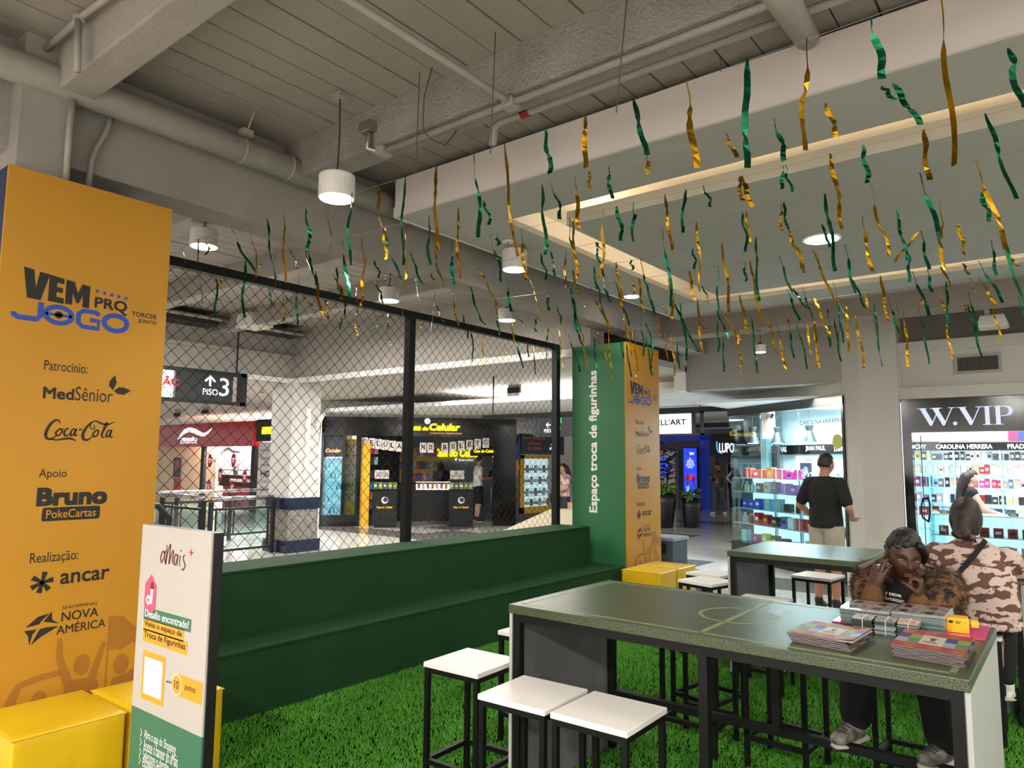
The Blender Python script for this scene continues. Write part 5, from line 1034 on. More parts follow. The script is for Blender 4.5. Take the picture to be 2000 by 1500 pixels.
STRIPE = bpy.data.materials.new('striped_knit'); STRIPE.use_nodes = True; nt = STRIPE.node_tree; wv = nt.nodes.new('ShaderNodeTexWave'); wv.bands_direction = 'Z'; wv.inputs['Scale'].default_value = 5.5; tc = nt.nodes.new('ShaderNodeTexCoord'); cr_ = nt.nodes.new('ShaderNodeValToRGB'); cr_.color_ramp.elements[0].position = .62; cr_.color_ramp.elements[0].color = (*lin('#201f22'), 1); cr_.color_ramp.elements[1].position = .7; cr_.color_ramp.elements[1].color = (*lin('#6d5a50'), 1)
nt.links.new(tc.outputs['Object'], wv.inputs['Vector']); nt.links.new(wv.outputs[0], cr_.inputs[0]); nt.links.new(cr_.outputs[0], nt.nodes['Principled BSDF'].inputs['Base Color'])
r = figure('man in a striped sweater and jeans walking in the corridor with a phone', (-9.34, 22.86, 0), R(170), 1.66, SKM, STRIPE, mat('blue_denim', '#4a5866', .8, var=.15, vs=8), cm('#e8e4df', .6), HAIRB, arms=(((-.25, .02, 1.10), (-.22, .12, .88)), ((.24, .05, 1.12), (.10, .28, 1.18))), step=1, sleeve=2, look=(0, 1, -.35))
q = r[1](.10, .37, 1.22); tag(MB().obox(q-Vector((.035, .005, 0)), (.07, 0, 0), (0, .01, .0), (0, .02, .13)).build('mobile_phone', cm('#28323f', .3), None), 'phone held by the man walking in the corridor', 'phone')
r = figure('woman with glasses in a pink patterned blouse, one arm raised, behind the netting', (-9.6, 14.25, 0), R(150), 1.62, SKM, mat('pink_pattern', '#d3b3ae', .7, col2='#7a5a60', vs=9), cm('#25252a', .8), cm('#333333', .6), HAIRK, .22, (((-.25, .05, 1.12), (-.08, .25, 1.02)), ((.34, .10, 1.32), (.30, .12, 1.60))), sleeve=.6, look=(.15, 1, -.15), fat=1.1)
for sx in (-1, 1): MB().tube([r[3]+r[4] @ (Vector((sx*.032+.022*math.cos(a/5*3.1416), .099, .006+.016*math.sin(a/5*3.1416)))*r[5]) for a in range(11)], .0022, 5).build('glasses_rim', INK, r[0])
q = r[1](.20, .16, .72); tag(MB().lathe([(.02, 0), (.12, .02), (.14, .2), (.10, .3), (.02, .31)], q, 14).build('handbag', DARKCLOTH, None, smooth=True), 'black handbag hanging beside the woman in the pink blouse', 'bag')
figure('man in a white t-shirt with a dark sweater on his shoulders inside the phone shop', (-13.24, 15.35, 0), R(-35), 1.80, SKL, cm('#e4e2e4', .8), DARKCLOTH, cm('#22222a', .6), HAIRK, arms=(((-.25, .02, 1.12), (-.12, .26, 1.12)), ((.25, .02, 1.12), (.12, .26, 1.12))), shorts=True, fat=1.1)
figure('young woman in a black top and pale shorts beside the man in the phone shop', (-13.05, 15.95, 0), R(20), 1.66, SKL, DARKCLOTH, cm('#b9b6b4', .8), cm('#d9d6d3', .6), HAIRB, .34, (((-.23, .05, 1.12), (-.10, .24, 1.2)), ((.23, .05, 1.12), (.10, .24, 1.2))), shorts=True, fat=.92)
figure('long haired person in dark clothes at the counter inside the phone shop', (-14.9, 15.6, 0), R(40), 1.62, SKL, DARKCLOTH, DARKCLOTH, cm('#222222', .6), HAIRB, .38)
pw = aty(1893, 952, 12.5)
figure('long haired saleswoman in a dark sleeveless top inside the perfume shop', (pw.x, 12.5, 0), R(-72), 1.60, SKL, DARKCLOTH, DARKCLOTH, cm('#222222', .6), HAIRB, .30, (((-.22, .08, 1.14), (-.12, .34, 1.02)), ((.26, .14, 1.12), (.22, .46, 1.02))), sleeve=.05, look=(0, 1, -.2), fat=.95)
figure('customer in a dark top cut off by the right edge of the picture', (-.245, 10.45, 0), R(20), 1.62, SKL, mat('navy_cloth', '#20202c', .8), DARKCLOTH, cm('#222222', .6), HAIRB, .2, (((-.30, -.05, 1.20), (-.12, .24, 1.14)), ((.26, 0, 1.12), (.2, .2, .98))), sleeve=.45)
# ---------------------------------------------------------------- generic goods
def goods(kind, name, label, cat, P, U, V, w, d, h, col, group, seed=0):
    """P base centre, U to the right, V inward (unit vectors)"""
    P, U, V = Vector(P), Vector(U), Vector(V); Z = Vector((0, 0, 1)); t = thing(name, label, cat, P, 0, group); c = cm(col, .35); r2 = random.Random(seed)
    if kind == 'box':
        MB().obox(P-U*w/2-V*d/2, U*w, V*d, Z*h).build('carton', c, t, bev=.003); lc = cm(r2.choice(('#efe9e4', '#d8b25a', '#22222a', '#c9c4c0')), .4)
        MB().obox(P-U*w*.3-V*(d/2+.002), U*w*.6, V*.002, Z*h*.3).build('label', lc, t).location.z = h*.35
    elif kind == 'gift':
        MB().obox(P-U*w/2-V*d/2, U*w, V*d, Z*h*.86).build('carton', c, t, bev=.003); MB().obox(P-U*w*.53-V*d*.53+Z*h*.80, U*w*1.06, V*d*1.06, Z*h*.2).build('lid', c, t, bev=.003)
        MB().obox(P-U*w*.07-V*d*.55, U*w*.14, V*d*1.1, Z*h*1.01).build('ribbon', cm('#f0d9d9', .4), t)
    elif kind == 'bottle':
        MB().lathe([(w*.5, 0), (w*.5, h*.6), (w*.42, h*.68), (w*.16, h*.72), (w*.16, h*.78)], P, 12).build('flask', c, t); MB().lathe([(w*.26, h*.78), (w*.26, h)], P, 12).build('cap', cm('#d9c9a0', .3), t)
    elif kind == 'watch':
        MB().obox(P-U*w*.42-V*d*.3, U*w*.84, V*d*.6, Z*h*.5).build('cushion', cm('#24252b', .6), t, bev=.006)
        C0 = P + Z*h*.55; MB().tube([C0 + V*(h*.34*math.cos(2*math.pi*k/16)) + Z*(h*.40*math.sin(2*math.pi*k/16)) for k in range(17)], w*.13, 8).build('bracelet', c, t, smooth=True)
        MB().cyl(C0-V*h*.42+Z*h*.1, C0-V*h*.32+Z*h*.12, w*.34, n=14).build('case', mat('watch_steel', '#cfd2d6', .2, metal=.8), t); MB().cyl(C0-V*h*.43+Z*h*.1, C0-V*h*.42+Z*h*.1, w*.26, n=14).build('dial', cm(r2.choice(('#15161c', '#e8e8ee', '#20304e')), .3), t)
    elif kind == 'case':
        MB().obox(P-U*w/2-V*.006, U*w, V*.012, Z*h).build('cover', c, t, bev=.004); MB().obox(P-U*w*.32-V*.012+Z*h*.66, U*w*.3, V*.006, Z*h*.24).build('camera_window', INK, t, bev=.002)
    elif kind == 'phones':
        MB().tube([P+U*(w*.4*math.cos(math.pi*k/10))+Z*(h*.5+h*.5*math.sin(math.pi*k/10)) for k in range(11)], w*.06, 6).build('headband', c, t, smooth=True)
        for sx in (-1, 1): MB().cyl(P+U*sx*w*.32+Z*h*.42, P+U*sx*w*.5+Z*h*.42, h*.24, n=12).build('ear_cup', c, t)
    return t
BLK = cm('#0d0d0f', .25); BLKG = mat('black_gloss', '#09090b', .12, spec=.6); CLEAR = glass()
SIGNW = mat('sign_white', '#ffffff', .5, emit=1.1, ecol='#f4f6ff'); SIGNY = mat('sign_yellow', '#ffe81a', .5, emit=1.5, ecol='#ffe312'); SIGNR = cm('#c8102a', .5)
ZV = Vector((0, 0, 1))

# ---------------------------------------------------------------- glass corner display of the perfume shop
G0, GU, GV = Vector((-4.994, 12.793, 0)), Vector((.798, -.603, 0)), Vector((.603, .798, 0))
def G(u, d, z): return G0 + GU*u + GV*d + ZV*z
def gb(name, m, par, u0, d0, z0, u1, d1, z1, bev=0): return MB().obox(G(u0, d0, z0), GU*(u1-u0), GV*(d1-d0), ZV*(z1-z0)).build(name, m, par, bev=bev)
gw = struct(gb('wall_right', WALL2, None, -.02, .0, 2.655, 3.0, .2, 2.86))
cs = thing('glass_display', 'glazed corner display with glass shelves of watches and perfumes by the white column', 'display case', G(1.5, .2, 0))
gb('plinth', BLK, cs, 0, -.02, 0, 2.98, .55, .30); gb('header', BLKG, cs, -.02, -.03, 2.525, 3.0, .3, 2.655)
for a, b in ((0, .955), (.965, 1.965), (1.975, 2.96)): gb('glass_pane', CLEAR, cs, a, 0, .30, b, .008, 2.525)
gb('glass_pane', CLEAR, cs, -.008, .0, .30, 0, 1.1, 2.525); gb('jamb', BLKG, cs, 2.955, -.02, .3, 3.0, .12, 2.525)
GSH = mat('glass_shelf', '#bfe3ea', .1, spec=.6); CYW = mat('glow_panel', '#dff2f6', .6, emit=.75, ecol='#cfeef8')  # panel glow added to stand for the light inside the case
for z in (.63, .89, 1.18, 1.42): gb('shelf', GSH, cs, .02, .03, z-.008, 2.94, .42, z)
gb('back_panel', CYW, cs, .0, .45, .30, 2.95, .47, 1.40)
for u in (.70, 1.38, 2.06, 2.7): gb('upright', cm('#aebcc2', .4), cs, u, .40, .3, u+.025, .45, 1.42)
rows = [(.302, 'bottom', ['#9fd8ea', '#b04bb0', '#c3d43a', '#2a2c3a', '#2a3550', '#2f3c58', '#a9dbe6', '#b8dfe6', '#2e55a8', '#bfa7b0'], ['box']*10),
        (.632, 'second', ['#b9a6c8', '#7b1d2c', '#b3202e', '#a81c2a', '#2c2d35', '#5571b8', '#dfe3ea', '#c64b5a', '#c22c34', '#cfc4cc', '#aee0ea', '#b4e2ea', '#a6dbe6'], ['bottle', 'bottle', 'box', 'box', 'box', 'box', 'box', 'gift', 'box', 'box', 'watch', 'watch', 'watch']),
        (.892, 'third', ['#2f4fc4', '#3558c8', '#3a5bd0', '#8cc6dc', '#7db9d4', '#3a3b34', '#2e2f2c', '#d9cfae', '#b0e2ec', '#a5dbe8', '#b8e4ee', '#a0d4e0'], ['box', 'box', 'box', 'box', 'box', 'box', 'bottle', 'bottle', 'watch', 'watch', 'watch', 'watch']),
        (1.182, 'fourth', ['#c8c1a0', '#b8d7de', '#9a8478', '#d2dbe2', '#a98fb0', '#c48fd4', '#b97ccc', '#b6e3ee', '#aedfe9', '#bfe8f0', '#a9dbe6', '#c3e6ee'], ['bottle', 'bottle', 'box', 'box', 'box', 'gift', 'box', 'watch', 'watch', 'watch', 'watch', 'watch']),
        (1.422, 'top', ['#a12a3c', '#d8574e', '#dd6a5a', '#d9623f', '#e07e55', '#d85a5e', '#d0447e', '#cf3d8e', '#c83a80', '#d6d8de', '#c9ccd2', '#dfe1e6', '#d2d5da', '#c4c7cd', '#e0e0e4'], ['bottle', 'gift', 'box', 'gift', 'box', 'gift', 'gift', 'box', 'gift', 'watch', 'watch', 'watch', 'watch', 'watch', 'watch'])]
for z, nm, cols, kinds in rows:
    n = len(cols)
    for i, (cl, kd) in enumerate(zip(cols, kinds)):
        u = .14 + 2.68*i/(n-1); w_ = {'box': .15, 'gift': .17, 'bottle': .085, 'watch': .10}[kd]; h_ = {'box': rnd.uniform(.12, .2), 'gift': rnd.uniform(.13, .18), 'bottle': .17, 'watch': .13}[kd]
        kn = {'box': 'perfume box', 'gift': 'gift box with ribbon', 'bottle': 'perfume bottle', 'watch': 'wrist watch on a cushion'}[kd]
        goods(kd, {'box': 'perfume_box', 'gift': 'gift_box', 'bottle': 'perfume_bottle', 'watch': 'wrist_watch'}[kd], '%s, %s from the left, %s shelf of corner display' % (kn, ORD[i], nm), 'watch' if kd == 'watch' else ('bottle' if kd == 'bottle' else 'box'), G(u, .19 + rnd.uniform(-.03, .05), z), GU, GV, w_, .10, h_, cl, 'goods on the corner display shelves', i)
for i, (u, d) in enumerate(((.57, .6), (1.43, .6), (.36, .24))):
    t = thing('cone_pendant', 'grey hourglass pendant lamp inside the corner display, %s' % ('right of the portrait poster', 'in front of the brand lettering', 'nearest the left glass edge')[i], 'lamp', G(u, d, 2.0)); p = G(u, d, 2.03)
    MB().lathe([(.12, 0), (.11, .02), (.05, .19), (.07, .28), (.067, .285)], p, 20).build('shade', cm('#26282b', .5), t); MB().tube([p+ZV*.28, p+ZV*.62], .004, 5).build('cord', INK, t); MB().lathe([(.09, -.002), (.09, .004)], p, 16).build('lens', LED, t)
bkw = struct(gb('wall_back', mat('shop_back_wall', '#d3e0e6', .5), None, -.39, 1.2, 0, 1.95, 1.26, 2.62)); gb('brand_header', BLK, bkw, -.12, 1.10, 1.84, 1.95, 1.2, 2.01)
text('VAS', G(-.06, 1.097, 1.885), GU, ZV, .17, .10, SIGNW, bkw, bold=.01); text('JEAN PAUL', G(.66, 1.097, 1.885), GU, ZV, .52, .10, SIGNW, bkw, bold=.01); text('LANCÔME', G(1.40, 1.097, 1.885), GU, ZV, .45, .11, SIGNW, bkw, bold=.01); text('CAROLINA HERRERA', G(.40, 1.195, 2.37), GU, ZV, 1.12, .075, INK, bkw)
pt_ = thing('portrait_poster', 'perfume poster with a woman\'s portrait hanging inside the corner display', 'poster', G(.29, .6, 2.4)); gb('board', cm('#e8dcd8', .5), pt_, .11, .6, 2.12, .48, .62, 2.62); f = Flat(G(.11, .6, 2.12), GU, ZV); f.poly([(.02, .16), (.05, .36), (.18, .42), (.26, .28), (.22, .14), (.08, .11)]).build('portrait_print', cm('#c99a8c', .5), pt_); Flat(G(.11, .6, 2.12), GU, ZV, 1, .003).poly([(.26, .36), (.32, .49), (.36, .49), (.36, .34)]).build('hair_print', INK, pt_)
dsp = thing('watch_poster', 'white framed watch poster standing behind the watches in the corner display', 'poster', G(1.3, .62, 1.42)); gb('board', cm('#eef1f3', .4), dsp, 1.03, .62, 1.42, 1.57, .66, 1.80); gb('picture', cm('#2c3440', .3), dsp, 1.14, .612, 1.44, 1.44, .62, 1.69); text('CITIZEN', G(1.17, .618, 1.72), GU, ZV, .27, .045, INK, dsp, bold=.02)
Flat(G(1.29, .610, 1.56), GU, ZV).disc(0, 0, .07).build('watch_print', cm('#4d8fd0', .3), dsp)
stk = Flat(G(2.84, -.003, 2.0), GU, ZV); stk.disc(0, 0, .11); tag(stk.build('round_sticker', cm('#b7bf2e', .4), None), 'round yellow green sticker on the corner glass beside the column', 'sticker')
cut = thing('inner_pillar', 'pale blue pillar standing inside the corner display behind the portrait poster', 'pillar', G(.0, .95, 0)); gb('shaft', cm('#b9cbd4', .5), cut, -.40, .9, 0, -.22, 1.05, 2.6); gb('dark_panel', cm('#3a4148', .4), cut, -.06, .9, 0, .12, .95, 2.0)

# ---------------------------------------------------------------- open perfume shop on the right
ws = thing('shop_front', 'black shop front with big white serif lettering beside the white column', 'shop front', (-.8, 11, 2.3))
boxo('fascia', BLKG, ws, -1.87, 10.95, 2.11, 2.5, 11.05, 2.555); boxo('jamb', BLKG, ws, -1.87, 10.95, 0, -1.76, 11.12, 2.11); boxo('light_edge', mat('jamb_light', '#e8eefc', .4, emit=.8), ws, -1.895, 10.96, 0, -1.872, 11.0, 2.52)
WVW = mat('sign_letter', '#c3cbe6', .4, emit=.45, ecol='#c3cdf0')
q0 = aty(1793, 832, 10.95); q1 = aty(1975, 790, 10.95); sx = (q1.x-q0.x)/9.6; f = Flat((q0.x, 10.95, q0.z), (1, 0, 0), (0, 0, 1), sx)
def sV(x): f.poly([(x+.28, 2.1), (x+.86, 2.1), (x+1.62, .45), (x+1.45, 0), (x+1.30, 0)]).poly([(x+1.38, 0), (x+2.28, 2.1), (x+2.4, 2.1), (x+1.5, 0)]).rect(x, 2.08, x+1.0, 2.16).rect(x+1.95, 2.08, x+2.65, 2.16)
sV(0); sV(1.35); f.disc(3.95, .22, .22); sV(4.15); f.rect(7.0, .0, 7.45, 2.14).rect(6.75, -.02, 7.7, .06).rect(6.75, 2.08, 7.7, 2.16); f.rect(8.05, 0, 8.5, 2.14).rect(7.85, -.02, 8.75, .06).rect(7.85, 2.08, 8.6, 2.16)
f.stroke([(8.5, 2.1), (9.0, 2.1), (9.4, 1.95), (9.55, 1.6), (9.4, 1.2), (9.0, 1.02), (8.5, 1.0)], [.06, .1, .3, .44, .3, .1, .06]); f.build('lettering', WVW, ws)
sh = thing('perfume_shelving', 'backlit white shelving wall full of perfume boxes inside the open shop', 'shelving', (-1.2, 13.1, 0)); YB_ = 13.0
def zz(py): return aty(1850, py, YB_).z
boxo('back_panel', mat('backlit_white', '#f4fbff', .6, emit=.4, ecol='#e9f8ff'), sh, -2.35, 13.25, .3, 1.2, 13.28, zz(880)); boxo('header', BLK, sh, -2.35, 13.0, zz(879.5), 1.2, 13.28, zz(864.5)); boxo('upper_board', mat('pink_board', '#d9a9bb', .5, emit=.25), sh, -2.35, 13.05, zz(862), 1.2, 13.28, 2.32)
boxo('stripe_board', cm('#c22a4e', .5), sh, -.82, 13.03, zz(861), -.70, 13.05, 2.31); boxo('stripe_board', cm('#2c3a86', .5), sh, -.70, 13.03, zz(861), -.48, 13.05, 2.31)
def hx(px): return aty(px, 872, YB_).x
for s_, a, b in (('GIVENCHY', 1755, 1809), ('CAROLINA HERRERA', 1828, 1938), ('PRADA', 1968, 2010)): text(s_, (hx(a), 12.998, zz(876.5)), (1, 0, 0), (0, 0, 1), hx(b)-hx(a), zz(868)-zz(876.5), SIGNW, sh, bold=.015)
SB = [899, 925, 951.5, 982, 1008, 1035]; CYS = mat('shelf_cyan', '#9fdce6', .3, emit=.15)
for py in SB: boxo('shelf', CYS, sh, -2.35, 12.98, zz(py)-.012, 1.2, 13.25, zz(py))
for px in (1812, 1861, 1952): boxo('divider', CYS, sh, hx(px)-.012, 13.0, .3, hx(px)+.012, 13.25, zz(880))
PALS = [['#3c4556', '#b99f34', '#17181c', '#c2a64a', '#26272e', '#3a3e4a', '#454a58', '#2b2c34', '#1f2026', '#34353f', '#20212a', '#cfc9cc', '#d8c3a2', '#8e9298', '#707680', '#473c46', '#3c3a48', '#262a26', '#3d3838', '#2c262c', '#4a443f'],
        ['#8fa2b4', '#b9a79c', '#a4acb8', '#c3cad6', '#b7bccb', '#d5b9b9', '#a9a2bf', '#a7a0b8', '#b49d8c', '#c2ab98', '#bea793', '#c09a86', '#9c2430', '#a52a34', '#b7a794', '#a99a8c', '#baa188', '#d09aa8', '#c890a2', '#cf97a7'],
        ['#a58fae', '#a33a6a', '#b43c70', '#2a2430', '#8ba1b8', '#353642', '#22232b', '#d2a9a6', '#a64a38', '#1d1d22', '#302a30', '#b53a6e', '#b7457a', '#bb2f66', '#b93263', '#b02e62', '#8e8a96', '#5c6474', '#d294a4', '#c88ca0'],
        ['#96a2b4', '#c0a4b4', '#8f7f8e', '#3b434c', '#d9a3b2', '#eccfd4', '#2c2e30', '#20312c', '#a3282e', '#c02a30', '#bb2228', '#2a2c36', '#24262e', '#26282f', '#b7a99a', '#b0a491', '#232428'],
        ['#c9bfc6', '#b5242c', '#7c2b33', '#c0c8d0', '#35363c', '#38383f', '#c8d2d8', '#aab6be', '#35506a', '#48525e', '#b5bfc6']]
for r_, (py, pal) in enumerate(zip(SB, PALS)):
    n = len(pal)
    for i, cl in enumerate(pal):
        px = 1783 + (1998-1783)*i/(n-1) + rnd.uniform(-1.5, 1.5); h_ = (zz(py-(18 if r_ == 0 else 20))-zz(py))*rnd.uniform(.66, 1.0); w_ = (hx(1850+215/(n-1))-hx(1850))*rnd.uniform(.72, .93)
        goods('box', 'perfume_box', 'perfume box in the open shop, %s from the left on the %s shelf down' % (ORD[i], ORD[r_]), 'box', (aty(px, py, 13.07).x, 13.07, zz(py)), (1, 0, 0), (0, 1, 0), w_, .08, h_, cl, 'perfume boxes on the backlit shelves', i*7+r_)
ct = thing('glass_counter', 'low glass sales counter with red cosmetics inside the open perfume shop', 'counter', (-1.1, 12.0, 0))
boxo('plinth', cm('#d9e4ea', .4), ct, -1.72, 11.72, 0, .9, 12.2, .2); boxo('top', GSH, ct, -1.72, 11.7, .985, .9, 12.22, 1.0); boxo('front_glass', CLEAR, ct, -1.72, 11.7, .2, .9, 11.71, .985); boxo('mid_shelf', GSH, ct, -1.70, 11.73, .70, .88, 12.15, .71); boxo('mid_shelf', GSH, ct, -1.70, 11.73, .45, .88, 12.15, .46); boxo('rear_panel', CYW, ct, -1.72, 12.2, .2, .9, 12.22, .985)
for rw, z in enumerate((.2, .46, .71, 1.0)):
    for i in range(9):
        cl = (['#3a4a9a', '#c9b23a', '#b13a70', '#d4d0c0'], ['#2a2a30', '#c8ccd0', '#b9b9bf', '#8c8f96'], ['#b01c28', '#c03038', '#b52430', '#a81a24'], ['#3a4252', '#2c303a', '#50586a', '#3c4048'])[rw][i % 4]
        if rw == 3 and i in (3, 4, 6): continue
        goods('box', 'cosmetics_box', 'cosmetics box, %s from the left on the %s level of the glass counter' % (ORD[i], ('lowest', 'second', 'third', 'top')[rw]), 'box', (-1.6+.16*i+.02*rw, 11.86, z), (1, 0, 0), (0, 1, 0), .11, .10, (.14, .12, .12, .04)[rw], cl, 'cosmetics in the glass counter', i+rw)
dr = thing('glass_door', 'open glass door with black pull handle at the perfume shop entrance', 'door', (-1.74, 11.1, 0)); MB().obox((-1.74, 11.06, .02), (.30, -.0, 0), (0, .012, 0), (0, 0, 2.07)).build('glass_pane', CLEAR, dr); boxo('edge_strip', INK, dr, -1.675, 11.05, .02, -1.668, 11.075, 2.07)
hp = [aty(1801, 972, 11.0), aty(1799, 985, 10.97), aty(1802, 1010, 10.97), aty(1813, 1017, 11.0)]; MB().tube([aty(1803, 974, 11.03), aty(1800, 985, 10.98), aty(1800, 1000, 10.97), aty(1803, 1012, 10.98), aty(1814, 1019, 11.03)], .012, 8).build('pull_handle', INK, dr, smooth=True); MB().tube([aty(1813, 970, 11.03), aty(1816, 985, 10.98), aty(1816.5, 1000, 10.97), aty(1814, 1019, 11.03)], .012, 8).build('pull_handle', INK, dr, smooth=True); MB().bar(aty(1803, 974, 11.03), aty(1813, 973, 11.03), .03).build('lock', INK, dr)
struct(boxo('wall_right', cm('#cfd8dc', .6), None, -2.5, 11.4, 0, -2.36, 13.3, 2.62)); struct(boxo('ceiling', cm('#e8eef0', .6), None, -5.0, 11.32, 2.66, 2.5, 16.5, 2.70))

# ---------------------------------------------------------------- phone shop across the hall
A0, AU, AV = Vector((-14.47, 12.11, 0)), Vector((.703, .711, 0)), Vector((-.711, .703, 0))
def S(u, d, z): return A0 + AU*u + AV*d + ZV*z
def sb_(name, m, par, u0, d0, z0, u1, d1, z1, bev=0): return MB().obox(S(u0, d0, z0), AU*(u1-u0), AV*(d1-d0), ZV*(z1-z0)).build(name, m, par, bev=bev)
pf = thing('shop_front', 'black phone shop front with glowing yellow lettering across the hall', 'shop front', S(1.8, 0, 2.5))
sb_('fascia', BLKG, pf, -.95, 0, 2.29, 4.05, .3, 2.77); sb_('post', BLKG, pf, -.03, 0, 0, .05, .3, 2.29); sb_('post', BLKG, pf, 3.45, 0, 0, 4.05, .3, 2.29)
YEM = mat('shop_yellow', '#d9a514', .5)
sb_('yellow_reveal', YEM, pf, .05, .05, 0, .28, .12, 2.1); ub = struct(sb_('wall_back', WALL, None, -1.6, .05, 2.77, 4.3, .4, 3.17)); sb_('ledge', WHITE, ub, -1.6, -.06, 2.95, 4.3, .05, 3.17)
text('Casa', S(1.08, -.002, 2.44), AU, ZV, .48, .15, SIGNY, pf, bold=.05, shear=.15); text('do', S(1.59, -.002, 2.44), AU, ZV, .16, .11, SIGNY, pf, bold=.04, shear=.15); text('Celular', S(1.77, -.002, 2.44), AU, ZV, .80, .19, SIGNY, pf, bold=.05, shear=.15); text('É BARATO E GARANTIDO', S(1.80, -.002, 2.355), AU, ZV, .82, .045, mat('sign_orange', '#ff9a4a', .5, emit=.9), pf)
Flat(S(1.72, -.004, 2.685), AU, ZV).disc(0, 0, .075).build('logo_disc', SIGNW, pf); Flat(S(1.72, -.006, 2.685), AU, ZV).ring(.012, -.004, .035, .035, .018, 20, 190, 420).build('logo_swirl', cm('#3b47a8', .5), pf)
sw = struct(sb_('wall_back', cm('#7f8f9c', .7), None, -.2, 3.3, 0, 4.2, 3.4, 2.9)); struct(sb_('wall_left', cm('#2a3036', .7), None, -.1, .3, 0, .0, 3.3, 2.9)); struct(sb_('wall_right', cm('#3a3f45', .7), None, 3.75, .3, 0, 3.85, 3.3, 2.9)); struct(sb_('ceiling', cm('#c4c6c8', .7), None, -.2, .3, 2.9, 4.2, 3.4, 2.98))
sb_('dark_panel', cm('#20282e', .6), sw, 0.0, 3.2, 0, 1.15, 3.3, 2.9); text('Casa do Celular', S(1.95, 3.195, 1.78), AU, ZV, 1.45, .24, SIGNY, sw, bold=.05, shear=.15); text('É barato', S(2.6, 3.195, 1.66), AU, ZV, .55, .08, SIGNW, sw)
hd = thing('shelf_header', 'black shelf header with yellow lettering at the right inside the phone shop', 'sign', S(3.3, 1.6, 1.9)); sb_('board', BLK, hd, 2.95, 1.6, 1.80, 3.7, 1.7, 2.08); text('Casa do Celular', S(3.05, 1.597, 1.9), AU, ZV, .62, .09, SIGNY, hd, bold=.04, shear=.15)
def cards(word, pts, label):
    t = thing('letter_banner', label, 'banner', S(1.5, .1, 2.1))
    for i, ch in enumerate(word):
        u, z = pts(i); a = sb_('letter_card', cm('#e6dcd6', .6), t, u-.085, .10, z-.13, u+.085, .104, z+.13); text(ch, S(u-.045, .098, z-.05), AU, ZV, .09, .13, INK, a, bold=.02)
cards('CELULAR', lambda i: (.12+.178*i, 2.12-.02*i), 'white letter card banner spelling CELULAR across the phone shop entrance'); cards('NO', lambda i: (1.62+.19*i, 2.0), 'white letter card banner spelling NO at the middle of the phone shop entrance'); cards('BOLETO', lambda i: (2.18+.215*i, 2.0+.028*i), 'white letter card banner spelling BOLETO across the phone shop entrance')
pw_ = thing('peg_wall', 'yellow peg wall for phone cases inside the phone shop', 'display', S(1.4, 2.7, 1.3)); sb_('board', YEM, pw_, .95, 2.75, .95, 2.05, 2.8, 2.05)
CC = ['#c22a3a', '#3a7fc8', '#d8d4d8', '#6a62b8', '#e080b0', '#24242c', '#d9b83a', '#5aa0d8', '#b04a90', '#8fd0c8', '#2a2c3a', '#7d74c4', '#d24a60', '#e8e4e4']
for r_, z in enumerate((1.78, 1.42, 1.08)):
    for i in range(11): goods('case', 'phone_case', 'phone case, %s from the left in the %s row of the yellow peg wall' % (ORD[i], ('top', 'middle', 'bottom')[r_]), 'phone case', S(1.0+.098*i, 2.68, z), AU, AV, .085, .02, .22, CC[(i*5+r_*3) % 14], 'phone cases on the yellow peg wall', i)
for r_, z in enumerate((1.82, 1.55, 1.2, .92, .66, .42)):
    for i in range(2): goods('case', 'phone_case', '%s phone case on the yellow entrance rack, %s row from the top' % (('outer', 'inner')[i], ORD[r_]), 'phone case', S(.30+.11*i, .18+.12*i, z), AU, AV, .10, .02, .20, CC[(i*4+r_*5) % 14], 'phone cases on the entrance rack', i)
cn_ = thing('sales_counter', 'black sales counter with a lit phone tray inside the phone shop', 'counter', S(1.9, 1.6, 0)); sb_('body', BLK, cn_, .95, 1.5, 0, 2.9, 2.1, 1.02); sb_('top', BLKG, cn_, .9, 1.45, 1.02, 2.95, 2.15, 1.06)
MB().obox(S(1.45, 1.38, .86), AU*.95, AV*.14+ZV*.22, AV*.02).build('lit_tray', mat('lit_tray', '#eef4f8', .5, emit=.7), cn_)
for i in range(7): goods('case', 'demo_phone', 'demo phone on the lit tray of the counter, %s from the left' % ORD[i], 'phone', S(1.53+.125*i, 1.385, .89), AU, AV, .07, .02, .15, ('#d9a514', '#e8e4dc', '#cf7a4a')[i % 3], 'demo phones on the lit tray', i)
mo = thing('monitor', 'black till monitor standing on the phone shop counter', 'monitor', S(2.05, 1.7, 1.06)); sb_('screen', INK, mo, 1.92, 1.68, 1.16, 2.18, 1.71, 1.38); sb_('neck', INK, mo, 2.03, 1.70, 1.07, 2.07, 1.72, 1.42); sb_('foot', INK, mo, 1.97, 1.62, 1.06, 2.13, 1.78, 1.075)
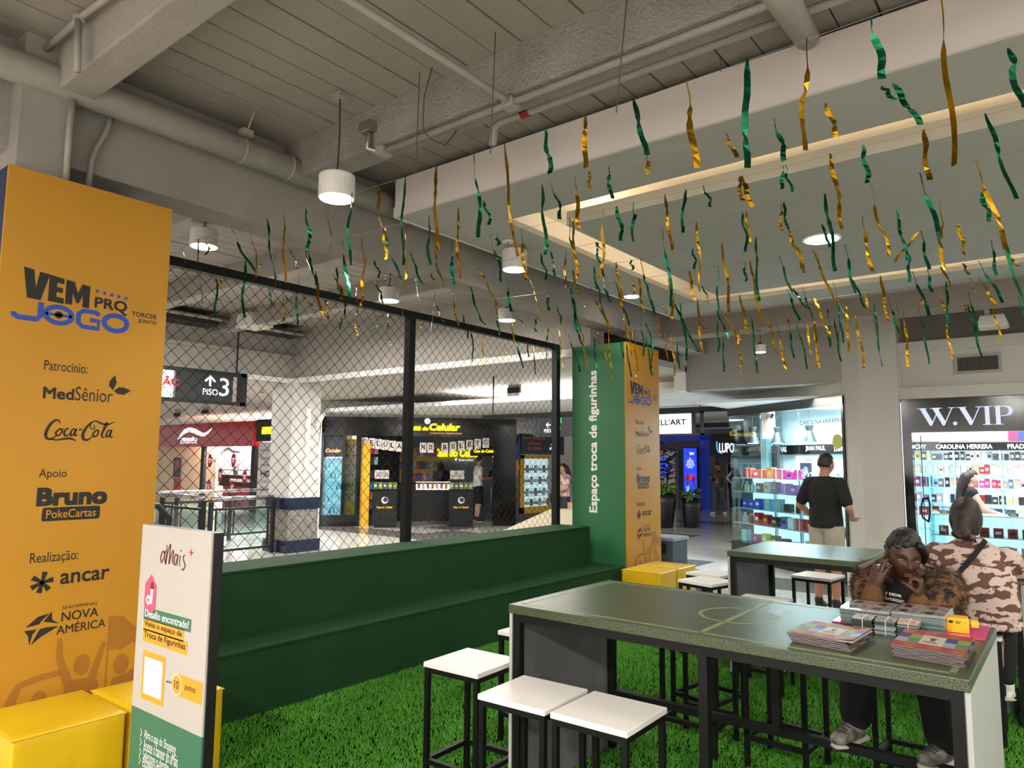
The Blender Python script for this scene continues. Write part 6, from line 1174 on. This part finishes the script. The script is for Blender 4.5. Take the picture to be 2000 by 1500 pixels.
for q, (u, lb) in enumerate(((.70, 'left'), (2.60, 'right'))):
    k = thing('display_stand', 'black display stand with round logo at the phone shop entrance, %s one' % lb, 'stand', S(u, -.25, 0)); sb_('body', BLK, k, u-.30, -.45, .06, u+.30, -.05, .92); sb_('plinth', INK, k, u-.26, -.42, 0, u+.26, -.08, .06); sb_('top', BLKG, k, u-.32, -.47, .92, u+.32, -.03, .95)
    Flat(S(u, -.452, .68), AU, ZV).disc(0, 0, .085).build('logo_disc', cm('#c9c9d2', .4), k); Flat(S(u+.015, -.455, .69), AU, ZV).disc(0, 0, .055).build('logo_disc', cm('#23233a', .4), k); text('Casa do Celular', S(u-.20, -.452, .48), AU, ZV, .40, .055, cm('#d9a514', .5, emit=.3), k, bold=.03, shear=.15)
    for i in range(5): goods('box', 'phone_box', 'small green box on the %s black display stand, %s from the left' % (lb, ORD[i]), 'box', S(u-.24+.12*i, -.36, .95), AU, AV, .105, .06, .17, ('#55703f', '#6b8452', '#3f5a6a', '#5d7a48')[(i+q) % 4], 'boxes on the black display stands', i)
    cp = thing('price_card', 'pale price card on a holder above the %s black display stand' % lb, 'sign', S(u-.12, -.25, .95)); sb_('card', cm('#bdb4b0', .6), cp, u-.28, -.22, 1.2, u+.08, -.21, 1.42); sb_('holder', INK, cp, u-.105, -.22, .95, u-.09, -.205, 1.2); text('OFERTA\n12X SEM JUROS', S(u-.25, -.222, 1.25), AU, ZV, .30, .12, INK, cp)
dc = thing('display_case', 'glass display case with cyan light and headphones left of the phone shop', 'display case', S(-.5, .1, 0)); sb_('base', BLKG, dc, -.92, 0, 0, -.03, .45, .28); sb_('back', mat('cyan_glow_back', '#8fc6da', .5, emit=.6), dc, -.88, .4, .28, -.42, .43, 1.72); sb_('yellow_panel', YEM, dc, -.36, .36, .28, -.06, .40, 2.2); sb_('frame', BLKG, dc, -.95, 0, 0, -.88, .45, 2.29); sb_('frame', BLKG, dc, -.42, 0, .28, -.34, .40, 2.29); sb_('top_board', cm('#23283a', .4), dc, -.88, .1, 1.74, -.42, .4, 2.29); text('Celular', S(-.85, .097, 1.86), AU, ZV, .4, .09, mat('sign_orange', '#ff9a4a', .5, emit=.9), dc, bold=.03, shear=.15); sb_('glass_pane', CLEAR, dc, -.88, .02, .28, -.06, .028, 1.74)  # back glows cyan in place of lamps inside the case
for z in (.58, .88, 1.16, 1.44): sb_('shelf', GSH, dc, -.88, .05, z-.01, -.42, .40, z)
for r_, z in enumerate((.29, .58, .88, 1.16, 1.44)):
    for i in range(3): goods('phones', 'headphones', 'white headphones, %s from the left on the %s shelf of the cyan case' % (ORD[i], ORD[r_]), 'headphones', S(-.80+.15*i, .2, z), AU, AV, .12, .05, .18, ('#dfe6ea', '#39404a', '#e9edf0')[(i+r_) % 3], 'headphones in the cyan lit case', i)
for r_ in range(6):
    for i in range(2): goods('case', 'phone_case', 'grey boxed phone case on the left yellow panel, %s of row %s' % (('left', 'right')[i], ORD[r_]), 'phone case', S(-.28+.13*i, .33, .62+.25*r_), AU, AV, .11, .02, .20, ('#8a8780', '#a09c94')[i], 'boxed cases on the yellow panel', i)
# right wing of the phone shop
wg = thing('display_case', 'yellow framed lit display case right of the phone shop entrance', 'display case', (-11.9, 16.4, 0)); WX = -11.95
boxo('base', BLKG, wg, WX-.4, 15.2, 0, WX, 17.6, .25); boxo('back', mat('glow_back', '#cfd8dc', .5, emit=.7), wg, WX-.4, 15.75, .25, WX-.36, 17.4, 1.82)  # back given a glow of its own to brighten the case
for b in ((15.6, .25, 15.78, 1.84), (17.3, .25, 17.45, 1.84), (15.6, 1.74, 17.45, 1.84), (15.6, .25, 17.45, .42)): boxo('yellow_frame', YEM, wg, WX-.05, b[0], b[1], WX, b[2], b[3])
boxo('glass_pane', CLEAR, wg, WX-.03, 15.78, .42, WX-.022, 17.3, 1.74); boxo('black_board', BLKG, wg, WX-.4, 15.05, .25, WX-.02, 15.6, 2.4)
for z in (.72, 1.04, 1.36): boxo('shelf', GSH, wg, WX-.36, 15.8, z-.01, WX-.05, 17.3, z)
for r_, z in enumerate((.425, .72, 1.04, 1.36)):
    for i in range(7): goods(('case', 'phones')[(i+r_) % 2], 'boxed_accessory', 'accessory on the %s shelf of the yellow framed case, %s from the left' % (ORD[r_], ORD[i]), 'accessory', (WX-.16, 15.92+.2*i, z), (0, 1, 0), (-1, 0, 0), .14, .04, .2, ('#dfe2e4', '#7c8792', '#b06a4a', '#b9c2c8')[(i*3+r_) % 4], 'accessories in the yellow framed case', i)
pb_ = thing('advert_board', 'dark blue advert board with orange lettering above the yellow framed case', 'sign', (WX, 16.5, 2.1)); boxo('board', cm('#1c2038', .4), pb_, WX-.06, 15.62, 1.86, WX+.01, 17.7, 2.42); ORG = cm('#e0763a', .5)
for s_, y0, y1, z in (('Smartphone para negativados', 15.68, 16.75, 2.26), ('sem consulta', 15.95, 16.5, 2.13), ('SPC e SERASA', 15.92, 16.55, 1.98)): text(s_, (WX+.011, y0, z), (0, 1, 0), (0, 0, 1), y1-y0, .085, ORG, pb_, bold=.02)
text('CELULAR\nNO BOLETO', (WX+.011, 16.95, 2.0), (0, 1, 0), (0, 0, 1), .5, .17, SIGNW, pb_)
po = thing('hand_poster', 'blue poster of a hand left of the dark blue advert board', 'poster', (WX, 15.3, 2.1)); boxo('sheet', cm('#31549c', .5), po, WX-.02, 15.08, 1.70, WX-.01, 15.6, 2.35); Flat((WX-.01, 15.08, 1.70), (0, 1, 0), (0, 0, 1)).poly([(.05, .65), (.08, .4), (.2, .42), (.25, .3), (.4, .45), (.5, .65)]).build('hand_print', INK, po)
oc = thing('oval_sticker', 'yellow oval sticker with handwritten slogan on the black board', 'sticker', (WX-.02, 15.33, 1.55)); Flat((WX-.02, 15.33, 1.52), (0, 1, 0), (0, 0, 1)).disc(0, 0, .24, .36).build('disc', cm('#dba03c', .5), oc); text('NESTA CASA\ntem\nConfiança\npode\nentrar!', (WX-.016, 15.16, 1.28), (0, 1, 0), (0, 0, 1), .34, .48, INK, oc)
bx = thing('low_bench', 'cream sloped bench end with cardboard box behind the netting by the green pillar', 'bench', (-9.2, 13.2, 0)); MB().prism([(0, 0), (1.9, 0), (1.9, .62), (1.3, .62), (.1, .12), (0, .1)], (-10.2, 12.4, 0), (.62, .78, 0), (0, 0, 1), (.4, -.32, 0)).build('body', cm('#b8aa92', .6), bx); MB().obox((-9.15, 13.7, .62), (.25, .3, 0), (.3, -.22, 0), (0, 0, .14)).build('carton', cm('#a58a66', .8), bx)

# ---------------------------------------------------------------- floor 3 signs, white column, railings
hs = thing('hanging_sign', 'hanging dark floor 3 sign with lit white panel behind the left netting', 'sign', (-11.3, 5.8, 2.9)); SX = -11.22
boxo('frame', cm('#1b1d20', .4), hs, SX-.12, 4.2, 3.07, SX, 6.86, 3.14); boxo('frame', cm('#1b1d20', .4), hs, SX-.12, 4.2, 2.58, SX, 6.86, 2.64); boxo('frame', cm('#1b1d20', .4), hs, SX-.12, 6.76, 2.58, SX, 6.88, 3.14)
boxo('dark_panel', cm('#2b2d30', .4), hs, SX-.10, 5.68, 2.64, SX-.005, 6.62, 3.07); boxo('lit_panel', mat('lightbox', '#eef0f4', .5, emit=.9), hs, SX-.10, 4.2, 2.64, SX-.01, 5.60, 3.07)
pz = lambda px, py: atx(px, py, SX)
a, b = pz(396, 769), pz(426, 758); text('PISO', (SX-.004, a.y, a.z-.01), (0, 1, 0), (0, 0, 1), b.y-a.y, .10, SIGNW, hs); a = pz(428, 773); text('3', (SX-.004, a.y, a.z), (0, 1, 0), (0, 0, 1), .17, .30, SIGNW, hs)
c = pz(411, 745); Flat((SX-.005, c.y, c.z), (0, 1, 0), (0, 0, 1)).rect(-.018, -.08, .018, .06).stroke([(-.085, .0), (0, .085), (.085, .0)], .035).build('arrow', SIGNW, hs)
a, b = pz(290, 752), pz(353, 755); text('DRAGÃO', (SX-.009, b.y-.82, b.z), (0, 1, 0), (0, 0, 1), .82, .15, SIGNR, hs, bold=.03)
for y in (4.4, 6.7): boxo('rod', INK, hs, SX-.07, y, 3.14, SX-.05, y+.02, 4.1)
h2_ = thing('hanging_sign', 'hanging dark floor 3 sign with left arrow beside the green pillar', 'sign', (-6.9, 9.6, 2.3)); Y9 = 9.6
boxo('panel', cm('#33353a', .4), h2_, aty(1053, 830, Y9).x, Y9, aty(1060, 853, Y9).z, -5.6, Y9+.1, aty(1060, 816, Y9).z); boxo('frame', INK, h2_, -8.2, Y9-.01, aty(1060, 814, Y9).z, -5.5, Y9+.11, aty(1060, 806, Y9).z); boxo('post', cm('#4a4d52', .4), h2_, aty(1042, 830, Y9).x, Y9, aty(1060, 853, Y9).z, aty(1046, 830, Y9).x, Y9+.1, aty(1060, 814, Y9).z)
a = aty(1063, 845, Y9); text('PISO', (a.x, Y9, a.z), (1, 0, 0), (0, 0, 1), .13, .06, SIGNW, h2_); a = aty(1087, 843, Y9); text('3', (a.x, Y9, a.z), (1, 0, 0), (0, 0, 1), .075, .15, SIGNW, h2_); a = aty(1071, 830, Y9)
Flat((a.x, Y9, a.z), (1, 0, 0), (0, 0, 1)).rect(-.03, -.008, .045, .008).stroke([(.0, .04), (-.04, 0), (.0, -.04)], .016).build('arrow', SIGNW, h2_); boxo('exit_plate', cm('#2f9a5a', .4, emit=.4), h2_, aty(1090, 825, Y9).x, Y9-.012, aty(1090, 827, Y9).z, aty(1098, 825, Y9).x, Y9-.002, aty(1090, 816, Y9).z)
for x in (-8.0, -6.0): boxo('rod', INK, h2_, x, Y9+.03, aty(1060, 806, Y9).z, x+.02, Y9+.05, 3.16)
wc = struct(boxo('column', mat('white_column', '#cfccc7', .5), None, -11.95, 7.87, .98, -11.31, 8.50, 3.1)); boxo('granite_base', mat('granite', '#9b938a', .5, col2='#5d5852', vs=45, detail=5), wc, -11.96, 7.86, .22, -11.30, 8.52, .77)
NV = mat('navy_stone', '#1a2036', .2); boxo('band', NV, wc, -12.0, 7.82, 0, -11.26, 8.55, .22); boxo('band', NV, wc, -11.98, 7.84, .77, -11.28, 8.53, .98); boxo('light_slot', mat('slot_light', '#fff6d8', .5, emit=2.2, ecol='#ffeebb'), wc, -11.31, 8.21, 1.5, -11.302, 8.27, 2.62); boxo('slot_frame', cm('#e6e2da', .5), wc, -11.31, 8.17, 1.45, -11.295, 8.21, 2.66); MB().bar((-11.28, 8.42, 2.3), (-11.2, 8.5, 2.55), .06).build('camera', WHITE, wc)
RS = mat('rail_steel', '#a8a9ab', .25, metal=.8)
rl = thing('railing', 'black railing with steel handrail around the escalator opening', 'railing', (-11.6, 7.2, 0))
def rail(p, q, n=1, h=1.0):
    p, q = Vector(p), Vector(q); MB().tube([p+ZV*h, q+ZV*h], .035, 10).build('handrail', RS, rl, smooth=True)
    for k in range(n+1):
        c = p.lerp(q, k/n); MB().bar(c, c+ZV*(h-.05), .06).build('post', INK, rl)
    for z in (.12, .82): MB().bar(p+ZV*z, q+ZV*z, .04).build('bar', INK, rl)
    for k in range(n):
        a_, b_ = p.lerp(q, (k+.08)/n), p.lerp(q, (k+.92)/n); MB().obox(a_+ZV*.16, b_-a_, (b_-a_).cross(ZV).normalized()*.01, ZV*.62).build('glass_panel', CLEAR, rl)
        for e_ in (a_, b_): MB().bar(e_+ZV*.12, e_+ZV*.82, .025).build('baluster', INK, rl)
rail((-11.6, 6.55, 0), (-11.6, 7.75, 0), 1); rail((-11.75, 6.5, 0), (-13.2, 6.5, 0), 1, 1.02); rail((-13.9, 6.0, 0), (-13.9, 9.4, 0), 3, 1.02)
es = thing('escalator', 'escalator end with curved black handrail and steel steps behind the left netting', 'escalator', (-12.6, 5.5, 0))
MB().tube([(-12.3, 4.0, .95), (-12.3, 5.6, .95), (-12.3, 6.0, .88), (-12.3, 6.2, .65), (-12.3, 6.15, .4), (-12.3, 5.9, .2)], .05, 10).build('handrail', INK, es, smooth=True); boxo('balustrade', mat('escalator_glass', '#8fb4d0', .2), es, -12.32, 4.0, .2, -12.29, 5.95, .88); boxo('skirt', STEEL, es, -12.45, 4.0, .0, -12.2, 6.2, .2)
for k in range(7): boxo('step', cm('#5c5f66', .4), es, -13.2, 4.2+.22*k, .02+.09*k, -12.45, 4.42+.22*k, .08+.09*k)

# ---------------------------------------------------------------- red eyebrow shop, far left
RY = 13.0; er_ = thing('shop_front', 'glossy red shop front with white eyebrow logo at the far left', 'shop front', (-24, RY, 2.5)); REDG = mat('red_gloss', '#b5121c', .15, spec=.6)
boxo('fascia', REDG, er_, -30, RY-.1, 2.07, -20.5, RY+.2, 2.87); boxo('post', INK, er_, -20.62, RY-.1, 0, -20.42, RY+.2, 2.07); boxo('mullion', INK, er_, aty(395, 900, RY).x-.1, RY, 0, aty(395, 900, RY).x+.1, RY+.1, 2.07)
f = Flat((aty(347, 858, RY-.1).x, RY-.1, aty(347, 858, RY-.1).z), (1, 0, 0), (0, 0, 1)); W_ = aty(413, 850, RY-.1).x-aty(347, 858, RY-.1).x
f.curve([(0, 0), (W_*.22, .28), (W_*.45, .30), (W_*.7, .16), (W_*.85, .17), (W_, .34)], [.02, .16, .17, .14, .10, .02]); f.build('eyebrow_logo', SIGNW, er_); a = aty(353, 861, RY-.1); text('sobrancelhas', (a.x, RY-.1, a.z-.02), (1, 0, 0), (0, 0, 1), W_*.5, .17, SIGNW, er_, bold=.02); text('DESIGN', (a.x, RY-.1, a.z-.10), (1, 0, 0), (0, 0, 1), W_*.48, .06, SIGNW, er_)
eb = struct(boxo('wall_back', cm('#e8e6ea', .6), None, -31, 16.2, 0, -20, 16.4, 3)); struct(boxo('wall_left', mat('pale_wood', '#d9c3a4', .5, var=.1, vs=2), None, -29, 13.9, 0, -25.0, 14.0, 2.6)); boxo('wood_door', mat('pale_wood', '#d9c3a4', .5), er_, -24.9, 13.6, 0, -23.9, 13.7, 2.2)
pn = thing('eyebrow_poster', 'white framed panel with black eyebrow drawing inside the red shop', 'poster', (-21.8, 13.8, 1.6)); a, b = aty(421, 916, 13.8), aty(494, 872, 13.8); boxo('board', cm('#dfe6f0', .5, emit=.25), pn, a.x, 13.8, a.z, b.x, 13.84, b.z+.1); Flat((a.x, 13.8, a.z), (1, 0, 0), (0, 0, 1)).curve([(.3, .55), (.7, .72), (1.1, .62), (1.6, .6)], [.02, .12, .1, .02]).build('eyebrow_print', INK, pn)
for x0, z0, x1, z1 in ((a.x-.03, a.z-.03, b.x+.03, a.z), (a.x-.03, a.z, a.x, b.z+.1), (b.x, a.z, b.x+.03, b.z+.1)): boxo('frame', INK, pn, x0, 13.79, z0, x1, 13.85, z1)
for i, (px, py) in enumerate(((410, 900), (456, 899), (430, 928), (478, 932), (408, 950), (453, 952))):
    c = aty(px, py, RY+.02); t = thing('oval_sticker', 'red oval price sticker on the red shop window, %s' % ('upper left', 'upper middle', 'centre left', 'centre right', 'lower left', 'lower middle')[i], 'sticker', c, 0, 'red oval window stickers'); Flat(c, (1, 0, 0), (0, 0, 1)).disc(0, 0, .14, .23).build('disc', cm('#a01c2c', .5), t); text('DESIGN\nR$ 45', c+Vector((-.09, 0, -.08)), (1, 0, 0), (0, 0, 1), .18, .16, SIGNW, t)
cd = thing('reception_desk', 'black and red reception desk with flower vase inside the red shop', 'desk', (-21.8, 13.6, 0)); boxo('body', cm('#8c1a24', .4), cd, -23.2, 13.5, 0, -20.9, 14.0, .75); boxo('top', INK, cd, -23.3, 13.4, .75, -20.8, 14.1, 1.12); boxo('white_shelf', WHITE, cd, -22.6, 13.38, .9, -21.2, 13.4, 1.0)
vs_ = thing('flower_vase', 'vase of pink flowers on the reception desk of the red shop', 'vase', aty(460, 925, 13.7)); c = aty(460, 930, 13.7); c.z = 1.12; MB().lathe([(.07, 0), (.1, .15), (.06, .28)], c, 12).build('vase', cm('#4a4f4a', .4), vs_)
for k in range(14): a_ = rnd.uniform(0, 6.28); MB().ell(c+Vector((.16*math.cos(a_)*rnd.random(), .1*math.sin(a_), .33+rnd.uniform(0, .25))), .055, 7, 5).build('blossom', cm(('#c9a08c', '#d8b8a4', '#b06a5c')[k % 3], .7), vs_)
for px, py, w_, h_, cl, lb in ((346, 913, .55, .75, '#3a3142', 'dark photo poster on the wood wall of the red shop'), (346, 945, .5, .42, '#b0242e', 'small red leaflet board under the photo poster in the red shop')):
    c = aty(px, py, 13.88); t = thing('wall_poster', lb, 'poster', c); boxo('sheet', cm(cl, .5), t, c.x-w_/2, 13.87, c.z-h_/2, c.x+w_/2, 13.89, c.z+h_/2); boxo('picture', cm('#8c5a50', .5), t, c.x-w_*.3, 13.862, c.z-h_*.1, c.x+w_*.3, 13.87, c.z+h_*.35)
nx_ = thing('price_list', 'white price list panel with black lettering left of the white column', 'sign', (-19.6, 13, 1.2)); boxo('board', cm('#d5d2d0', .5), nx_, -20.3, 12.95, .0, -17.9, 13.0, 2.2); boxo('header', INK, nx_, -20.4, 12.9, 2.22, -17.4, 13.1, 2.9); text('HOT', (aty(509, 931, 12.95).x, 12.95, aty(509, 931, 12.95).z), (1, 0, 0), (0, 0, 1), .7, .2, INK, nx_, bold=.02); a = aty(512, 848, 12.9); boxo('yellow_plate', SIGNY, nx_, a.x, 12.88, a.z, a.x+.6, 12.9, a.z+.22)
for k in range(7): a = aty(509, 882+k*15, 12.95); text(('Infrav', 'Celul', 'capas', 'Fone', 'Cabos', 'PELIC', 'Rapido')[k], (a.x, 12.95, a.z), (1, 0, 0), (0, 0, 1), .5, .09, INK, nx_)

# ---------------------------------------------------------------- corridor behind the pillar: signs, stores, planters
ba = thing('lightbox_sign', 'hanging white lightbox sign of a decoration store right of the green pillar', 'sign', (-6.7, 14, 2.5)); boxo('light_panel', mat('lightbox2', '#eef1f6', .5, emit=1.0), ba, -7.4, 14.0, 2.275, -6.27, 14.06, 2.69); FRM = cm('#1c1d20', .4)
for b in ((-7.5, 2.69, -6.03, 2.73), (-7.5, 2.235, -6.03, 2.275), (-6.27, 2.275, -6.21, 2.69), (-6.08, 2.235, -6.03, 2.73), (-6.21, 2.45, -6.08, 2.49)): boxo('frame', FRM, ba, b[0], 13.99, b[1], b[2], 14.07, b[3])
a, b = aty(1282, 832, 14), aty(1340, 822, 14); text("BELL'ART", (b.x-.78, 14, b.z-.08), (1, 0, 0), (0, 0, 1), .78, .125, INK, ba, bold=.03); text('Decorações', (b.x-.52, 14, b.z-.16), (1, 0, 0), (0, 0, 1), .38, .055, INK, ba)
for x in (-7.3, -6.1): boxo('rod', FRM, ba, x, 14.02, 2.73, x+.015, 14.035, 2.86)
tr = struct(boxo('trim_1', INK, None, -11, 14.5, 2.75, -5.66, 14.6, 2.86)); struct(boxo('trim_2', INK, None, -11, 18.6, 2.62, -7.3, 18.7, 2.74))
TBL = mat('store_blue', '#2038a0', .4, emit=.15); TY = 25.0
ti = thing('shop_front', 'phone carrier store with blue portal at the end of the corridor', 'shop front', (-12, TY, 2)); boxo('jamb', TBL, ti, -10.85, TY-.1, 0, -10.5, TY+.6, 2.62); boxo('header', TBL, ti, -15, TY-.1, 2.46, -10.5, TY+.6, 2.64); boxo('inner_wall', cm('#6e6a6c', .6), ti, -15, TY+.5, 0, -10.85, TY+.6, 2.46); boxo('white_cabinet', WHITE, ti, -13.4, TY+.1, 0, -11.95, TY+.45, 2.1)
for z in (.8, 1.2, 1.6): boxo('cabinet_shelf', INK, ti, -13.3, TY+.06, z, -12.1, TY+.1, z+.03)
boxo('blue_screen', mat('screen_blue2', '#1c3cc8', .3, emit=.7), ti, -12.9, TY+.05, 1.15, -12.2, TY+.08, 1.85)
dt = thing('digital_totem', 'tall blue advertising screen beside the blue store portal', 'screen', (-11.13, 24.6, 0)); boxo('casing', INK, dt, -11.36, 24.55, .05, -10.80, 24.7, 2.2); boxo('screen', mat('screen_blue', '#1a35d0', .3, emit=1.0), dt, -11.33, 24.535, .32, -10.83, 24.55, 2.17); boxo('base', INK, dt, -11.4, 24.4, 0, -10.76, 24.8, .05)
text('TIM', (-11.10, 24.535, 1.93), (1, 0, 0), (0, 0, 1), .17, .09, SIGNW, dt, bold=.04); text('SEU\nVIDEOGAME\nANTIGO VALE\nDESCONTO NO\nPS5 NOVO', (-11.23, 24.535, 1.46), (1, 0, 0), (0, 0, 1), .32, .36, SIGNW, dt); boxo('price_bar', cm('#d02a4a', .4, emit=.6), dt, -11.24, 24.528, 1.06, -10.88, 24.535, 1.22); Flat((-11.3, 24.533, .4), (1, 0, 0), (0, 0, 1)).poly([(.05, .02), (.16, .0), (.18, .4), (.08, .5)]).stroke([(.27, .08), (.3, .14), (.42, .14), (.45, .08)], .03).build('console_print', cm('#79b6ee', .4, emit=.6), dt); Flat((-11.16, 24.533, 1.96), (1, 0, 0), (0, 0, 1)).rect(-.04, 0, .03, .05).build('logo_print', SIGNR, dt)
lu = thing('shop_front', 'dark clothing store front with blue and white lettering at the corridor end', 'shop front', (-9.5, TY, 2)); boxo('fascia', cm('#22232a', .4), lu, -10.45, TY-.1, 1.9, -7.5, TY+.1, 2.7); boxo('post', cm('#55524f', .5), lu, -10.48, TY-.1, 0, -10.25, TY+.1, 1.9); boxo('inner_wall', cm('#3a3a3f', .6), lu, -10.4, TY+1.5, 0, -7, TY+1.6, 2.7)
text('LUPO', (-10.12, TY-.102, 2.02), (1, 0, 0), (0, 0, 1), .55, .34, SIGNW, lu, bold=.03); Flat((-10.2, TY-.104, 2.0), (1, 0, 0), (0, 0, 1)).curve([(0, .42), (.0, .2), (.06, .05), (.2, -.02)], [.05, .05, .05, .03]).build('logo_swirl', mat('neon_blue', '#3f8fe8', .4, emit=.9), lu)
ck = thing('clothes_rack', 'steel rack of dark clothes inside the clothing store', 'clothes rack', (-9.5, 25.9, 0)); MB().tube([(-10.2, 25.8, 1.65), (-8.6, 25.8, 1.65)], .02, 8).build('rail', STEEL, ck)
for x in (-10.2, -8.6): MB().tube([(x, 25.8, 0), (x, 25.8, 1.65)], .02, 8).build('upright', STEEL, ck)
for k in range(12): boxo('garment', cm(('#1a1a1e', '#2c2a30', '#4a4a52', '#6b6a70')[k % 4], .8), ck, -10.12+.125*k, 25.65, .7+rnd.uniform(0, .15), -10.05+.125*k, 25.95, 1.6)
mq = thing('mannequin', 'white mannequin in pale clothes at the clothing store window', 'mannequin', (-8.85, 23.6, 0)); p = aty(1437, 905, 23.6); b = MB(); x = p.x
limb(b, [(x, 23.6, 1.62), (x, 23.6, 1.45), (x, 23.6, 1.1), (x, 23.6, .85)], [.04, .06, .11, .13]); b.ell((x, 23.6, 1.72), (.075, .09, .115)); limb(b, [(x-.12, 23.6, 1.38), (x-.32, 23.6, 1.15), (x-.12, 23.55, .98)], [.05, .04, .03]); limb(b, [(x+.12, 23.6, 1.38), (x+.25, 23.6, 1.1), (x+.2, 23.55, .85)], [.05, .04, .03])
for sx in (-.08, .08): limb(b, [(x+sx, 23.6, .85), (x+sx, 23.6, .45), (x+sx, 23.6, .06)], [.09, .06, .04])
blob('body', b, cm('#e4e1de', .4), mq, .016, 2); MB().lathe([(.15, 0), (.15, .02)], (x, 23.6, 0), 16).build('base', STEEL, mq)
LEAF = mat('rubber_leaf', '#1c3524', .35, var=.3, vs=6); LEAF2 = mat('bright_leaf', '#5f8a34', .5, var=.3, vs=12)
def leaf(b, p, d, ln, wd, droop=.25):
    p, d = Vector(p), Vector(d).normalized(); s = d.cross(ZV); s = s.normalized() if s.length > .05 else Vector((1, 0, 0)); pts = []
    for t, k in ((0, .08), (.2, .7), (.5, 1), (.8, .7), (1, .05)): c = p + d*ln*t - ZV*droop*ln*t*t; pts.append((c-s*wd*k/2+ZV*.1*wd*k, c, c+s*wd*k/2+ZV*.1*wd*k))
    vs = [v for q in pts for v in q]; b.add(vs, [(3*i+j, 3*i+j+1, 3*i+j+4, 3*i+j+3) for i in range(4) for j in range(2)])
def planter(x, y, r, h, label, tall, flowers):
    t = thing('potted_plant', label, 'plant', (x, y, 0)); MB().lathe([(r*.72, 0), (r*.78, .02), (r, h*.7), (r*1.02, h), (r*.92, h), (r*.9, h-.05)], (x, y, 0), 24).build('pot', mat('pot_black', '#161618', .35), t, smooth=True); MB().lathe([(r*.9, h-.06), (r*.88, h-.03)], (x, y, 0), 20).build('soil', cm('#2a1f17', .9), t)
    for k in range(34 if tall else 20):
        a_ = rnd.uniform(0, 6.28); b = MB()
        for j in range(3): leaf(b, (x+r*.7*math.cos(a_), y+r*.7*math.sin(a_), h+.02+rnd.uniform(0, .22)), (math.cos(a_+rnd.uniform(-.8, .8)), math.sin(a_), rnd.uniform(-.1, .8)), rnd.uniform(.14, .24), .10, .6)
        b.build('leaf', LEAF2, t)
    if tall:
        for s_ in range(5):
            a_ = s_*1.3; tp_ = Vector((x+.22*math.cos(a_), y+.22*math.sin(a_), h+.75+.12*s_)); MB().tube([(x+.06*math.cos(a_), y+.06*math.sin(a_), h-.05), (x+.13*math.cos(a_), y+.13*math.sin(a_), h+.4), tp_], .012, 6).build('stem', cm('#3a2e22', .8), t)
            for k in range(12):
                q = Vector((x+.1*math.cos(a_), y+.1*math.sin(a_), h+.3)).lerp(tp_, k/8); an = k*2.4+s_; b = MB(); leaf(b, q, (math.cos(an), math.sin(an), .55), rnd.uniform(.30, .42), .19, .35); b.build('leaf', LEAF, t)
    for k in range(flowers):
        a_ = rnd.uniform(0, 6.28); q = Vector((x+r*.8*math.cos(a_)*rnd.random(), y+r*.7*math.sin(a_), h+rnd.uniform(.25, .5))); MB().lathe([(.008, 0), (.02, .04), (.012, .1), (.003, .14)], q, 7).build('flower', cm(('#c0304e', '#d04a6a', '#a82440')[k % 3], .6), t)
planter(-8.55, 17.3, .30, .90, 'tall black planter with dark rubber plant beside the green and yellow pillar', True, 0); planter(-8.02, 17.75, .25, .74, 'shorter black planter with pink flowers in the corridor', False, 14)
bi = thing('litter_bin', 'dark grey metal bin peeking out behind the green and yellow pillar', 'bin', (-4.62, 9.3, 0)); boxo('body', cm('#4c5158', .4), bi, -4.85, 9.15, 0, -4.40, 9.6, .62); boxo('lid', cm('#8a9098', .3), bi, -4.87, 9.13, .62, -4.38, 9.62, .66); boxo('flap', INK, bi, -4.75, 9.125, .45, -4.5, 9.15, .58)
for i, (px, py) in enumerate(((1003, 765), (612, 838), (400, 804), (345, 810))):
    c = aty(px, py, 11.0); vg2 = thing('air_grille', 'dark air grille on the far bulkhead, %s' % ('above the phone shop right end', 'just right of the white column', 'under the floor 3 sign', 'at the far left edge of the netting')[i], 'vent', c); w_, h_ = (.16, .09) if i == 0 else (.18, .06); boxo('frame', cm('#5a5752', .6), vg2, c.x-w_, 11.0, c.z-h_, c.x+w_, 11.03, c.z+h_)
    for k in range(8): boxo('slat', INK, vg2, c.x-w_+.015+(2*w_-.03)*k/8, 10.99, c.z-h_+.015, c.x-w_+.015+(2*w_-.03)*(k+.7)/8, 11.0, c.z+h_-.015)
    boxo('mount', WALL, vg2, c.x-w_, 11.03, c.z-.02, c.x+w_, 11.05, 3.17)
